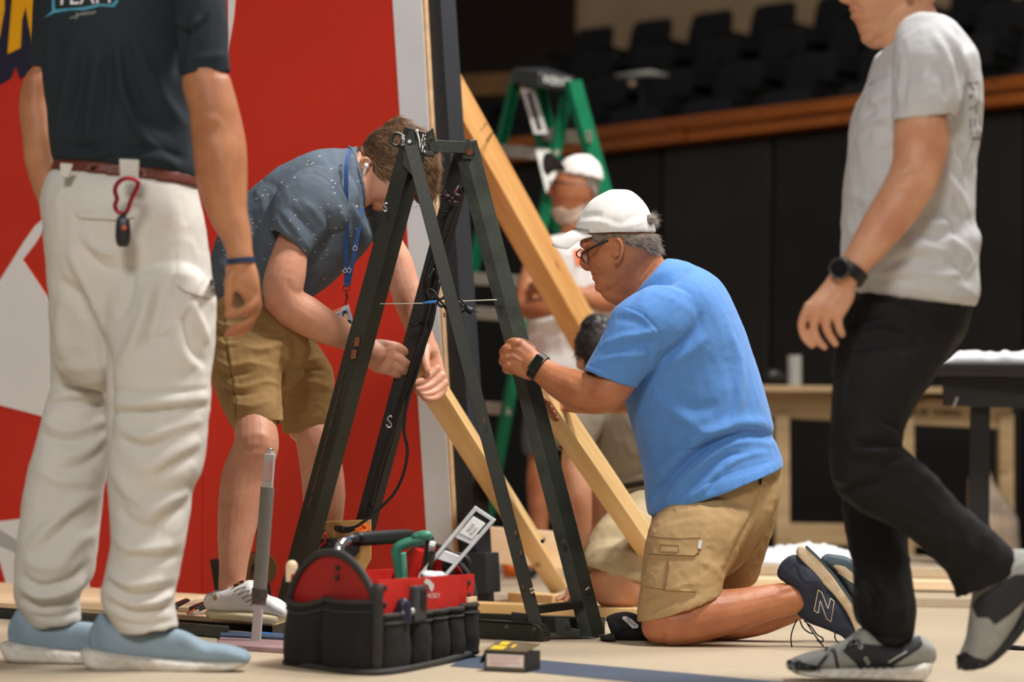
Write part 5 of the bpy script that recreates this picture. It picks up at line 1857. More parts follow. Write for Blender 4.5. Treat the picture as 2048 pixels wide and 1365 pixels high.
# collar: stand-up band around the neck
B = MB()
loft(B, [(692, 299, 728, 424, 6.412, .98), (704, 295, 722, 408, 6.415, .96), (714, 291, 716, 390, 6.418, .94)], sub=4, n=32, e0=('h', .02, .004), e1=('h', .04, .005))
col_ = voxel(B, .0036, 2)
put('collar', col_, M_CHAM, ym)
# little printed birds
MARK = mat('shirt_print', (196, 190, 176), rough=.8, var=.1)
r7 = random.Random(7)
shp = []
for i in range(150):
    x, y = r7.uniform(430, 720), r7.uniform(305, 690)
    a = r7.uniform(-.6, .6)
    ca, sa = math.cos(a), math.sin(a)
    h = hit(t_cs, x, y)
    if h is None:
        continue
    q = [(-5, -1.2), (-1, .3), (0, 3), (1, .2), (5, -1.8), (1, -.9), (0, -1.2), (-1, -.8)]
    s = .85
    shp.append(([(x + (u * ca - v * sa) * s, y + (u * sa + v * ca) * s) for u, v in q], [(0, 1, 7), (1, 2, 3), (3, 4, 5), (1, 3, 5, 6, 7)]))
drape('bird_print', shp, t_cs, 6.25, MARK, ym, off=.0007, kind='stuff')
drape('button', [poly2d([(714 + 2.6 * math.cos(a), 413 + 2.6 * math.sin(a)) for a in [i * .8 for i in range(8)]], 3)], t_cs, 6.3, M_LABELW, ym, off=.003)
# lanyard with badge
ln = MB()
def strap(pts, w):
    k = MB()
    v, f = ribbon2d([(x, y) for x, y, _ in pts], w, 4)
    D = crm([(d,) for *_, d in pts], 4)[:, 0]
    a = [P(v[i][0], v[i][1], D[min(i // 2, len(D) - 1)]) for i in range(len(v))]
    n = len(a)
    b_ = [p + FW * .0022 for p in a]
    k.add(a + b_, f + [tuple(n + i for i in q)[::-1] for q in f] + [(2 * i, 2 * i + 2, n + 2 * i + 2, n + 2 * i) for i in range(n // 2 - 1)] + [(2 * i + 3, 2 * i + 1, n + 2 * i + 1, n + 2 * i + 3) for i in range(n // 2 - 1)])
    return k
lan = put('lanyard', strap([(700, 300, 6.30), (693, 330, 6.25), (692, 370, 6.235), (692, 430, 6.245), (692, 500, 6.27), (693, 572, 6.28)], 9).mesh(), M_LANY, ym, smooth=False)
put('lanyard_strap', strap([(724, 416, 6.30), (720, 442, 6.28), (712, 490, 6.275), (703, 535, 6.275), (696, 570, 6.278)], 9).mesh(), M_LANY, lan, smooth=False)
shp = []
k = MB()
for x, y, s in ((710, 497, 4.2), (698, 541, 4.2), (690, 542, 3.6)):
    k.torus(P(x, y, 6.262), FW, s * 6.27 / FX, .0008, 16, 6)
    k.cyl(P(x, y - s, 6.262), P(x, y - s - 3, 6.262), .0008, n=6)
k.obj('lanyard_emblem', M_LABELW, lan, smooth=True)
k = MB()
k.prism([P(x, y, 6.272) for x, y in ((688, 565), (699, 565), (699, 573), (688, 573))], FW * .006)
k.obj('lanyard_crimp', M_LANY, lan)
k = MB()
pp = [P(x, y, 6.278) for x, y in ((687, 573), (699, 573), (699, 581), (687, 581), (687, 573))]
k.tube(pp, .0013, 7)
k.tube([P(693, 581, 6.278), P(692, 590, 6.278), P(694, 598, 6.278), P(691, 606, 6.278), P(693, 612, 6.278)], .0016, 7, 3)
k.tube([P(693, 586, 6.278), P(696, 594, 6.278), P(692, 600, 6.278)], .0012, 7, 3)
k.obj('badge_clip', M_BLKM, lan, smooth=True)
bd = [(667, 620), (698, 609), (708, 650), (690, 657), (668, 629)]
bx = [(667, 622), (697, 609), (709, 655), (680, 668)]
k = MB()
k.prism([P(x, y, 6.275) for x, y in bx], FW * .003)
bdg = k.obj('badge', mat('badge_card', (196, 202, 212), rough=.3, var=.04), lan, bevel=.0006)
def bpoly(name, uv, m, off=.0006):
    A_, B2, D_ = np.array(bx[0], float), np.array(bx[1], float), np.array(bx[3], float)
    k = MB()
    k.prism([P(*(A_ + (B2 - A_) * u + (D_ - A_) * v), 6.275 - off) for u, v in uv], FW * .0004)
    return k.obj(name, m, bdg)
bpoly('badge_stripe', [(.05, .18), (.28, .18), (.28, .75), (.05, .75)], mat('badge_blue', (40, 60, 120), rough=.4))
bpoly('badge_photo', [(.34, .15), (.92, .15), (.92, .78), (.34, .78)], mat('badge_photo_bg', (150, 156, 166), rough=.4))
bpoly('portrait_shoulders', [(.38, .78), (.42, .66), (.55, .6), (.75, .6), (.86, .66), (.9, .78)], M_INK, .001)
bpoly('portrait_face', [(.5, .34), (.56, .26), (.7, .26), (.77, .36), (.76, .52), (.68, .62), (.58, .62), (.51, .52)], mat('portrait_skin', (206, 160, 134), rough=.5), .0014)
bpoly('portrait_hair', [(.48, .4), (.48, .26), (.56, .18), (.72, .18), (.8, .28), (.78, .4), (.74, .3), (.6, .3), (.52, .36)], M_INK, .0018)
bpoly('badge_text', [(.1, .84), (.8, .84), (.8, .9), (.1, .9)], M_INK)
bpoly('orange_corner', [(.02, .02), (.5, .02), (.5, .08), (.02, .1)], M_ORANGE)

# shorts
B = MB()
loft(B, YM_HIP, sub=4, n=28, e0=('h', .03, .006))
loft(B, YM_NEAR, sub=5, n=26, e1=('h', .05, .007))
loft(B, YM_FAR, sub=5, n=24, e1=('h', .05, .007))
yh = voxel(B, .0042, 3)
sculpt(yh, [
    ([(567, 690), (564, 740), (564, 800), (566, 840)], 6, -9), ([(448, 612), (452, 690), (464, 760), (474, 840)], 2, -1.6), ([(454, 612), (458, 690), (470, 760), (480, 840)], 3, 1.6),
    ([(430, 640), (446, 652), (470, 650)], 5, 4), ([(430, 655), (448, 668), (476, 668)], 5, -3.5), ([(430, 676), (452, 690), (480, 686)], 5, 3.5),
    ([(430, 720), (460, 734), (500, 726), (548, 738)], 6, 3.5), ([(432, 736), (462, 750), (510, 744)], 5, -3), ([(440, 760), (480, 776), (530, 764), (560, 770)], 6, 3.5), ([(446, 776), (484, 790), (530, 782)], 5, -3), ([(456, 806), (500, 812), (550, 800)], 6, 3),
    ([(480, 690), (520, 700), (556, 690), (580, 700)], 8, 4), ([(500, 660), (540, 676), (575, 670)], 6, -3), ([(570, 716), (600, 722), (640, 716)], 7, 4), ([(575, 740), (610, 738), (655, 744)], 6, -4), ([(575, 770), (620, 764), (660, 776)], 7, 3.5),
    ([(470, 852), (520, 846), (564, 834)], 1.8, -1.5), ([(568, 858), (610, 852), (654, 842)], 1.8, -1.5)],
    [(3.0, (10, 10, 14), 4, False), (2.0, (24, 24, 46), 8, True)], gain=1.4)
put('shorts', yh, M_TANSH, ym)
drape('side_seam', [ribbon2d([(446, 600), (450, 680), (462, 750), (472, 838)], 1.6)], yh, 6.15, mat('tan_thread', (138, 108, 68), rough=.9), ym, off=.0012)
# hair
hp = [(716, 300), (724, 276), (745, 250), (795, 232), (840, 246), (880, 296), (884, 372), (850, 412), (832, 410), (826, 392), (812, 380), (796, 366), (780, 362), (768, 356), (752, 352), (745, 346), (744, 330), (738, 316), (728, 312)]
hs = shell(body, hp, 13, ramp=13, rough=3, fs=60)
hh = put('hair', hs, M_HAIRB, ym)
hs2 = shell(body, hp, 11, ramp=11, rough=3, fs=60)
def comb(p):
    a = mnoise.noise_vector(p * 22)
    return (.8 + .55 * a.x, -.1 + .3 * a.y, -.5 + .75 * a.z)


strands('hair_strands', hs2, comb, 6500, .042, .00055, M_HAIRB2, ym, lift=.14, jitter=.12, curl=.12)
k = MB()
for i in range(60):
    x, y = r7.gauss(858, 8), r7.gauss(388, 12)
    k.tube([P(x, y, 6.44 + r7.uniform(-.04, .04)), P(x + r7.uniform(-4, 8), y + 10, 6.44), P(x + r7.uniform(-12, 6), y + 18, 6.44)], [.0014, .001, .0003], 5, 2)
k.obj('fringe', M_HAIRB2, hh, smooth=True)
# earbud
k = MB()
blob(k, 732, 332, 6.353, 5, 6, 5)
limb(k, [(732, 335, 2.6, 6.352), (729, 343, 2.4, 6.352), (727, 349, 2.2, 6.353)], n=10)
put('earbud', voxel(k, .0008, 2), M_CAPW, ym)
# shoes
def low_shoe(x0, y0, sc, d, dd, parent, flip=1):
    """white low trainer, drawn heel to toe in picture pixels from its heel"""
    def X(q):
        return x0 + q * sc * flip
    def Y(q):
        return y0 + q * sc
    k = MB()
    loft(k, [(X(3), Y(-43), X(5), Y(-6), d, 1.0), (X(12), Y(-47), X(16), Y(-4), d, 1.15), (X(34), Y(-50), X(38), Y(-3), d - dd * .3, 1.2), (X(62), Y(-62), X(66), Y(-2), d - dd * .5, .95), (X(84), Y(-66), X(86), Y(0), d - dd * .6, .85), (X(108), Y(-40), X(108), Y(2), d - dd * .8, 1.25), (X(130), Y(-31), X(130), Y(4), d - dd * .9, 1.7), (X(149), Y(-18), X(149), Y(6), d - dd, 2.1)], sub=5, n=26, ex=2.6)
    up = voxel(k, .003, 3)
    k = MB()
    loft(k, [(X(0), Y(-8), X(0), Y(10), d, 2.3), (X(12), Y(-8), X(12), Y(11), d, 3.4), (X(60), Y(-6), X(60), Y(13), d - dd * .5, 3.6), (X(110), Y(-3), X(110), Y(17), d - dd * .8, 3.9), (X(136), Y(0), X(136), Y(18), d - dd * .95, 3.4), (X(152), Y(4), X(152), Y(14), d - dd, 2.4)], sub=5, n=24, ex=4.5)
    so = voxel(k, .003, 2)
    return up, so
up, so = low_shoe(421, 1228, 1.0, 6.05, .06, ym)
sculpt(up, [([(432, 1184), (450, 1206), (462, 1214)], 2, -1.0)])
ws = put('shoe', up, M_WSHOE, ym)
put('sole', so, M_GUM, ws)
t_up = tree(up)
drape('heel_tab', [poly2d([(424, 1186), (432, 1180), (434, 1198), (428, 1204)])], t_up, 6.0, mat('tan_leather', (190, 146, 96), rough=.6), ws, off=.001)
drape('collar_lining', [poly2d([(466, 1170), (486, 1160), (489, 1165), (468, 1176)])], t_up, 6.0, MATS['tan_leather'], ws, off=.002)
k = MB()
for i in range(6):
    a, b2 = (468 + 8 * i, 1184 + 7 * i), (492 + 8 * i, 1174 + 7 * i)
    ha, hb = hit(t_up, *a) or P(*a, 6.0), hit(t_up, *b2) or P(*b2, 6.0)
    k.tube([ha - FW * .002, (ha + hb) / 2 - FW * .006 + V((0, 0, .002)), hb - FW * .002], .0014, 6, 3)
k.obj('laces', mat('grey_lace', (130, 124, 110), rough=.8), ws, smooth=True)
up, so = low_shoe(622, 1206, .9, 6.52, .06, ym)
ws = put('shoe', up, M_WSHOE, ym)
put('sole', so, M_GUM, ws)

# ------------------------------------------------------------------ man at the left with his back turned
M_TEEN = mat('dark_slate_tee', (34, 42, 48), rough=.85, var=.12, vs=4, fine=.08, fs=400, bump=.25, bs=40, spec=.25)
M_STONE = mat('stone_trousers', (204, 200, 193), rough=.8, var=.05, vs=4, bump=.25, bs=35, spec=.25)
M_SHOEB = mat('pale_blue_knit', (130, 149, 163), rough=.8, var=.08, vs=14, fine=.08, fs=500, bump=.2, bs=200)
M_SOLEW = mat('foam_sole', (220, 216, 208), rough=.6, var=.08, vs=25, col2=(188, 178, 164))
M_BELT = mat('brown_belt', (92, 40, 24), rough=.5, var=.15)
M_CARA = mat('red_anodised', (150, 14, 34), rough=.3, metal=.5, var=.05)

LM_SHIRT = [(200, -150, 312, -150, 5.06, .9), (150, -110, 370, -110, 5.06, .62), (92, -60, 410, -60, 5.07, .5), (84, 0, 408, 0, 5.07, .56), (80, 80, 392, 80, 5.07, .62), (84, 150, 384, 150, 5.07, .64), (94, 220, 384, 225, 5.07, .64), (98, 280, 392, 300, 5.07, .64), (104, 315, 396, 345, 5.07, .66), (112, 330, 390, 366, 5.07, .66)]
LM_SEAT = [(110, 336, 392, 368, 5.07, .68), (96, 352, 397, 392, 5.07, .74), (84, 400, 408, 440, 5.07, .8), (88, 460, 416, 500, 5.07, .82), (96, 540, 424, 560, 5.07, .8), (101, 620, 430, 620, 5.07, .72), (104, 700, 424, 700, 5.07, .56)]
LM_NEAR = [(200, 600, 431, 600, 5.0, .8), (212, 680, 427, 680, 4.99, .84), (216, 760, 419, 760, 4.98, .86), (216, 800, 420, 795, 4.98, .88), (217, 850, 414, 850, 4.98, .88), (218, 940, 405, 935, 4.97, .9), (220, 1000, 382, 985, 4.97, .95), (223, 1080, 371, 1080, 4.96, 1.0), (211, 1150, 358, 1145, 4.96, 1.05), (203, 1200, 350, 1195, 4.96, 1.05), (230, 1252, 356, 1240, 4.96, 1.05), (240, 1268, 358, 1256, 4.96, 1.05)]
LM_FAR = [(101, 590, 260, 600, 5.15, .85), (103, 680, 236, 690, 5.15, .9), (102, 760, 220, 760, 5.15, .95), (90, 812, 218, 810, 5.15, .95), (74, 880, 217, 880, 5.14, .95), (52, 962, 214, 940, 5.13, .95), (42, 1040, 198, 1040, 5.12, .95), (34, 1100, 192, 1105, 5.11, 1.0), (30, 1160, 181, 1158, 5.1, 1.0), (34, 1200, 158, 1190, 5.1, 1.05), (60, 1246, 158, 1236, 5.1, 1.05), (72, 1254, 160, 1244, 5.1, 1.05)]
lm = thing('person', 'man seen from behind in a dark slate tee and stone trousers', 'person', FL(230, 1335))
B = MB()
# right arm (camera side) and hand
limb(B, [(396, 10, 38, 4.98), (406, 90, 33, 4.95), (410, 140, 42, 4.94), (413, 168, 49, 4.94), (425, 210, 49, 4.93), (435, 265, 53, 4.93), (440, 310, 54, 4.92), (445, 370, 50, 4.91), (456, 425, 40, 4.90), (472, 470, 31, 4.89), (480, 508, 26, 4.88), (482, 535, 28, 4.88)], n=22)
loft(B, [(454, 520, 507, 518, 4.88, .7), (451, 545, 516, 545, 4.875, .6), (460, 570, 521, 576, 4.87, .55), (482, 592, 522, 602, 4.87, .5), (490, 614, 516, 624, 4.87, .42)], ex=2.4)
limb(B, [(462, 556, 13, 4.86), (459, 580, 11, 4.86), (458, 600, 10, 4.86), (458, 615, 9, 4.865)], n=12)
limb(B, [(512, 596, 12, 4.87), (504, 612, 11, 4.86), (482, 624, 9.5, 4.86), (464, 628, 9, 4.865), (455, 629, 8, 4.87)], n=12)
limb(B, [(514, 606, 12, 4.88), (505, 634, 10.5, 4.88), (484, 649, 9.5, 4.88), (464, 660, 8.5, 4.89), (454, 669, 7.5, 4.9)], n=12)
limb(B, [(508, 616, 11, 4.90), (500, 644, 10.5, 4.90), (488, 660, 9.5, 4.9), (478, 672, 8, 4.9)], n=12)
limb(B, [(500, 620, 10, 4.91), (492, 648, 9, 4.92), (476, 658, 8, 4.92), (462, 668, 7, 4.92)], n=12)
# left arm, partly behind the body
limb(B, [(110, 20, 30, 5.2), (84, 100, 14, 5.2), (79, 136, 16, 5.2), (74, 164, 27, 5.2), (72, 210, 34, 5.2), (78, 270, 34, 5.18), (86, 330, 34, 5.15), (104, 400, 28, 5.12), (128, 460, 22, 5.2), (150, 500, 22, 5.28)], n=18)
blob(B, 156, 520, 5.3, 24, 34, 16)
for i in range(4):
    limb(B, [(146 + 7 * i, 540, 8, 5.3), (146 + 7 * i, 566, 7.5, 5.31), (150 + 6 * i, 584, 6.5, 5.31)], n=10)
limb(B, [(172, 510, 9, 5.29), (182, 540, 8, 5.29), (184, 556, 7, 5.29)], n=10)
# torso, neck, head above the frame, legs
loft(B, shrink(LM_SHIRT, .8), n=26)
loft(B, shrink(LM_SEAT, .8), n=26)
loft(B, shrink(LM_NEAR[:-2], .6), n=22)
loft(B, shrink(LM_FAR[:-2], .6), n=22)
limb(B, [(255, -230, 58, 5.05), (252, -150, 60, 5.06), (250, -80, 100, 5.07)], n=18)
blob(B, 262, -305, 5.03, 80, 110, 96)
blob(B, 345, -300, 5.03, 10, 26, 14)
blob(B, 180, -300, 5.05, 10, 26, 14)
limb(B, [(295, 1120, 36, 4.97), (288, 1220, 34, 4.97), (300, 1285, 30, 4.96), (380, 1305, 22, 4.95)], n=20)
limb(B, [(112, 1120, 36, 5.11), (104, 1200, 34, 5.1), (100, 1260, 30, 5.1), (160, 1290, 22, 5.09)], n=20)
body = voxel(B, .0042, 4)
sculpt(body, [([(388, 250), (410, 262), (440, 252)], 6, -3), ([(396, 236), (430, 240), (446, 262)], 9, 3), ([(440, 300), (456, 380), (474, 450)], 14, 2.5), ([(420, 300), (430, 380), (452, 450)], 12, -2),
              ([(510, 560), (518, 586), (512, 606)], 5, 1.5), ([(462, 634), (484, 634), (504, 620)], 3, -2.5), ([(478, 560), (490, 580), (500, 600)], 6, -1.5), ([(466, 590), (474, 600), (470, 612)], 5, -3)], [(1.0, (30, 30, 30), 3, False)])
put('body', body, SK_LM, lm)
hs = shell(body, [(170, -430), (350, -430), (352, -320), (340, -240), (300, -215), (220, -215), (180, -250)], 8, ramp=12, rough=2)
put('hair', hs, M_GREYHAIR, lm)

B = MB()
loft(B, LM_SHIRT,
     sub=5, n=38, e0=('h', .02, .005), e1=HEM, ex=2.3)
loft(B, [(338, -90, 430, -70, 5.0, .8), (345, -20, 452, -20, 4.97, .85), (352, 50, 457, 45, 4.95, .85), (357, 110, 459, 105, 4.94, .85), (357, 151, 461, 146, 4.94, .85)], sub=5, n=26, e1=HEM)
loft(B, [(80, -90, 160, -90, 5.14, .8), (66, -20, 140, -20, 5.19, .85), (60, 60, 118, 60, 5.2, .85), (53, 137, 106, 135, 5.2, .85)], sub=5, n=24, e1=HEM)
t_ = voxel(B, .005, 3)
sculpt(t_, [
    ([(372, 40), (362, 90), (352, 150)], 9, -9), ([(120, 60), (108, 130), (104, 200)], 12, -5), ([(150, 70), (136, 160), (120, 240), (108, 300)], 10, 8), ([(170, 90), (158, 180), (140, 260)], 10, -7),
    ([(196, 100), (186, 180), (176, 260), (160, 310)], 10, 8), ([(220, 100), (216, 190), (206, 280)], 10, -6), ([(232, 80), (240, 160), (262, 230), (300, 290), (350, 320)], 10, 8), ([(252, 90), (262, 160), (290, 220), (340, 270)], 11, -7),
    ([(262, 60), (290, 130), (330, 200), (376, 260)], 12, 6), ([(352, 40), (376, 56), (400, 36)], 6, 6), ([(362, 66), (390, 60), (414, 34)], 6, -5), ([(270, 10), (300, 40), (340, 60)], 10, 4),
    ([(110, 308), (170, 314), (230, 300)], 8, 7), ([(120, 292), (180, 296), (220, 280)], 8, -5), ([(240, 320), (300, 316), (360, 336)], 9, 6), ([(240, 300), (310, 300), (370, 318)], 8, -5), ([(360, 140), (400, 138), (458, 134)], 2, -1.6), ([(364, 120), (400, 116), (456, 110)], 8, 3)],
    [(5.0, (9, 9, 4), 2, False), (2.5, (20, 20, 9), 6, True)], gain=1.6)
put('shirt', t_, M_TEEN, lm)
tt = tree(t_)
LOGO = mat('logo_white', (226, 222, 226), rough=.7)
LTEAL = mat('logo_teal', (70, 150, 176), rough=.7)
lt = put('logo_frame', MB().add(*drape2d(*poly2d([(92, -60), (240, -60), (236, 4), (228, 14), (200, 12), (170, 20), (140, 20), (108, 26), (88, 36), (104, 22), (104, -10)], 8), tt, 4.9, .001)).mesh(), LTEAL, lm, smooth=False)
drape('logo_ground', [poly2d([(108, -56), (232, -56), (230, 2), (222, 9), (200, 7), (168, 14), (110, 19), (108, -10)], 8)], tt, 4.9, M_TEEN, lt, off=.0016)
drape('logo_lettering', [text2d('TEAM', 168, -8, 52, ang=-.04, sx=.86, shear=.12)], tt, 4.9, LOGO, lt, off=.0022)
drape('logo_script', [ribbon2d([(140, 38), (146, 33), (150, 37), (156, 32), (154, 26), (152, 34), (160, 29)], 2.2), ribbon2d([(160, 30), (163, 26), (166, 30), (169, 25), (172, 29), (175, 25), (178, 28), (181, 24), (185, 28), (188, 23), (192, 25)], 3.2)], tt, 4.9, mat('logo_grey', (120, 124, 118), rough=.8), lt, off=.0012)

# trousers
B = MB()
loft(B, LM_SEAT, sub=5, n=36, e0=('h', .03, .006), ex=2.3)
loft(B, LM_NEAR, sub=5, n=30, e1=('h', .04, .006), ex=2.2)
loft(B, LM_FAR, sub=5, n=30, e1=('h', .04, .006), ex=2.2)
tr = voxel(B, .0055, 3)
RD, VL = 12, -12
sculpt(tr, [
    ([(150, 560), (180, 620), (206, 700), (216, 770), (218, 860)], 12, -8), ([(214, 700), (220, 800), (218, 900)], 6, -5),
    # seam bands at the knee
    ([(104, 766), (160, 774), (214, 776)], 4, -5), ([(220, 782), (310, 786), (420, 778)], 4, -5), ([(92, 812), (150, 806), (214, 812)], 5, -7), ([(222, 828), (310, 824), (414, 812)], 5, -7), ([(96, 796), (150, 788), (214, 794)], 8, 5), ([(222, 806), (310, 806), (418, 796)], 8, 5),
    # seat and upper folds
    ([(170, 470), (200, 500), (236, 512)], 8, 7), ([(160, 490), (200, 530), (240, 540)], 8, -6), ([(140, 500), (180, 590), (214, 680)], 12, 8), ([(120, 560), (150, 590), (170, 640)], 10, -7),
    ([(300, 560), (290, 620), (270, 680), (240, 740)], 13, 9), ([(330, 560), (310, 640), (290, 700)], 12, -8), ([(260, 520), (260, 580), (240, 640)], 12, -7), ([(352, 470), (350, 540), (348, 600)], 3, -3), ([(350, 640), (360, 700), (390, 740)], 12, 7), ([(290, 680), (330, 676), (350, 660)], 8, -7),
    ([(380, 600), (400, 650), (414, 690)], 9, 7), ([(366, 630), (380, 690), (410, 730)], 8, -6), ([(400, 560), (376, 600), (360, 640)], 7, 5), ([(130, 580), (120, 650), (130, 720)], 12, 5),
    # lower legs
    ([(84, 840), (130, 862), (190, 850), (214, 836)], 10, 6), ([(80, 866), (120, 884), (170, 880)], 9, -6), ([(210, 866), (176, 900), (120, 916)], 11, 6), ([(206, 896), (170, 930), (110, 944)], 10, -5), ([(66, 930), (120, 960), (190, 966)], 12, 5),
    ([(190, 990), (150, 1010), (96, 1060), (56, 1096)], 13, 7), ([(188, 1020), (140, 1046), (90, 1096)], 11, -6), ([(184, 1070), (150, 1090), (110, 1150)], 12, 6), ([(50, 1120), (86, 1136), (120, 1130)], 10, 5),
    ([(40, 1150), (80, 1174), (140, 1160), (172, 1130)], 9, -8), ([(40, 1172), (80, 1192), (140, 1180), (166, 1160)], 8, 7), ([(38, 1196), (84, 1214), (150, 1200)], 7, -7), ([(70, 1232), (110, 1236), (156, 1222)], 4, -4),
    ([(232, 846), (280, 872), (330, 862), (404, 838)], 11, 7), ([(240, 880), (290, 896), (350, 880)], 9, -7), ([(400, 880), (360, 900), (310, 930), (270, 940)], 12, 6), ([(390, 910), (350, 930), (310, 956)], 10, -6), ([(226, 940), (260, 990), (300, 1010)], 12, 6), ([(380, 980), (340, 1000), (300, 1030), (290, 1050)], 12, 7), ([(366, 1010), (330, 1040), (310, 1060)], 9, -6),
    ([(236, 1010), (270, 1050), (330, 1062)], 11, -5), ([(228, 1070), (270, 1100), (350, 1090)], 11, 6), ([(360, 1110), (320, 1120), (270, 1116), (226, 1130)], 9, -6),
    ([(216, 1146), (262, 1170), (330, 1160)], 9, 7), ([(212, 1166), (270, 1194), (350, 1176)], 8, -8), ([(352, 1180), (310, 1206), (250, 1206)], 8, 7), ([(208, 1200), (262, 1226), (348, 1212)], 7, -7), ([(236, 1244), (290, 1252), (352, 1240)], 4, -4)],
    [(5.0, (9, 9, 7), 4, False), (2.6, (17, 17, 15), 8, True), (1.2, (34, 34, 26), 11, True)], gain=1.6)
put('trousers', tr, M_STONE, lm)
t_tr = tree(tr)
drape('cargo_flap', [poly2d([(350, 546), (426, 558), (430, 592), (418, 596), (372, 584), (352, 570)])], t_tr, 4.9, M_STONE, lm, off=.008)
drape('back_pocket_flap', [poly2d([(150, 428), (262, 424), (268, 434), (236, 440), (160, 436)])], t_tr, 4.95, M_STONE, lm, off=.006)
shp = [poly2d([(112, 330), (398, 362), (398, 382), (300, 346), (200, 334), (112, 344)], 10)]
B = MB()
loft(B, [(110, 318, 392, 350, 5.07, .70), (106, 330, 395, 362, 5.07, .71), (102, 342, 397, 376, 5.07, .72)], sub=4, n=36, e0=('h', .02, .006), e1=('h', .02, .006), ex=2.3)
put('belt', voxel(B, .0045, 2), M_BELT, lm)
bl = bpy.data.objects['belt']
for q in ([(238, 318), (278, 320), (276, 362), (240, 358)], [(120, 326), (146, 328), (136, 356), (120, 352)]):
    k = MB()
    k.prism([P(x, y, 4.885 if q[0][0] > 200 else 4.93) for x, y in q], FW * .006)
    k.obj('belt_loop', M_STONE, bl, bevel=.002)
kc = MB()
pts = [(240, 362), (232, 372), (230, 384), (234, 398), (230, 412), (236, 424), (252, 426), (262, 400), (276, 370), (270, 360), (254, 357), (240, 362), (232, 372)]
kc.tube([P(x, y, 4.862) for x, y in pts], .0045, 10, 4)
cb_ = kc.obj('carabiner', M_CARA, lm, smooth=True)
k = MB()
k.tube([P(250, 424, 4.86), P(247, 432, 4.86), P(243, 440, 4.86)], .005, 8, 3)
rings = []
for y, w, t in ((432, 8, .006), (440, 13, .009), (458, 15, .010), (476, 15, .010), (488, 13, .009), (494, 8, .006)):
    L_, R_ = P(246 - w, y, 4.862), P(246 + w, y, 4.862)
    c, a = (L_ + R_) / 2, (R_ - L_) / 2
    rings.append([c + a * math.copysign(abs(math.cos(q)) ** .6, math.cos(q)) + FW * t * math.copysign(abs(math.sin(q)) ** .6, math.sin(q)) for q in [2 * math.pi * i / 20 for i in range(20)]])
k.rings(rings)
kf = k.obj('key_fob', M_BLKM, cb_, smooth=True)
MB().ball(P(248, 456, 4.851), .005, ax=(1, .4, 1)).obj('fob_button', mat('orange_button', (190, 90, 50), rough=.5), cb_, smooth=True)
band('bracelet', P(481, 527, 4.88), P(480, 517, 4.88), .030, mat('blue_band', (28, 52, 88), rough=.5, var=.1), lm, th=.0035, sx=.9)

# shoes: thick foam soles
def foam_shoe(x0, y0, d, sc, dd=0.0):
    X = lambda q: x0 + q * sc
    Y = lambda q: y0 + q * sc
    k = MB()
    loft(k, [(X(24), Y(-96), X(34), Y(-34), d, .6), (X(40), Y(-118), X(46), Y(-30), d, .62), (X(62), Y(-100), X(66), Y(-26), d, .82), (X(110), Y(-84), X(112), Y(-22), d, .95), (X(170), Y(-86), X(170), Y(-20), d, .9), (X(205), Y(-80), X(205), Y(-18), d, .95), (X(250), Y(-58), X(250), Y(-16), d, 1.7), (X(295), Y(-52), X(295), Y(-16), d, 2.3), (X(325), Y(-42), X(325), Y(-14), d, 2.6)], sub=5, n=26, ex=2.5)
    up = voxel(k, .004, 4)
    k = MB()
    loft(k, [(X(2), Y(-42), X(6), Y(-26), d, 3.0), (X(14), Y(-46), X(18), Y(-6), d, 2.0), (X(50), Y(-42), X(52), Y(-1), d, 2.2), (X(120), Y(-34), X(120), Y(0), d, 2.6), (X(200), Y(-26), X(200), Y(0), d, 3.3), (X(280), Y(-24), X(280), Y(-2), d, 4.0), (X(320), Y(-26), X(320), Y(-8), d, 3.8), (X(334), Y(-26), X(334), Y(-16), d, 4.0)], sub=5, n=26, ex=3.6)
    so = voxel(k, .004, 3)
    return up, so
for nm, (x0, y0, d, sc) in (('r', (163, 1343, 4.955, 1.0)), ('l', (2, 1327, 5.09, .96))):
    up, so = foam_shoe(x0, y0, d, sc)
    sculpt(up, [([(x0 + 40, y0 - 100), (x0 + 80, y0 - 70), (x0 + 130, y0 - 60)], 6, -2), ([(x0 + 230, y0 - 66), (x0 + 250, y0 - 50), (x0 + 260, y0 - 34)], 8, -1.5)])
    strokes = []
    for i in range(14):
        a = x0 + 14 + 18 * i * sc
        strokes.append(([(a, y0 - 32 * sc), (a + 14, y0 - 20 * sc), (a + 24, y0 - 8 * sc)], 3.2, -2.0))
    strokes.append(([(x0 + 10, y0 - 36 * sc), (x0 + 120, y0 - 28 * sc), (x0 + 230, y0 - 16 * sc), (x0 + 320, y0 - 14 * sc)], 3, -1.6))
    sculpt(so, strokes)
    s_ = put('shoe', up, M_SHOEB, lm)
    put('sole', so, M_SOLEW, s_)

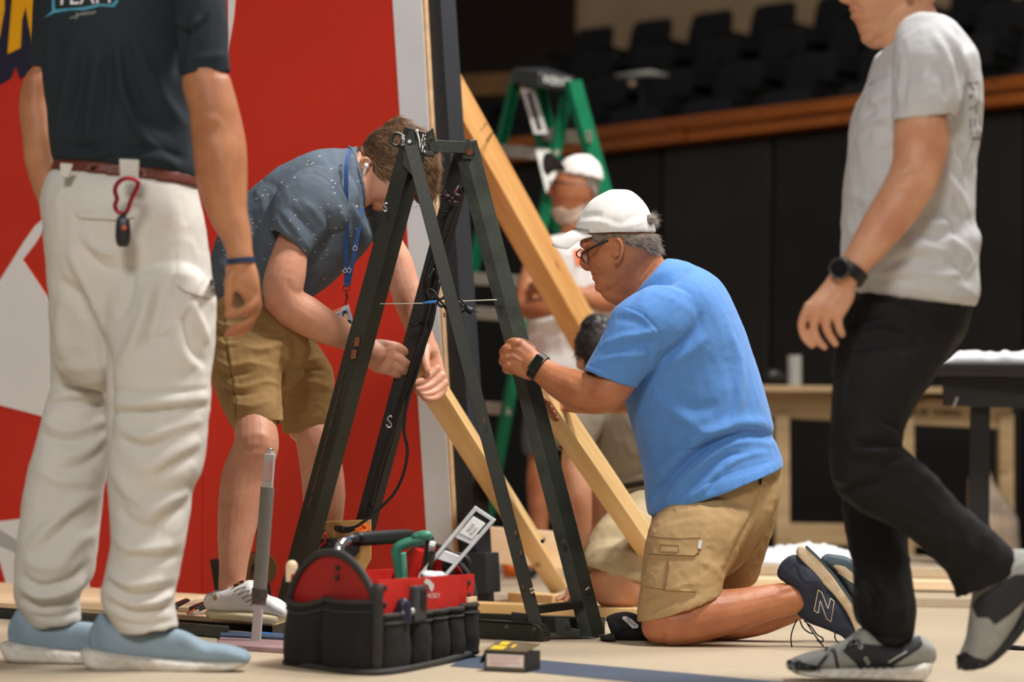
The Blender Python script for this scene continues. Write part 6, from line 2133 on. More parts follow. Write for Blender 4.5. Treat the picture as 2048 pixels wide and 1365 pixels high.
# ------------------------------------------------------------------ man striding past at the right
M_GREYT_ = mat('grey_melange_tee', (190, 190, 192), rough=.85, var=.06, vs=4, fine=.06, fs=420, bump=.22, bs=40, spec=.2)
M_JEAN = mat('black_denim', (15, 15, 17), rough=.75, var=.2, vs=5, fine=.15, fs=500, bump=.25, bs=40, spec=.3)
M_SHG = mat('grey_mesh', (150, 150, 144), rough=.8, var=.1, vs=30, fine=.2, fs=700, bump=.3, bs=400)
M_SHD = mat('dark_grey_overlay', (38, 38, 42), rough=.7, var=.1, vs=20)
WK_SHIRT = [(1770, 96, 1868, 24, 4.87, .95), (1756, 120, 1908, 44, 4.87, 1.25), (1740, 158, 1942, 92, 4.88, 1.35), (1722, 192, 1958, 148, 4.88, 1.25), (1708, 224, 1962, 200, 4.88, 1.15), (1700, 266, 1960, 256, 4.88, 1.1), (1695, 336, 1952, 332, 4.88, 1.08), (1689, 400, 1946, 400, 4.88, 1.08),
            (1685, 462, 1944, 446, 4.88, 1.08), (1682, 505, 1956, 480, 4.88, 1.08), (1684, 548, 1951, 522, 4.88, 1.1), (1692, 578, 1958, 588, 4.88, 1.1), (1704, 593, 1948, 614, 4.88, 1.1)]
WK_HIP = [(1692, 575, 1945, 590, 4.88, 1.0), (1688, 610, 1942, 625, 4.88, 1.02), (1678, 660, 1930, 672, 4.88, 1.0), (1672, 700, 1900, 712, 4.88, .95)]
WK_NEAR = [(1690, 620, 1930, 650, 4.82, .6), (1671, 692, 1902, 706, 4.79, .66), (1667, 760, 1864, 764, 4.77, .74), (1663, 835, 1818, 838, 4.76, .84), (1660, 896, 1804, 890, 4.75, .9), (1661, 940, 1816, 904, 4.75, .85), (1676, 984, 1838, 924, 4.76, .8), (1712, 1018, 1868, 950, 4.77, .78), (1768, 1046, 1906, 996, 4.78, .86), (1826, 1084, 1942, 1026, 4.79, .92), (1876, 1128, 1988, 1064, 4.80, .92), (1904, 1164, 2024, 1100, 4.81, .92), (1914, 1196, 2036, 1138, 4.81, .92)]
WK_FAR = [(1702, 640, 1900, 660, 4.98, .6), (1694, 800, 1812, 800, 5.0, .8), (1686, 900, 1806, 900, 5.0, .9), (1684, 988, 1810, 1000, 5.0, .9), (1690, 1050, 1814, 1056, 4.995, .92), (1697, 1090, 1816, 1094, 4.99, .94), (1706, 1150, 1822, 1150, 4.985, .95), (1707, 1226, 1831, 1222, 4.985, .95), (1732, 1262, 1828, 1258, 4.985, 1.0), (1744, 1286, 1818, 1286, 4.985, 1.1)]
wk = thing('person', 'man striding left in a light grey t-shirt and black jeans', 'person', FL(1712, 1352))
B = MB()
loft(B, shrink(WK_SHIRT, .8), n=24)
loft(B, shrink(WK_HIP, .8), n=24)
loft(B, shrink(WK_NEAR[:-1], .7), n=20)
loft(B, shrink(WK_FAR[:-1], .7), n=20)
loft(B, [(1740, -150, 1850, -152, 4.87, .8), (1706, -112, 1882, -110, 4.87, .76), (1693, -62, 1893, -55, 4.87, .74), (1695, -30, 1886, -22, 4.87, .72), (1700, -2, 1868, 4, 4.87, .7), (1704, 18, 1850, 22, 4.87, .68), (1705, 34, 1832, 38, 4.87, .66), (1713, 50, 1818, 52, 4.87, .64), (1718, 66, 1806, 68, 4.87, .62), (1730, 82, 1786, 82, 4.87, .6)], ex=2.2)
limb(B, [(1700, -46, 8, 4.87), (1688, -16, 11, 4.87), (1686, -6, 11, 4.87), (1700, 0, 11, 4.87)])
blob(B, 1706, 18, 4.87, 8, 5, 20)
blob(B, 1709, 33, 4.87, 8, 6, 18)
blob(B, 1738, 76, 4.87, 17, 15, 22)
blob(B, 1818, -30, 4.795, 12, 28, 8)
loft(B, [(1752, 56, 1862, -24, 4.87, .78), (1764, 88, 1870, 18, 4.87, .8), (1776, 130, 1890, 60, 4.87, .9)])
limb(B, [(1852, 120, 38, 4.74), (1848, 190, 42, 4.72), (1846, 228, 47, 4.715), (1844, 258, 55, 4.71), (1841, 295, 55, 4.71), (1834, 336, 51, 4.70), (1818, 374, 50, 4.69), (1783, 428, 46, 4.68), (1742, 486, 38, 4.67), (1710, 530, 30, 4.665), (1690, 558, 28, 4.66)], n=22)
blob(B, 1846, 366, 4.695, 24, 22, 24)
loft(B, [(1660, 548, 1712, 562, 4.66, .6), (1636, 580, 1710, 592, 4.655, .45), (1613, 606, 1700, 616, 4.65, .36), (1610, 622, 1688, 634, 4.65, .3)], ex=2.6)
for pts in (((1617, 612, 9.6), (1604, 648, 9), (1610, 674, 8.4), (1624, 691, 7)), ((1637, 616, 9.8), (1627, 654, 9.4), (1635, 679, 8.8), (1649, 695, 7)), ((1657, 616, 9.6), (1652, 652, 9.2), (1661, 674, 8.6), (1671, 688, 7)), ((1677, 618, 10), (1676, 644, 9.4), (1680, 660, 8.8), (1684, 669, 7.6))):
    limb(B, [(x, y, r, 4.645 + .006 * i) for i, (x, y, r) in enumerate(pts)], n=14)
limb(B, [(1668, 572, 13, 4.69), (1652, 606, 12, 4.70), (1650, 636, 10.5, 4.70), (1656, 656, 9, 4.69)], n=12)
limb(B, [(1850, 130, 42, 5.04), (1840, 300, 42, 5.06), (1826, 420, 40, 5.05), (1800, 520, 30, 5.0)], n=16)
limb(B, [(1770, 1150, 36, 4.985), (1776, 1250, 27, 4.985), (1784, 1305, 22, 4.985), (1720, 1318, 16, 4.985)], n=16)
limb(B, [(1950, 1110, 40, 4.81), (1984, 1180, 36, 4.81), (1990, 1220, 34, 4.81), (1960, 1290, 22, 4.81)], n=16)
body = voxel(B, .0028, 4)
sculpt(body, [([(1704, 25), (1716, 27), (1730, 30)], 2.2, -2.4), ([(1716, 50), (1730, 46), (1738, 44)], 5, -1.5), ([(1690, 5), (1712, 12), (1724, 28)], 5, -2), ([(1800, 348), (1826, 340), (1850, 348)], 6, -3), ([(1780, 360), (1800, 372), (1830, 372)], 9, 2.5), ([(1846, 382), (1864, 372), (1872, 356)], 6, 2),
              ([(1626, 628), (1618, 650), (1620, 676)], 2.2, -2.5), ([(1646, 628), (1642, 654), (1650, 678)], 2.2, -2.5), ([(1666, 628), (1664, 650), (1672, 672)], 2.2, -2.5), ([(1618, 614), (1636, 616), (1656, 616), (1676, 619)], 7, 1.8), ([(1690, 560), (1660, 590), (1640, 612)], 4, .8), ([(1696, 570), (1676, 596), (1660, 612)], 4, .8),
              ([(1764, 70), (1790, 60), (1830, 30)], 8, -2), ([(1772, 96), (1800, 60), (1824, 20)], 5, 1.5)], [(.8, (40, 40, 40), 3, False)])
put('body', body, SK_WK, wk)
hs = shell(body, [(1720, -200), (1900, -200), (1906, -60), (1880, -10), (1850, -20), (1834, -60), (1800, -70), (1770, -100), (1710, -104)], 7, ramp=12, rough=2)
put('hair', hs, M_HAIRB, wk)
B = MB()
loft(B, WK_SHIRT, sub=5, n=34, e0=('h', .03, .005), e1=HEM, ex=2.2)
loft(B, [(1792, 70, 1908, 66, 4.76, .8), (1786, 120, 1928, 118, 4.73, .82), (1786, 170, 1928, 165, 4.72, .84), (1785, 205, 1922, 198, 4.71, .84), (1785, 240, 1913, 230, 4.71, .84)], sub=5, n=28, e1=HEM)
loft(B, [(1790, 80, 1900, 80, 5.0, .8), (1790, 150, 1910, 150, 5.05, .82), (1790, 225, 1900, 225, 5.06, .82)], sub=5, n=24, e1=HEM)
ws_ = voxel(B, .0045, 3)
sculpt(ws_, [
    ([(1876, 60), (1904, 100), (1922, 150), (1918, 200)], 8, -6), ([(1868, 70), (1892, 112), (1906, 160)], 8, 6), ([(1884, 56), (1916, 96), (1938, 148)], 8, 5), ([(1790, 130), (1786, 180), (1786, 230)], 7, -8), ([(1804, 110), (1800, 150), (1792, 200)], 7, 5), ([(1816, 120), (1812, 160), (1804, 210)], 6, -4),
    ([(1850, 130), (1846, 170), (1826, 206)], 8, 4), ([(1880, 130), (1888, 170), (1890, 206)], 7, -4), ([(1790, 224), (1838, 206), (1908, 218)], 1.8, -1.4), ([(1800, 212), (1836, 200), (1860, 206)], 5, 3),
    ([(1780, 190), (1756, 196), (1740, 212)], 7, 5), ([(1782, 206), (1750, 216), (1732, 236)], 7, -6), ([(1782, 226), (1752, 240), (1728, 262)], 8, 5), ([(1784, 250), (1748, 256), (1724, 280)], 8, -5), ([(1776, 280), (1744, 300), (1720, 330)], 10, 4),
    ([(1920, 300), (1936, 350), (1940, 400)], 7, -5), ([(1890, 350), (1920, 390), (1936, 440)], 8, 6), ([(1870, 400), (1900, 440), (1926, 490)], 8, -6), ([(1850, 440), (1880, 450), (1920, 440)], 8, 5), ([(1830, 470), (1870, 474), (1920, 462)], 8, -5), ([(1800, 500), (1850, 494), (1900, 510)], 9, 6), ([(1780, 530), (1830, 516), (1880, 530)], 8, -6),
    ([(1760, 556), (1820, 540), (1890, 552), (1940, 540)], 9, 5), ([(1740, 560), (1790, 560), (1850, 570)], 8, -4), ([(1900, 470), (1930, 500), (1948, 540)], 8, 5), ([(1880, 500), (1914, 530), (1940, 570)], 7, -5), ([(1900, 400), (1918, 440), (1922, 480)], 2, 1.5),
    ([(1700, 380), (1730, 400), (1760, 396)], 10, 4), ([(1694, 450), (1710, 470), (1730, 470)], 8, 4), ([(1704, 582), (1800, 582), (1950, 602)], 1.8, -1.4), ([(1774, 104), (1810, 70), (1866, 34)], 2.5, -1.4)],
    [(4.0, (10, 10, 7), 2, False), (3.4, (22, 22, 16), 6, True), (1.2, (44, 44, 30), 13, True)], gain=1.05)
put('shirt', ws_, M_GREYT_, wk)
t_ws = tree(ws_)
drape('back_print', [text2d('TEAM', 1951, 226, 30, ang=-1.62, sx=1.75)], t_ws, 4.85, mat('print_grey', (96, 98, 102), rough=.8), wk, off=.0012)
drape('chest_print', [text2d('team', 1744, 166, 8, ang=-.6)], t_ws, 4.8, MATS['print_grey'], wk, off=.001)
# jeans
B = MB()
loft(B, WK_HIP, sub=4, n=30, e0=('h', .03, .006))
loft(B, WK_NEAR, sub=5, n=28, e1=('h', .04, .006), ex=2.15)
loft(B, WK_FAR, sub=5, n=28, e1=('h', .03, .006), ex=2.15)
jn = voxel(B, .005, 3)
sculpt(jn, [
    ([(1708, 640), (1720, 620), (1760, 610), (1820, 616)], 6, 4), ([(1704, 660), (1724, 640), (1770, 628)], 5, -4), ([(1700, 680), (1760, 666), (1830, 680)], 9, 5), ([(1690, 704), (1750, 690), (1820, 700)], 8, -4), ([(1680, 690), (1694, 740), (1690, 800)], 7, -4), ([(1700, 690), (1690, 760), (1676, 840)], 9, 5),
    ([(1760, 850), (1790, 872), (1808, 880)], 7, 6), ([(1700, 880), (1750, 890), (1800, 880)], 8, -6), ([(1690, 900), (1740, 904), (1790, 900)], 7, 6), ([(1690, 928), (1750, 926), (1810, 916)], 8, -5), ([(1664, 950), (1690, 960), (1730, 950)], 8, 6), ([(1670, 980), (1720, 980), (1780, 960)], 9, -5),
    ([(1800, 910), (1850, 950), (1910, 1000)], 12, 4), ([(1740, 1010), (1800, 1030), (1870, 1060)], 12, -4), ([(1880, 1050), (1900, 1090), (1890, 1130)], 9, 5), ([(1930, 1080), (1950, 1110), (1950, 1150)], 9, 5),
    ([(1706, 1160), (1740, 1200), (1720, 1240)], 9, 6), ([(1730, 1160), (1760, 1210), (1740, 1256)], 9, -6), ([(1800, 1150), (1806, 1220), (1796, 1276)], 9, 5), ([(1740, 1270), (1780, 1276), (1816, 1268)], 4, -4), ([(1700, 1040), (1712, 1130), (1720, 1200)], 12, 4)],
    [(4.0, (10, 10, 8), 4, False), (3.0, (26, 26, 20), 8, True)], gain=1.5)
put('jeans', jn, M_JEAN, wk)
# ring and watch
MB().torus(P(1653, 655, 4.655), (P(1656, 675, 4.655) - P(1652, 640, 4.652)), .0098, .0014, 24, 8).obj('ring', mat('gold', (226, 176, 70), rough=.2, metal=1, var=.03), wk, smooth=True)
band('watch_strap', P(1706, 535, 4.665), P(1692, 555, 4.662), .0315, M_BLK, wk, th=.003)
c = P(1680, 538, 4.628)
nn = (-FW * .93 - RT * .34 + UP * .12).normalized()
k = MB()
k.cyl(c - nn * .006, c + nn * .006, .0205, n=36)
wc_ = k.obj('watch_case', mat('gunmetal', (96, 98, 96), rough=.3, metal=.8, var=.05), wk, autos=40, bevel=.001)
MB().cyl(c + nn * .006, c + nn * .0068, .0178, n=36).obj('watch_face', mat('watch_black', (14, 14, 15), rough=.15, var=.02), wc_, autos=40)
MB().torus(c + nn * .0062, nn, .0190, .0014, 36, 8).obj('bezel', MATS['gunmetal'], wc_, smooth=True)
for a in (.2, 1.0):
    q = c + (RT * math.cos(a) + UP * math.sin(a)) * .021
    MB().cyl(q, q + (RT * math.cos(a) + UP * math.sin(a)) * .0035, .0022, n=8).obj('crown', MATS['gunmetal'], wc_)
# shoes
k = MB()
loft(k, [(1843, 1274, 1848, 1330, 4.985, 1.1), (1830, 1270, 1832, 1330, 4.985, 1.4), (1800, 1286, 1800, 1332, 4.985, 2.0), (1766, 1284, 1768, 1332, 4.985, 1.9), (1742, 1268, 1748, 1334, 4.985, 1.4), (1724, 1257, 1730, 1336, 4.985, 1.15), (1698, 1278, 1700, 1336, 4.985, 1.5), (1660, 1296, 1660, 1338, 4.985, 2.2), (1615, 1308, 1615, 1338, 4.985, 3.2), (1588, 1318, 1588, 1338, 4.985, 4.0), (1577, 1326, 1577, 1336, 4.985, 6)], sub=5, n=28, ex=2.6)
up = voxel(k, .0032, 3)
sculpt(up, [([(1690, 1284), (1680, 1310), (1690, 1330)], 2, -.8)], [(.6, (70, 70, 70), 3, False)])
s1 = put('shoe', up, M_SHG, wk)
t_up = tree(up)
drape('toe_cap', [poly2d([(1573, 1322), (1590, 1316), (1606, 1326), (1640, 1334), (1640, 1342), (1576, 1340)])], t_up, 4.95, M_SHD, s1, off=.0012)
drape('side_overlay', [poly2d([(1684, 1302), (1700, 1292), (1722, 1288), (1768, 1292), (1812, 1292), (1826, 1276), (1840, 1272), (1846, 1290), (1836, 1300), (1812, 1316), (1784, 1334), (1720, 1338), (1706, 1322)])], t_up, 4.95, M_SHD, s1, off=.0015)
drape('cross_strap', [ribbon2d([(1632, 1340), (1648, 1320), (1660, 1304), (1672, 1300)], 7), ribbon2d([(1676, 1340), (1672, 1318), (1666, 1302), (1650, 1298)], 7)], t_up, 4.95, M_SHD, s1, off=.0012)
drape('reflective_strip', [ribbon2d([(1777, 1326), (1796, 1314), (1814, 1304)], 2.2)], t_up, 4.95, M_LABELW, s1, off=.0022)
drape('shoe_logo', [text2d('on', 1735, 1322, 17, ang=1.15)], t_up, 4.95, M_LABELW, s1, off=.0024)
k = MB()
c = hit(t_up, 1721, 1294) or P(1721, 1294, 4.94)
k.torus(c - FW * .003, FW, .0035, .0012, 18, 8)
k.obj('eyelet', M_LABELW, s1, smooth=True)
k = MB()
for a, b2 in (((1700, 1284), (1690, 1300)), ((1708, 1280), (1704, 1296)), ((1716, 1280), (1720, 1296)), ((1698, 1286), (1714, 1282))):
    ha, hb = hit(t_up, *a) or P(*a, 4.95), hit(t_up, *b2) or P(*b2, 4.94)
    k.tube([ha - FW * .003, (ha + hb) / 2 - FW * .007 + V((0, 0, .002)), hb - FW * .003], .0018, 6, 3)
k.obj('laces', M_BLK, s1, smooth=True)
k = MB()
loft(k, [(1851, 1322, 1853, 1350, 4.985, 2.4), (1840, 1322, 1842, 1359, 4.985, 2.4), (1800, 1330, 1800, 1359, 4.985, 3.2), (1720, 1332, 1720, 1357, 4.985, 3.6), (1640, 1332, 1640, 1354, 4.985, 4.2), (1594, 1330, 1594, 1348, 4.985, 4.2), (1577, 1328, 1578, 1340, 4.985, 4.0)], sub=5, n=26, ex=4.2)
so = voxel(k, .0032, 2)
sculpt(so, [([(1592 + 22 * i, 1347 + .8 * i), (1604 + 22 * i, 1342 + .8 * i)], 4.5, -6) for i in range(11)] + [([(1580, 1336), (1680, 1342), (1760, 1344), (1846, 1334)], 2, -1)])
put('sole', so, M_SOLEW, s1)
k = MB()
loft(k, [(1948, 1180, 2068, 1130, 4.81, .8), (1942, 1215, 2062, 1168, 4.81, .84), (1938, 1246, 2046, 1218, 4.81, .92), (1933, 1278, 2020, 1266, 4.81, 1.1), (1925, 1300, 1992, 1302, 4.81, 1.4), (1917, 1320, 1956, 1332, 4.81, 2.0)], sub=5, n=26, ex=2.6)
up = voxel(k, .0035, 3)
s2 = put('shoe', up, M_SHG, wk)
drape('toe_cap', [poly2d([(1912, 1312), (1930, 1304), (1950, 1316), (1972, 1322), (1950, 1342), (1914, 1340)])], up, 4.78, M_SHD, s2, off=.002)
drape('side_overlay', [poly2d([(1942, 1210), (1962, 1190), (2030, 1150), (2060, 1150), (2052, 1200), (2020, 1230), (1990, 1250), (1976, 1236), (1954, 1236)])], up, 4.78, M_SHD, s2, off=.002)
k = MB()
loft(k, [(2056, 1120, 2084, 1128, 4.81, 3.0), (2050, 1180, 2074, 1190, 4.81, 3.2), (2036, 1228, 2054, 1242, 4.81, 3.8), (2002, 1276, 2016, 1292, 4.81, 4.2), (1962, 1316, 1972, 1330, 4.81, 4.6), (1926, 1330, 1932, 1340, 4.81, 5)], sub=5, n=24, ex=4)
put('sole', voxel(k, .0035, 2), M_SHD, s2)

# ------------------------------------------------------------------ man with crossed arms by the ladder
M_TEEW = mat('white_cotton', (222, 222, 220), rough=.85, var=.04, vs=5, bump=.2, bs=30, spec=.2)
M_SLATE = mat('slate_shorts', (78, 84, 88), rough=.85, var=.08, vs=6)
M_BEARD = mat('white_beard', (176, 156, 138), rough=.8, var=.15, vs=60)
FMD = 10.2
FM_SHIRT = [(1118, 470, 1182, 468, FMD, .9), (1078, 480, 1226, 482, FMD, .62), (1060, 510, 1240, 515, FMD, .62), (1056, 580, 1234, 585, FMD, .66), (1054, 660, 1228, 660, FMD, .72), (1053, 730, 1226, 735, FMD, .74), (1056, 800, 1222, 800, FMD, .7)]
fm = thing('person', 'man with crossed arms in a white t-shirt and black-brimmed white cap', 'person', FL(1110, 1155))
B = MB()
loft(B, shrink(FM_SHIRT, .82), n=22)
loft(B, [(1128, 338, 1186, 336, FMD, .7), (1112, 350, 1194, 352, FMD, .76), (1104, 368, 1196, 372, FMD, .78), (1104, 390, 1192, 394, FMD, .76), (1104, 410, 1184, 414, FMD, .72), (1106, 428, 1172, 432, FMD, .7), (1116, 441, 1156, 444, FMD, .66)], ex=2.2, e0='f')
limb(B, [(1106, 368, 5, FMD), (1100, 384, 6, FMD), (1106, 390, 6, FMD)])
loft(B, [(1126, 430, 1184, 415, FMD, .8), (1120, 470, 1190, 465, FMD, .85), (1110, 495, 1200, 490, FMD, .8)])
blob(B, 1186, 388, 10.1, 8, 15, 5)
limb(B, [(1072, 520, 22, 10.15), (1058, 570, 23, 10.1), (1054, 612, 25, 10.05), (1086, 616, 21, 9.98), (1130, 604, 19, 9.96), (1176, 588, 16, 9.96), (1196, 580, 15, 9.98)], n=16)
limb(B, [(1226, 520, 22, 10.2), (1224, 580, 23, 10.1), (1214, 604, 23, 10.0), (1160, 592, 19, 9.94), (1110, 580, 16, 9.94), (1076, 574, 13, 9.95)], n=16)
for i in range(4):
    limb(B, [(1196, 572 + 6 * i, 5, 9.97), (1212, 572 + 7 * i, 4.5, 9.99), (1222, 576 + 6 * i, 4, 10.02)], n=8)
    limb(B, [(1078, 566 + 6 * i, 5, 9.95), (1066, 566 + 7 * i, 4.5, 9.98), (1058, 570 + 6 * i, 4, 10.02)], n=8)
limb(B, [(1086, 790, 34, FMD), (1080, 900, 24, FMD), (1078, 960, 25, FMD), (1078, 1010, 22, FMD), (1080, 1090, 14, FMD), (1082, 1138, 13, FMD)], n=16)
limb(B, [(1176, 790, 34, FMD), (1180, 900, 24, FMD), (1182, 960, 25, FMD), (1182, 1010, 22, FMD), (1184, 1090, 14, FMD), (1184, 1138, 13, FMD)], n=16)
body = voxel(B, .007, 3)
sculpt(body, [([(1102, 404), (1112, 405), (1124, 404)], 3, -4), ([(1102, 366), (1116, 368), (1128, 367)], 5, -7)])
put('body', body, SK_FM, fm)
put('beard', shell(body, [(1096, 412), (1108, 415), (1124, 413), (1140, 420), (1160, 412), (1180, 398), (1184, 412), (1168, 438), (1140, 452), (1108, 448), (1096, 426)], 7, ramp=5, rough=3, fs=60), M_BEARD, fm)
put('hair', shell(body, [(1170, 352), (1204, 350), (1206, 410), (1188, 410), (1180, 376), (1172, 372)], 7, ramp=5), M_GREYHAIR, fm)
B = MB()
loft(B, FM_SHIRT, sub=4, n=28, e0=('h', .03, .008), e1=('h', .06, .012), ex=2.2)
loft(B, [(1070, 488, 1120, 520, 10.15, .9), (1044, 536, 1096, 556, 10.12, .9), (1032, 572, 1084, 588, 10.1, .9)], e1=('h', .05, .01))
loft(B, [(1190, 488, 1236, 500, 10.18, .9), (1200, 530, 1250, 540, 10.15, .9), (1200, 572, 1252, 576, 10.1, .9)], e1=('h', .05, .01))
ft = voxel(B, .009, 2)
sculpt(ft, [([(1060, 650), (1100, 640), (1160, 640)], 8, 8), ([(1060, 670), (1110, 664), (1180, 660)], 8, -8)], [(8, (7, 7, 4), 3, False), (6, (15, 15, 9), 5, True)])
put('shirt', ft, M_TEEW, fm)
drape('shirt_print', [poly2d([(1084, 528), (1104, 520), (1122, 524), (1120, 538), (1092, 540)])], ft, 10, mat('print_orange', (226, 120, 70), rough=.8), fm, off=.004)
drape('shirt_print', [poly2d([(1086, 542), (1110, 540), (1118, 562), (1094, 566)])], ft, 10, mat('print_teal', (92, 168, 184), rough=.8), fm, off=.004)
drape('shirt_print', [poly2d([(1146, 500), (1170, 496), (1176, 530), (1152, 532)])], ft, 10, MATS['print_orange'], fm, off=.004)
B = MB()
loft(B, [(1054, 780, 1222, 780, FMD, .72), (1050, 820, 1222, 820, FMD, .72), (1060, 850, 1210, 850, FMD, .6)], n=24)
loft(B, [(1050, 810, 1140, 815, FMD, .9), (1042, 870, 1122, 870, FMD, .9), (1046, 910, 1114, 912, FMD, .9)], e1=('h', .05, .012))
loft(B, [(1136, 815, 1222, 815, FMD, .9), (1144, 870, 1222, 870, FMD, .9), (1148, 912, 1216, 912, FMD, .9)], e1=('h', .05, .012))
put('shorts', voxel(B, .01, 2), M_SLATE, fm)
B = MB()
loft(B, [(1152, 309, 1180, 310, FMD, .9), (1130, 318, 1198, 326, FMD, .9), (1118, 334, 1206, 346, FMD, .86), (1114, 346, 1207, 362, FMD, .84)], sub=5, n=26, e0='f', e1=('h', .03, .012))
cw = put('cap', voxel(B, .007, 2), M_CAPW, fm)
k = MB()
g = []
nu, nv = 14, 6
for i in range(nu + 1):
    u = -1 + 2 * i / nu
    for j in range(nv + 1):
        v = j / nv
        c_ = v * math.sqrt(max(0, 1 - (.93 * u) ** 2))
        g.append(P(1115 + 21 * u - 20 * c_, 348 - 10 * (1 - u * u) - 3 * u - 33 * c_, FMD - .085 + .05 * u - .10 * c_))
idx = lambda i, j: i * (nv + 1) + j
fs = [(idx(i, j), idx(i + 1, j), idx(i + 1, j + 1), idx(i, j + 1)) for i in range(nu) for j in range(nv)]
n1 = len(g)
bl = [idx(i, 0) for i in range(nu + 1)] + [idx(nu, j) for j in range(1, nv + 1)] + [idx(i, nv) for i in range(nu - 1, -1, -1)] + [idx(0, j) for j in range(nv - 1, 0, -1)]
k.add(g + [p - UP * .006 for p in g], fs + [tuple(n1 + q for q in f)[::-1] for f in fs] + [(bl[i], bl[(i + 1) % len(bl)], n1 + bl[(i + 1) % len(bl)], n1 + bl[i]) for i in range(len(bl))])
put('brim', k.mesh(), M_BLK, cw, smooth=True)
k = MB()
for x0, d in ((1112, 10.1), (1106, 10.16)):
    pp = [P(x0 + a, 368 + b, d) for a, b in ((-7, -5), (7, -5), (7, 5), (-7, 5), (-7, -5))]
    k.tube(pp, .003, 6)
k.tube([P(1119, 366, 10.1), P(1150, 368, 10.08), P(1184, 372, 10.09)], .003, 6)
k.obj('glasses', M_FRAME, fm)
for x in (1082, 1184):
    k = MB()
    loft(k, [(x + 16, 1132, x + 16, 1153, 10.22, 1.4), (x, 1128, x, 1154, 10.16, 1.3), (x - 20, 1136, x - 20, 1155, 10.08, 1.6), (x - 34, 1146, x - 34, 1156, 10.0, 2.6)], n=18, ex=2.6)
    s_ = put('shoe', voxel(k, .006, 2), M_BLKM, fm)
    k = MB()
    loft(k, [(x + 20, 1149, x + 20, 1156, 10.22, 4.5), (x - 16, 1150, x - 16, 1157, 10.1, 5), (x - 36, 1151, x - 36, 1157, 10.0, 4.4)], n=16, ex=4)
    put('sole', voxel(k, .005, 2), M_LABELW, s_)

# ------------------------------------------------------------------ dark-haired man crouching behind the blue shirt
M_TAUPE = mat('taupe_polo', (132, 122, 106), rough=.85, var=.08, vs=5, bump=.2, bs=30)
M_KHAKI2 = mat('pale_khaki', (178, 160, 126), rough=.85, var=.06, vs=6, bump=.2, bs=30)
M_DHAIR = mat('dark_hair', (26, 18, 14), rough=.5, var=.4, vs=60)
CD = 7.35
cm = thing('person', 'dark-haired man crouching behind the man in the blue shirt', 'person', FL(1235, 1225))
CM_TOR = [(1170, 760, 1260, 720, CD, .8), (1150, 800, 1300, 740, CD, .9), (1160, 850, 1330, 800, CD, .9), (1184, 910, 1350, 870, CD, .85), (1206, 960, 1360, 930, CD, .8), (1222, 990, 1364, 970, CD, .8)]
B = MB()
loft(B, shrink(CM_TOR, .82), n=22)
loft(B, [(1166, 662, 1222, 652, CD, .85), (1156, 680, 1240, 672, CD, .85), (1154, 704, 1246, 698, CD, .84), (1158, 728, 1244, 722, CD, .8), (1166, 750, 1230, 748, CD, .75), (1180, 768, 1212, 766, CD, .7)], ex=2.2)
blob(B, 1158, 728, CD - .02, 7, 13, 6)
limb(B, [(1220, 740, 28, CD), (1240, 780, 34, CD), (1250, 810, 40, CD)])
limb(B, [(1180, 830, 28, 7.25), (1152, 900, 28, 7.22), (1155, 975, 29, 7.2), (1162, 1045, 22, 7.2), (1161, 1105, 17, 7.2), (1152, 1165, 15, 7.2), (1144, 1190, 15, 7.18)], n=18)
blob(B, 1140, 1196, 7.17, 18, 9, 16)
for i in range(4):
    limb(B, [(1138 - 4 * i, 1194, 6, 7.16 + .02 * i), (1124 - 2 * i, 1196, 6, 7.14 + .025 * i), (1114, 1201, 5, 7.13 + .025 * i)], n=8)
limb(B, [(1142, 1186, 7, 7.15), (1136, 1198, 6, 7.12), (1130, 1203, 5, 7.11)], n=8)
limb(B, [(1240, 830, 26, 7.5), (1212, 930, 25, 7.5), (1204, 1010, 24, 7.48), (1206, 1080, 20, 7.46)], n=16)
limb(B, [(1330, 1010, 60, 7.35), (1276, 1080, 40, 7.24), (1240, 1136, 40, 7.12), (1228, 1168, 51, 7.08), (1262, 1190, 42, 7.2), (1300, 1198, 34, 7.4), (1340, 1200, 30, 7.6)], n=20)
limb(B, [(1345, 1010, 60, 7.5), (1300, 1110, 52, 7.5), (1280, 1170, 46, 7.5), (1330, 1184, 36, 7.7)], n=18)
body = voxel(B, .0055, 3)
sculpt(body, [([(1190, 1160), (1222, 1140), (1262, 1150)], 12, 4), ([(1200, 1200), (1236, 1190), (1264, 1196)], 9, -4)])
put('body', body, mat('skin_pinkish', (198, 148, 118), rough=.5, col2=(176, 118, 88), vs=10), cm)
ch = [(1136, 600), (1266, 600), (1262, 740), (1236, 752), (1216, 762), (1172, 752), (1170, 738), (1168, 722), (1152, 714)]
hs = shell(body, ch, 8, ramp=8, rough=3)
put('hair', hs, M_DHAIR, cm)
strands('hair_strands', shell(body, ch, 7, ramp=8), lambda p: (-.3, -.1, -.8), 1400, .03, .0006, mat('dark_hair_strand', (42, 29, 22), rough=.45, var=.4, vs=60), cm, lift=.25, jitter=.3)
B = MB()
loft(B, CM_TOR, sub=4, n=26, e0=('h', .03, .007), e1=('h', .04, .008), ex=2.2)
loft(B, [(1160, 780, 1230, 800, 7.27, .85), (1130, 820, 1210, 850, 7.24, .85), (1108, 866, 1186, 890, 7.22, .85), (1110, 892, 1178, 918, 7.21, .85)], sub=4, n=22, e1=('h', .04, .008))
cs2 = voxel(B, .006, 3)
sculpt(cs2, [([(1200, 960), (1260, 950), (1320, 930)], 6, -8)], [(5, (9, 9, 6), 3, False), (4, (20, 20, 14), 5, True)])
put('shirt', cs2, M_TAUPE, cm)
drape('belt', [ribbon2d([(1214, 976), (1260, 972), (1320, 960)], 10)], cs2, 7.2, M_BLK, cm, off=.004)
B = MB()
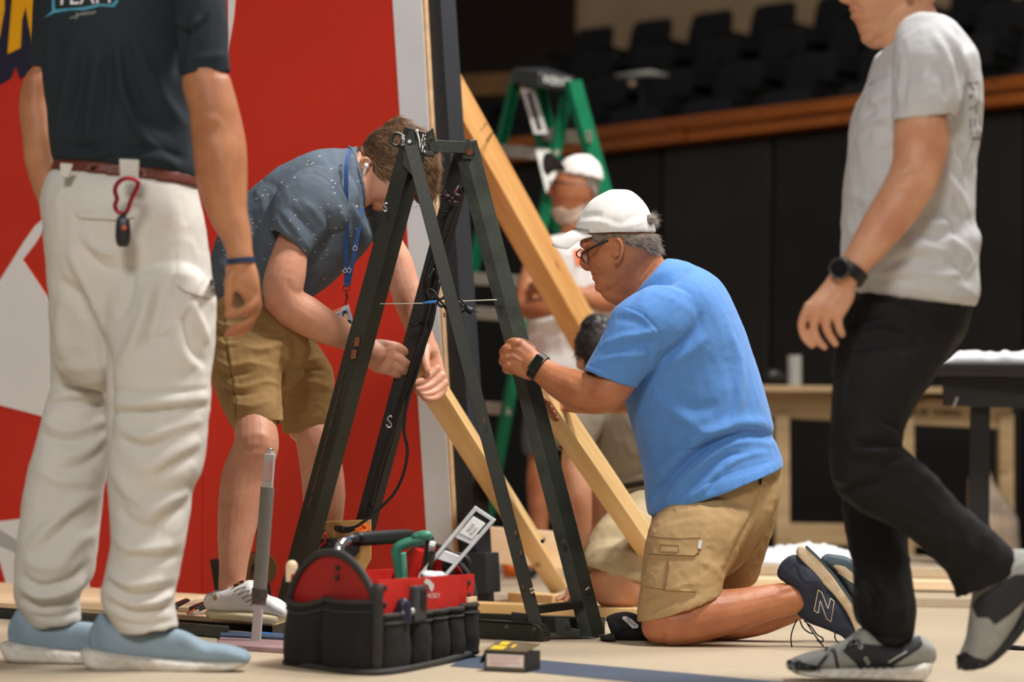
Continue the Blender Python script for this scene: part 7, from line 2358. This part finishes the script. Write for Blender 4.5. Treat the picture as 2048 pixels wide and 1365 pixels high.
loft(B, [(1222, 980, 1366, 955, 7.38, .8), (1216, 1030, 1366, 1010, 7.36, .8), (1240, 1070, 1350, 1060, 7.36, .8)], n=24)
loft(B, [(1232, 1010, 1350, 1040, 7.28, .8), (1186, 1062, 1316, 1110, 7.18, .85), (1166, 1118, 1290, 1156, 7.1, .9), (1166, 1132, 1286, 1166, 7.09, .9)], sub=4, n=26, e1=('h', .02, .014))
cs3 = voxel(B, .006, 3)
sculpt(cs3, [([(1190, 1060), (1240, 1050), (1290, 1060)], 8, 5), ([(1180, 1084), (1230, 1074), (1280, 1084)], 8, -4), ([(1176, 1106), (1230, 1096), (1284, 1116)], 8, 5)], [(4, (12, 12, 10), 3, False), (3, (26, 26, 20), 6, True)])
put('shorts', cs3, M_KHAKI2, cm)
k = MB()
loft(k, [(1330, 1180, 1350, 1225, 7.6, 1.0), (1370, 1190, 1384, 1222, 7.6, 1.2), (1410, 1205, 1416, 1222, 7.6, 1.6)], n=18)
put('shoe', voxel(k, .006, 2), M_BLKM, cm)

# ------------------------------------------------------------------ open tool bag in front
M_BAGF = mat('black_canvas', (30, 28, 27), rough=.85, var=.2, vs=8, fine=.2, fs=300, bump=.3, bs=120, spec=.25)
M_BAGR = mat('red_canvas', (196, 34, 22), rough=.7, var=.1, vs=6, fine=.1, fs=300, bump=.2, bs=120, spec=.3)
M_BAGRD = mat('red_lining', (150, 22, 18), rough=.6, var=.12, vs=6, spec=.35)
M_TRIM = mat('grey_binding', (44, 41, 38), rough=.7, var=.15, vs=20)
M_CLAMP = mat('green_enamel', (58, 134, 108), rough=.4, var=.1, vs=12)
TA, TB, TC = FL(578, 1330), FL(752, 1351), FL(946, 1313)
TD = TA + TC - TB
bag = thing('tool_bag', 'open black and red tool bag with pockets and a bar handle', 'bag', (TA + TB + TC + TD) / 4)
UA, WB = (TB - TA), (TC - TB)
Z = V((0, 0, 1))
NE = V((UA.y, -UA.x, 0)).normalized()     # out of the near end
NS = V((WB.y, -WB.x, 0)).normalized()     # out of the right-hand long side


def TP(u, w, z, ne=0, ns=0):
    return TA + UA * u + WB * w + Z * z + NE * ne + NS * ns


k = MB()
k.hexa([TP(0, 0, 0), TP(1, 0, 0), TP(1, 1, 0), TP(0, 1, 0), TP(0, 0, .022), TP(1, 0, .022), TP(1, 1, .022), TP(0, 1, .022)])
k.obj('base', M_BLK, bag, bevel=.008)
prof = [(u_, z_ * .96) for u_, z_ in [(0, .01), (0, .13), (.03, .17), (.14, .215), (.30, .245), (.45, .253), (.60, .250), (.74, .232), (.86, .205), (.96, .17), (1, .13), (1, .01)]]
for w, s in ((0.0, 1), (1.0, -1)):
    k = MB()
    k.prism([TP(u, w, z) for u, z in prof], NE * (-.010 * s))
    k.obj('end_panel', M_BAGRD, bag, bevel=.002)
    k = MB()
    k.tube([TP(u, w, z, ne=.002 * s) for u, z in prof[1:-1]], .0085, 10, 3)
    k.obj('edge_binding', M_TRIM, bag, smooth=True)
for u, s in ((1.0, 1), (0.0, -1)):
    k = MB()
    n = 16
    pts = [TP(u, i / n, 0) for i in range(n + 1)]
    top_ = [TP(u, i / n, .192 - .006 * (i / n)) for i in range(n + 1)]
    vs = pts + top_ + [p - NS * (.008 * s) for p in pts] + [p - NS * (.008 * s) for p in top_]
    m_ = n + 1
    fs = []
    for i in range(n):
        fs += [(i, i + 1, m_ + i + 1, m_ + i), (2 * m_ + i, 3 * m_ + i, 3 * m_ + i + 1, 2 * m_ + i + 1), (m_ + i, m_ + i + 1, 3 * m_ + i + 1, 3 * m_ + i), (i, 2 * m_ + i, 2 * m_ + i + 1, i + 1)]
    fs += [(0, m_, 3 * m_, 2 * m_), (n, 2 * m_ + n, 3 * m_ + n, m_ + n)]
    k.add(vs, fs)
    k.obj('side_panel', M_BAGR, bag)


def pouch(p0, p1, z0, z1, out, bulge, name='pocket', lip=.006, droop=0.0):
    """a bulging cloth pocket on a wall from p0 to p1"""
    k = MB()
    nu, nv = 18, 14
    g = []
    for j in range(nv + 1):
        v = j / nv
        for i in range(nu + 1):
            u = i / nu
            bl_ = bulge * (math.sin(math.pi * u) ** .4) * (.55 + .45 * math.sin(math.pi * min(1, .25 + .75 * v)))
            bl_ += .004 * mnoise.noise(V((u * 3, v * 3, p0.x * 40 + p0.y * 17)))
            bl_ = max(bl_, .0) + .003
            z = z0 + (z1 - z0) * v - droop * math.sin(math.pi * u) * v
            p = p0 + (p1 - p0) * u
            g.append(V((p.x, p.y, z)) + out * bl_)
    m_ = nu + 1
    n1 = len(g)
    g2 = [p - out * .005 for p in g]
    fs = [(j * m_ + i, j * m_ + i + 1, (j + 1) * m_ + i + 1, (j + 1) * m_ + i) for j in range(nv) for i in range(nu)]
    bl_ = [i for i in range(m_)] + [j * m_ + nu for j in range(1, nv + 1)] + [nv * m_ + i for i in range(nu - 1, -1, -1)] + [j * m_ for j in range(nv - 1, 0, -1)]
    k.add(g + g2, fs + [tuple(n1 + q for q in f)[::-1] for f in fs] + [(bl_[i], bl_[(i + 1) % len(bl_)], n1 + bl_[(i + 1) % len(bl_)], n1 + bl_[i]) for i in range(len(bl_))])
    o = k.obj(name, M_BAGF, bag, smooth=True)
    k = MB()
    k.tube([g[nv * m_ + i] for i in range(m_)], lip, 8)
    k.tube([g[(nv - 2) * m_ + i] + out * .001 for i in range(m_)], lip * .5, 6)
    off_ = k.obj('pocket_binding', M_TRIM, o, smooth=True)
    return o


pouch(TP(.0, 0, 0), TP(.43, 0, 0), .008, .142, NE, .036, droop=.012)
pouch(TP(.44, 0, 0), TP(1.0, 0, 0), .008, .148, NE, .040, droop=.004)
for a, b2, zt_ in ((.02, .27, .118), (.28, .48, .114), (.49, .66, .114), (.67, .82, .114), (.83, .99, .118)):
    pouch(TP(1, a, 0), TP(1, b2, 0), .008, zt_, NS, .026)
k = MB()
k.tube([TP(.02, 0, .006, ne=.014), TP(.5, 0, .004, ne=.03), TP(1.0, 0, .005, ne=.02, ns=.02), TP(1, .5, .006, ns=.026), TP(1, .98, .012, ns=.012)], .008, 8, 5)
k.obj('bottom_binding', M_TRIM, bag, smooth=True)
k = MB()
k.tube([TP(1, 0, .004, ne=.006, ns=.006), TP(1, 0, .08, ne=.01, ns=.01), TP(1, 0, .125, ne=.006, ns=.006), TP(1, 0, .185, ne=.002, ns=.002)], .011, 10, 3)
k.obj('corner_binding', M_TRIM, bag, smooth=True)
k = MB()
k.prism([TP(1, 0, .004, ns=.0005), TP(1, 1, .004, ns=.0005), TP(1, 1, .112, ns=.0005), TP(1, 0, .112, ns=.0005)], NS * .002)
k.prism([TP(0, 0, .004, ne=.0005), TP(1, 0, .004, ne=.0005), TP(1, 0, .13, ne=.0005), TP(0, 0, .13, ne=.0005)], NE * .002)
k.obj('lower_wall', M_BAGF, bag)
# handle
hz = .268
k = MB()
k.tube([TP(.5, .05, .20), TP(.5, .045, .236), TP(.5, .06, hz - .008), TP(.5, .13, hz)], .0105, 14, 5)
hd = k.obj('handle', M_CHROME, bag, smooth=True)
k = MB()
k.tube([TP(.5, .12, hz), TP(.5, .5, hz + .004), TP(.5, .88, hz), TP(.5, .965, hz - .012), TP(.5, .96, .236), TP(.5, .955, .19)], .011, 14, 5)
k.obj('handle_bar', M_BLKM, hd, smooth=True)
k = MB()
k.tube([TP(.5, .22, hz), TP(.5, .24, hz + .001), TP(.5, .7, hz + .003), TP(.5, .72, hz)], [.012, .0155, .0155, .012], 16, 3)
k.obj('grip', M_BLK, hd, smooth=True)
# rivets and logo
for u, z in ((.55, .212), (.55, .192)):
    MB().cyl(TP(u, 0, z, ne=.001), TP(u, 0, z, ne=.005), .006, n=12).obj('rivet', M_TRIM, bag)
for w, z in ((.06, .175), (.06, .14), (.93, .168), (.93, .14)):
    MB().cyl(TP(1, w, z, ns=.001), TP(1, w, z, ns=.005), .006, n=12).obj('rivet', M_TRIM, bag)


def SP(x, y, off=.0016):
    return ONPLANE(x, y, TP(1, 0, 0, ns=off), NS)


e = WB.normalized()
k = MB()
v, f = poly2d([(852, 1158), (859, 1160), (868, 1170), (867, 1179), (863, 1185), (859, 1178), (857, 1171), (850, 1168), (848, 1164)], 4)
k.add([SP(*q) for q in v], f)
put('emblem', k.mesh(recalc=False), M_LABELW, bag, smooth=False)
v, f = text2d('HUSKY', 867, 1192.5, 15, sx=.55)
k = MB()
k.add([SP(*q) for q in v], f)
put('lettering', k.mesh(recalc=False), M_LABELW, bag, smooth=False)
# tools in the outer pockets (things that can be lifted out)
k = MB()
c0 = TP(1, .31, .10, ns=.018)
k.prism([c0 - e * .036 - NS * .008, c0 + e * .036 - NS * .008, c0 + e * .036 + NS * .008, c0 - e * .036 + NS * .008], Z * .075)
tl = thing('utility_knife', 'dark ribbed plastic tool standing in the side pocket of the tool bag', 'tool', c0)
put('handle', k.mesh(), mat('dark_grey_plastic', (52, 54, 58), rough=.5, var=.1), tl, smooth=False, bevel=.004)
k = MB()
for i in range(7):
    k.prism([c0 - e * .004 + NS * .008 + Z * (.026 + .006 * i), c0 + e * .032 + NS * .008 + Z * (.026 + .006 * i), c0 + e * .032 + NS * .0105 + Z * (.026 + .006 * i), c0 - e * .004 + NS * .0105 + Z * (.026 + .006 * i)], Z * .003)
k.obj('ribs', M_BLK, tl)
c0 = TP(1, .17, .10, ns=.018)
tl = thing('screwdriver', 'small navy handled tool in the first side pocket of the tool bag', 'tool', c0)
k = MB()
k.tube([c0, c0 + Z * .03, c0 + Z * .044 - e * .006, c0 + Z * .05 - e * .01], [.017, .017, .013, .006], 14, 3)
k.obj('handle', mat('navy_plastic', (36, 38, 56), rough=.4, var=.1), tl, smooth=True)
MB().cyl(c0 - e * .015 + Z * .022, c0 + e * .022 + Z * .025 + NS * .012, .007, n=10).obj('collar', M_ALU, tl, autos=40)
c0 = TP(1, .90, .125, ns=.012)
k = MB()
k.prism([c0 - e * .03, c0 + e * .03, c0 + e * .03 + NS * .006, c0 - e * .03 + NS * .006], Z * .012)
k.obj('pencil_stub', M_PINEP, loc=c0, bevel=.001, label='pale wooden stub sticking out of the last side pocket', cat='pencil')
c0 = TP(-.02, .02, .195)
MB().tube([c0 + Z * -.02, c0, c0 + Z * .018, c0 + Z * .026], [.012, .013, .012, .005], 12, 3).obj('chisel', M_PINEP, loc=c0, smooth=True, label='pale wooden tool handle at the left rim of the tool bag', cat='tool')

# spirit level standing in the bag
lv = thing('spirit_level', 'aluminium torpedo level leaning out of the tool bag', 'level', P(868, 1160, 5.42))
def lvq(u, v, d=0):
    a0, a1, b0 = np.array((829., 1160.)), np.array((950., 1013.)), np.array((880., 1170.))
    b1 = np.array((992., 1041.))
    l_, r_ = a0 + (a1 - a0) * v, b0 + (b1 - b0) * v
    q = l_ + (r_ - l_) * u
    return P(q[0], q[1], 5.42 + .09 * v + d)
def lvbox(pts, th, m, nm, off=0, bev=.001):
    k = MB()
    k.prism([lvq(u, v, off) for u, v in pts], FW * th)
    return k.obj(nm, m, lv, bevel=bev)
lvbox([(0, -.2), (.16, -.2), (.16, 1), (0, 1)], .024, M_ALU, 'rail')
lvbox([(.84, -.2), (1, -.2), (1, 1), (.84, 1)], .024, M_ALU, 'rail')
lvbox([(.16, .96), (.84, .96), (.84, 1), (.16, 1)], .024, M_ALU, 'end_bar')
lvbox([(.16, .30), (.84, .30), (.84, .42), (.16, .42)], .016, M_ALU, 'web', .004)
lvbox([(.16, .60), (.84, .60), (.84, .74), (.16, .74)], .016, M_ALU, 'web', .004)
lvbox([(.16, .74), (.84, .74), (.84, .96), (.16, .96)], .004, M_BLKM, 'dark_inset', .012)
lvbox([(.2, .66), (.78, .66), (.78, .90), (.2, .90)], .018, M_LABELW, 'vial_block', .001, .002)
lvbox([(.34, .74), (.46, .74), (.46, .84), (.34, .84)], .002, M_ALU, 'vial', -.002)
lvbox([(.52, .72), (.64, .72), (.64, .82), (.52, .82)], .002, M_ALU, 'vial', -.002)
# green clamp
cl = thing('bar_clamp', 'green and red hand clamp standing in the tool bag', 'clamp', P(815, 1170, 5.36))
def ptube(pts, r, d, m, nm, par, n=12, sub=4):
    return MB().tube([P(x, y, d) for x, y in pts], r, n, sub).obj(nm, m, par, smooth=True)
ptube([(802, 1175), (797, 1130), (792, 1102), (806, 1090), (830, 1083), (848, 1078)], .0115, 5.36, M_CLAMP, 'frame', cl)
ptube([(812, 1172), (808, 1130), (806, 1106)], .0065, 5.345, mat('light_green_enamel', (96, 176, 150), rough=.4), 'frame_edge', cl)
k = MB()
blob(k, 848, 1072, 5.36, 19, 11, 14)
blob(k, 834, 1074, 5.36, 12, 8, 12)
put('jaw', voxel(k, .003, 2), M_CLAMP, cl)
ptube([(862, 1082), (866, 1110), (858, 1140)], .006, 5.37, M_STEEL2, 'screw', cl)
MB().cyl(P(858, 1092, 5.36), P(870, 1094, 5.36), .012, n=14).obj('nut', M_ALU, cl, autos=40)
ptube([(840, 1098), (832, 1130), (826, 1160), (824, 1180)], [.010, .012, .011, .010], 5.34, M_BAGR, 'red_handle', cl)
k = MB()
blob(k, 860, 1153, 5.40, 20, 10, 22)
blob(k, 876, 1152, 5.42, 14, 8, 18)
w_ = voxel(k, .003, 2)
sculpt(w_, [], [(4, (40, 40, 40), 3, True)])
put('white_rag', w_, M_CLOTHW, loc=P(865, 1160, 5.4), label='crumpled white rag in the tool bag beside the level', cat='rag')
cb2 = MB()
for i in range(4):
    cb2.torus(P(912 + 3 * i, 1134 - 2 * i, 5.54 + .01 * i), V((.3, -1, .2 + .1 * i)), .030 - .002 * i, .004, 30, 8)
cb2.obj('cable_coil', M_BLK, loc=P(905, 1160, 5.45), smooth=True, label='coil of black cable inside the tool bag behind the level', cat='cable')

# ------------------------------------------------------------------ little carton of screws
BA, BB = FL(968, 1343), FL(1053, 1347)
bx_ = thing('screw_box', 'small black and yellow carton with a white printed side label', 'box', (BA + BB) / 2)
bu = (BB - BA)
bn = V((bu.y, -bu.x, 0)).normalized()
h_ = .042
dep = .085
k = MB()
k.hexa([BA, BB, BB - bn * dep, BA - bn * dep] + [q + Z * h_ for q in (BA, BB, BB - bn * dep, BA - bn * dep)])
k.obj('carton', mat('black_carton', (34, 32, 30), rough=.5, var=.1, vs=20), bx_, bevel=.0015)
def bq(u, z, off=.0006):
    return BA + bu * u + Z * (h_ * z) + bn * off
MB().prism([bq(.03, .08), bq(.97, .08), bq(.97, .92), bq(.03, .92)], bn * .0004).obj('label_border', mat('label_grey', (96, 88, 78), rough=.6), bx_)
MB().prism([bq(.07, .25, .001), bq(.93, .25, .001), bq(.93, .86, .001), bq(.07, .86, .001)], bn * .0004).obj('label', mat('label_pink_white', (226, 216, 214), rough=.6), bx_)
k = MB()
for i, z in enumerate((.72, .60, .44, .34)):
    k.prism([bq(.13, z, .0015), bq((.86, .8, .84, .5)[i], z, .0015), bq((.86, .8, .84, .5)[i], z + .035, .0015), bq(.13, z + .035, .0015)], bn * .0002)
k.obj('label_print', mat('label_red', (206, 130, 130), rough=.7), bx_, kind='stuff')
tz = Z * (h_ + .0006)
def tq(u, v, z=0.0):
    return BA + bu * u - bn * (dep * v) + tz + Z * z
k = MB()
k.add([tq(0, 0), tq(1, 0), tq(1, 1, .012), tq(0, 1, .016), tq(0, 0) + Z * .0015, tq(1, 0) + Z * .0015, tq(1, 1, .0135), tq(0, 1, .0175)], [(3, 2, 1, 0), (4, 5, 6, 7), (0, 1, 5, 4), (1, 2, 6, 5), (2, 3, 7, 6), (3, 0, 4, 7)])
lid = k.obj('lid', mat('lid_brown', (92, 76, 52), rough=.55, var=.15, vs=30), bx_)
k = MB()
for (u0, v0, u1, v1) in ((.08, .1, .4, .45), (.15, .55, .35, .85), (.5, .3, .58, .6)):
    k.add([tq(u0, v0, .016 * v0 + .002), tq(u1, v0, .016 * v0 + .002), tq(u1, v1, .016 * v1 + .002), tq(u0, v1, .016 * v1 + .002)], [(0, 1, 2, 3)])
k.obj('yellow_print', mat('yellow_ink', (222, 184, 30), rough=.6), lid)
k = MB()
f0 = BA - bn * .004 + Z * h_
k.add([f0, f0 - bn * .06, f0 - bn * .06 - bu * .12 - Z * .026, f0 - bu * .12 - Z * .026, f0 + Z * .0015, f0 - bn * .06 + Z * .0015, f0 - bn * .06 - bu * .13 - Z * .025, f0 - bu * .13 - Z * .025], [(3, 2, 1, 0), (4, 5, 6, 7), (0, 1, 5, 4), (1, 2, 6, 5), (2, 3, 7, 6), (3, 0, 4, 7)])
k.obj('side_flap', M_BLK, bx_)

# ------------------------------------------------------------------ black cap on the floor
k = MB()
loft(k, [(1212, 1236, 1226, 1282, 6.16, 1.6), (1232, 1228, 1246, 1284, 6.16, 1.5), (1262, 1226, 1270, 1284, 6.16, 1.4), (1290, 1238, 1292, 1284, 6.16, 1.3), (1306, 1256, 1306, 1282, 6.16, 1.2)], sub=5, n=26, e0=('h', .03, .006))
bc = voxel(k, .0036, 3)
sculpt(bc, [([(1222, 1240), (1244, 1250), (1252, 1276)], 6, -6), ([(1230, 1232), (1256, 1236), (1284, 1246)], 5, -3), ([(1240, 1270), (1264, 1262), (1284, 1270)], 6, -4)], [(3, (22, 22, 22), 3, True)])
fc = thing('baseball_hat', 'black baseball cap with white script lying beside the kneeling man', 'cap', FL(1250, 1283))
put('crown', bc, mat('black_twill', (20, 20, 22), rough=.85, var=.15, vs=20, bump=.2, bs=60), fc)
scr = drape('white_script', [poly2d([(1245, 1234), (1252, 1233), (1264, 1240), (1277, 1252), (1275, 1257), (1265, 1258), (1256, 1248), (1245, 1239)], 5)], bc, 6.1, M_LABELW, fc, off=.0015)
drape('script_lettering', [text2d('TEAM', 1261.5, 1246, 10, ang=.68, sx=1.0, shear=.2)], bc, 6.1, M_INK, scr, off=.0022)
k = MB()
g = []
for i in range(13):
    a = math.pi * i / 12
    for j in range(5):
        v = j / 4
        q = P(1226 - 10 * v + 0 * a, 1279 + 0 * v, 6.16)
        g.append(V((q.x + (-.022 * v) * math.sin(a), 6.15 - .075 * math.cos(a) * (1 - .15 * v), .008 + .012 * math.sin(a) * (1 - v))))
fs = [(i * 5 + j, (i + 1) * 5 + j, (i + 1) * 5 + j + 1, i * 5 + j + 1) for i in range(12) for j in range(4)]
n1 = len(g)
bl_ = [i * 5 for i in range(13)] + [60 + j for j in range(1, 5)] + [i * 5 + 4 for i in range(11, -1, -1)] + [j for j in range(3, 0, -1)]
k.add(g + [p - V((0, 0, .003)) for p in g], fs + [tuple(n1 + q for q in f)[::-1] for f in fs] + [(bl_[i], bl_[(i + 1) % len(bl_)], n1 + bl_[(i + 1) % len(bl_)], n1 + bl_[i]) for i in range(len(bl_))])
k.obj('brim', MATS['black_twill'], fc, smooth=True)

# mill marks on the long orange brace
bo = bpy.data.objects['brace_board']
wm = bo.data.copy()
wm.transform(bo.matrix_basis)
bt_ = tree(wm)
k = MB()
for q, w in (([(972, 248), (960, 263)], 1.6), ([(973, 246), (971, 250)], 4), ([(987, 263), (972, 283)], 3.2)):
    k.add(*drape2d(*ribbon2d(q, w), bt_, 8.0, .002))
me_ = k.mesh()
me_.transform(bo.matrix_basis.inverted())
mo = bpy.data.objects.new('mill_mark', me_)
COL.objects.link(mo)
me_.materials.append(mat('faded_mill_ink', (92, 62, 36), rough=.8))
mo.parent = bo
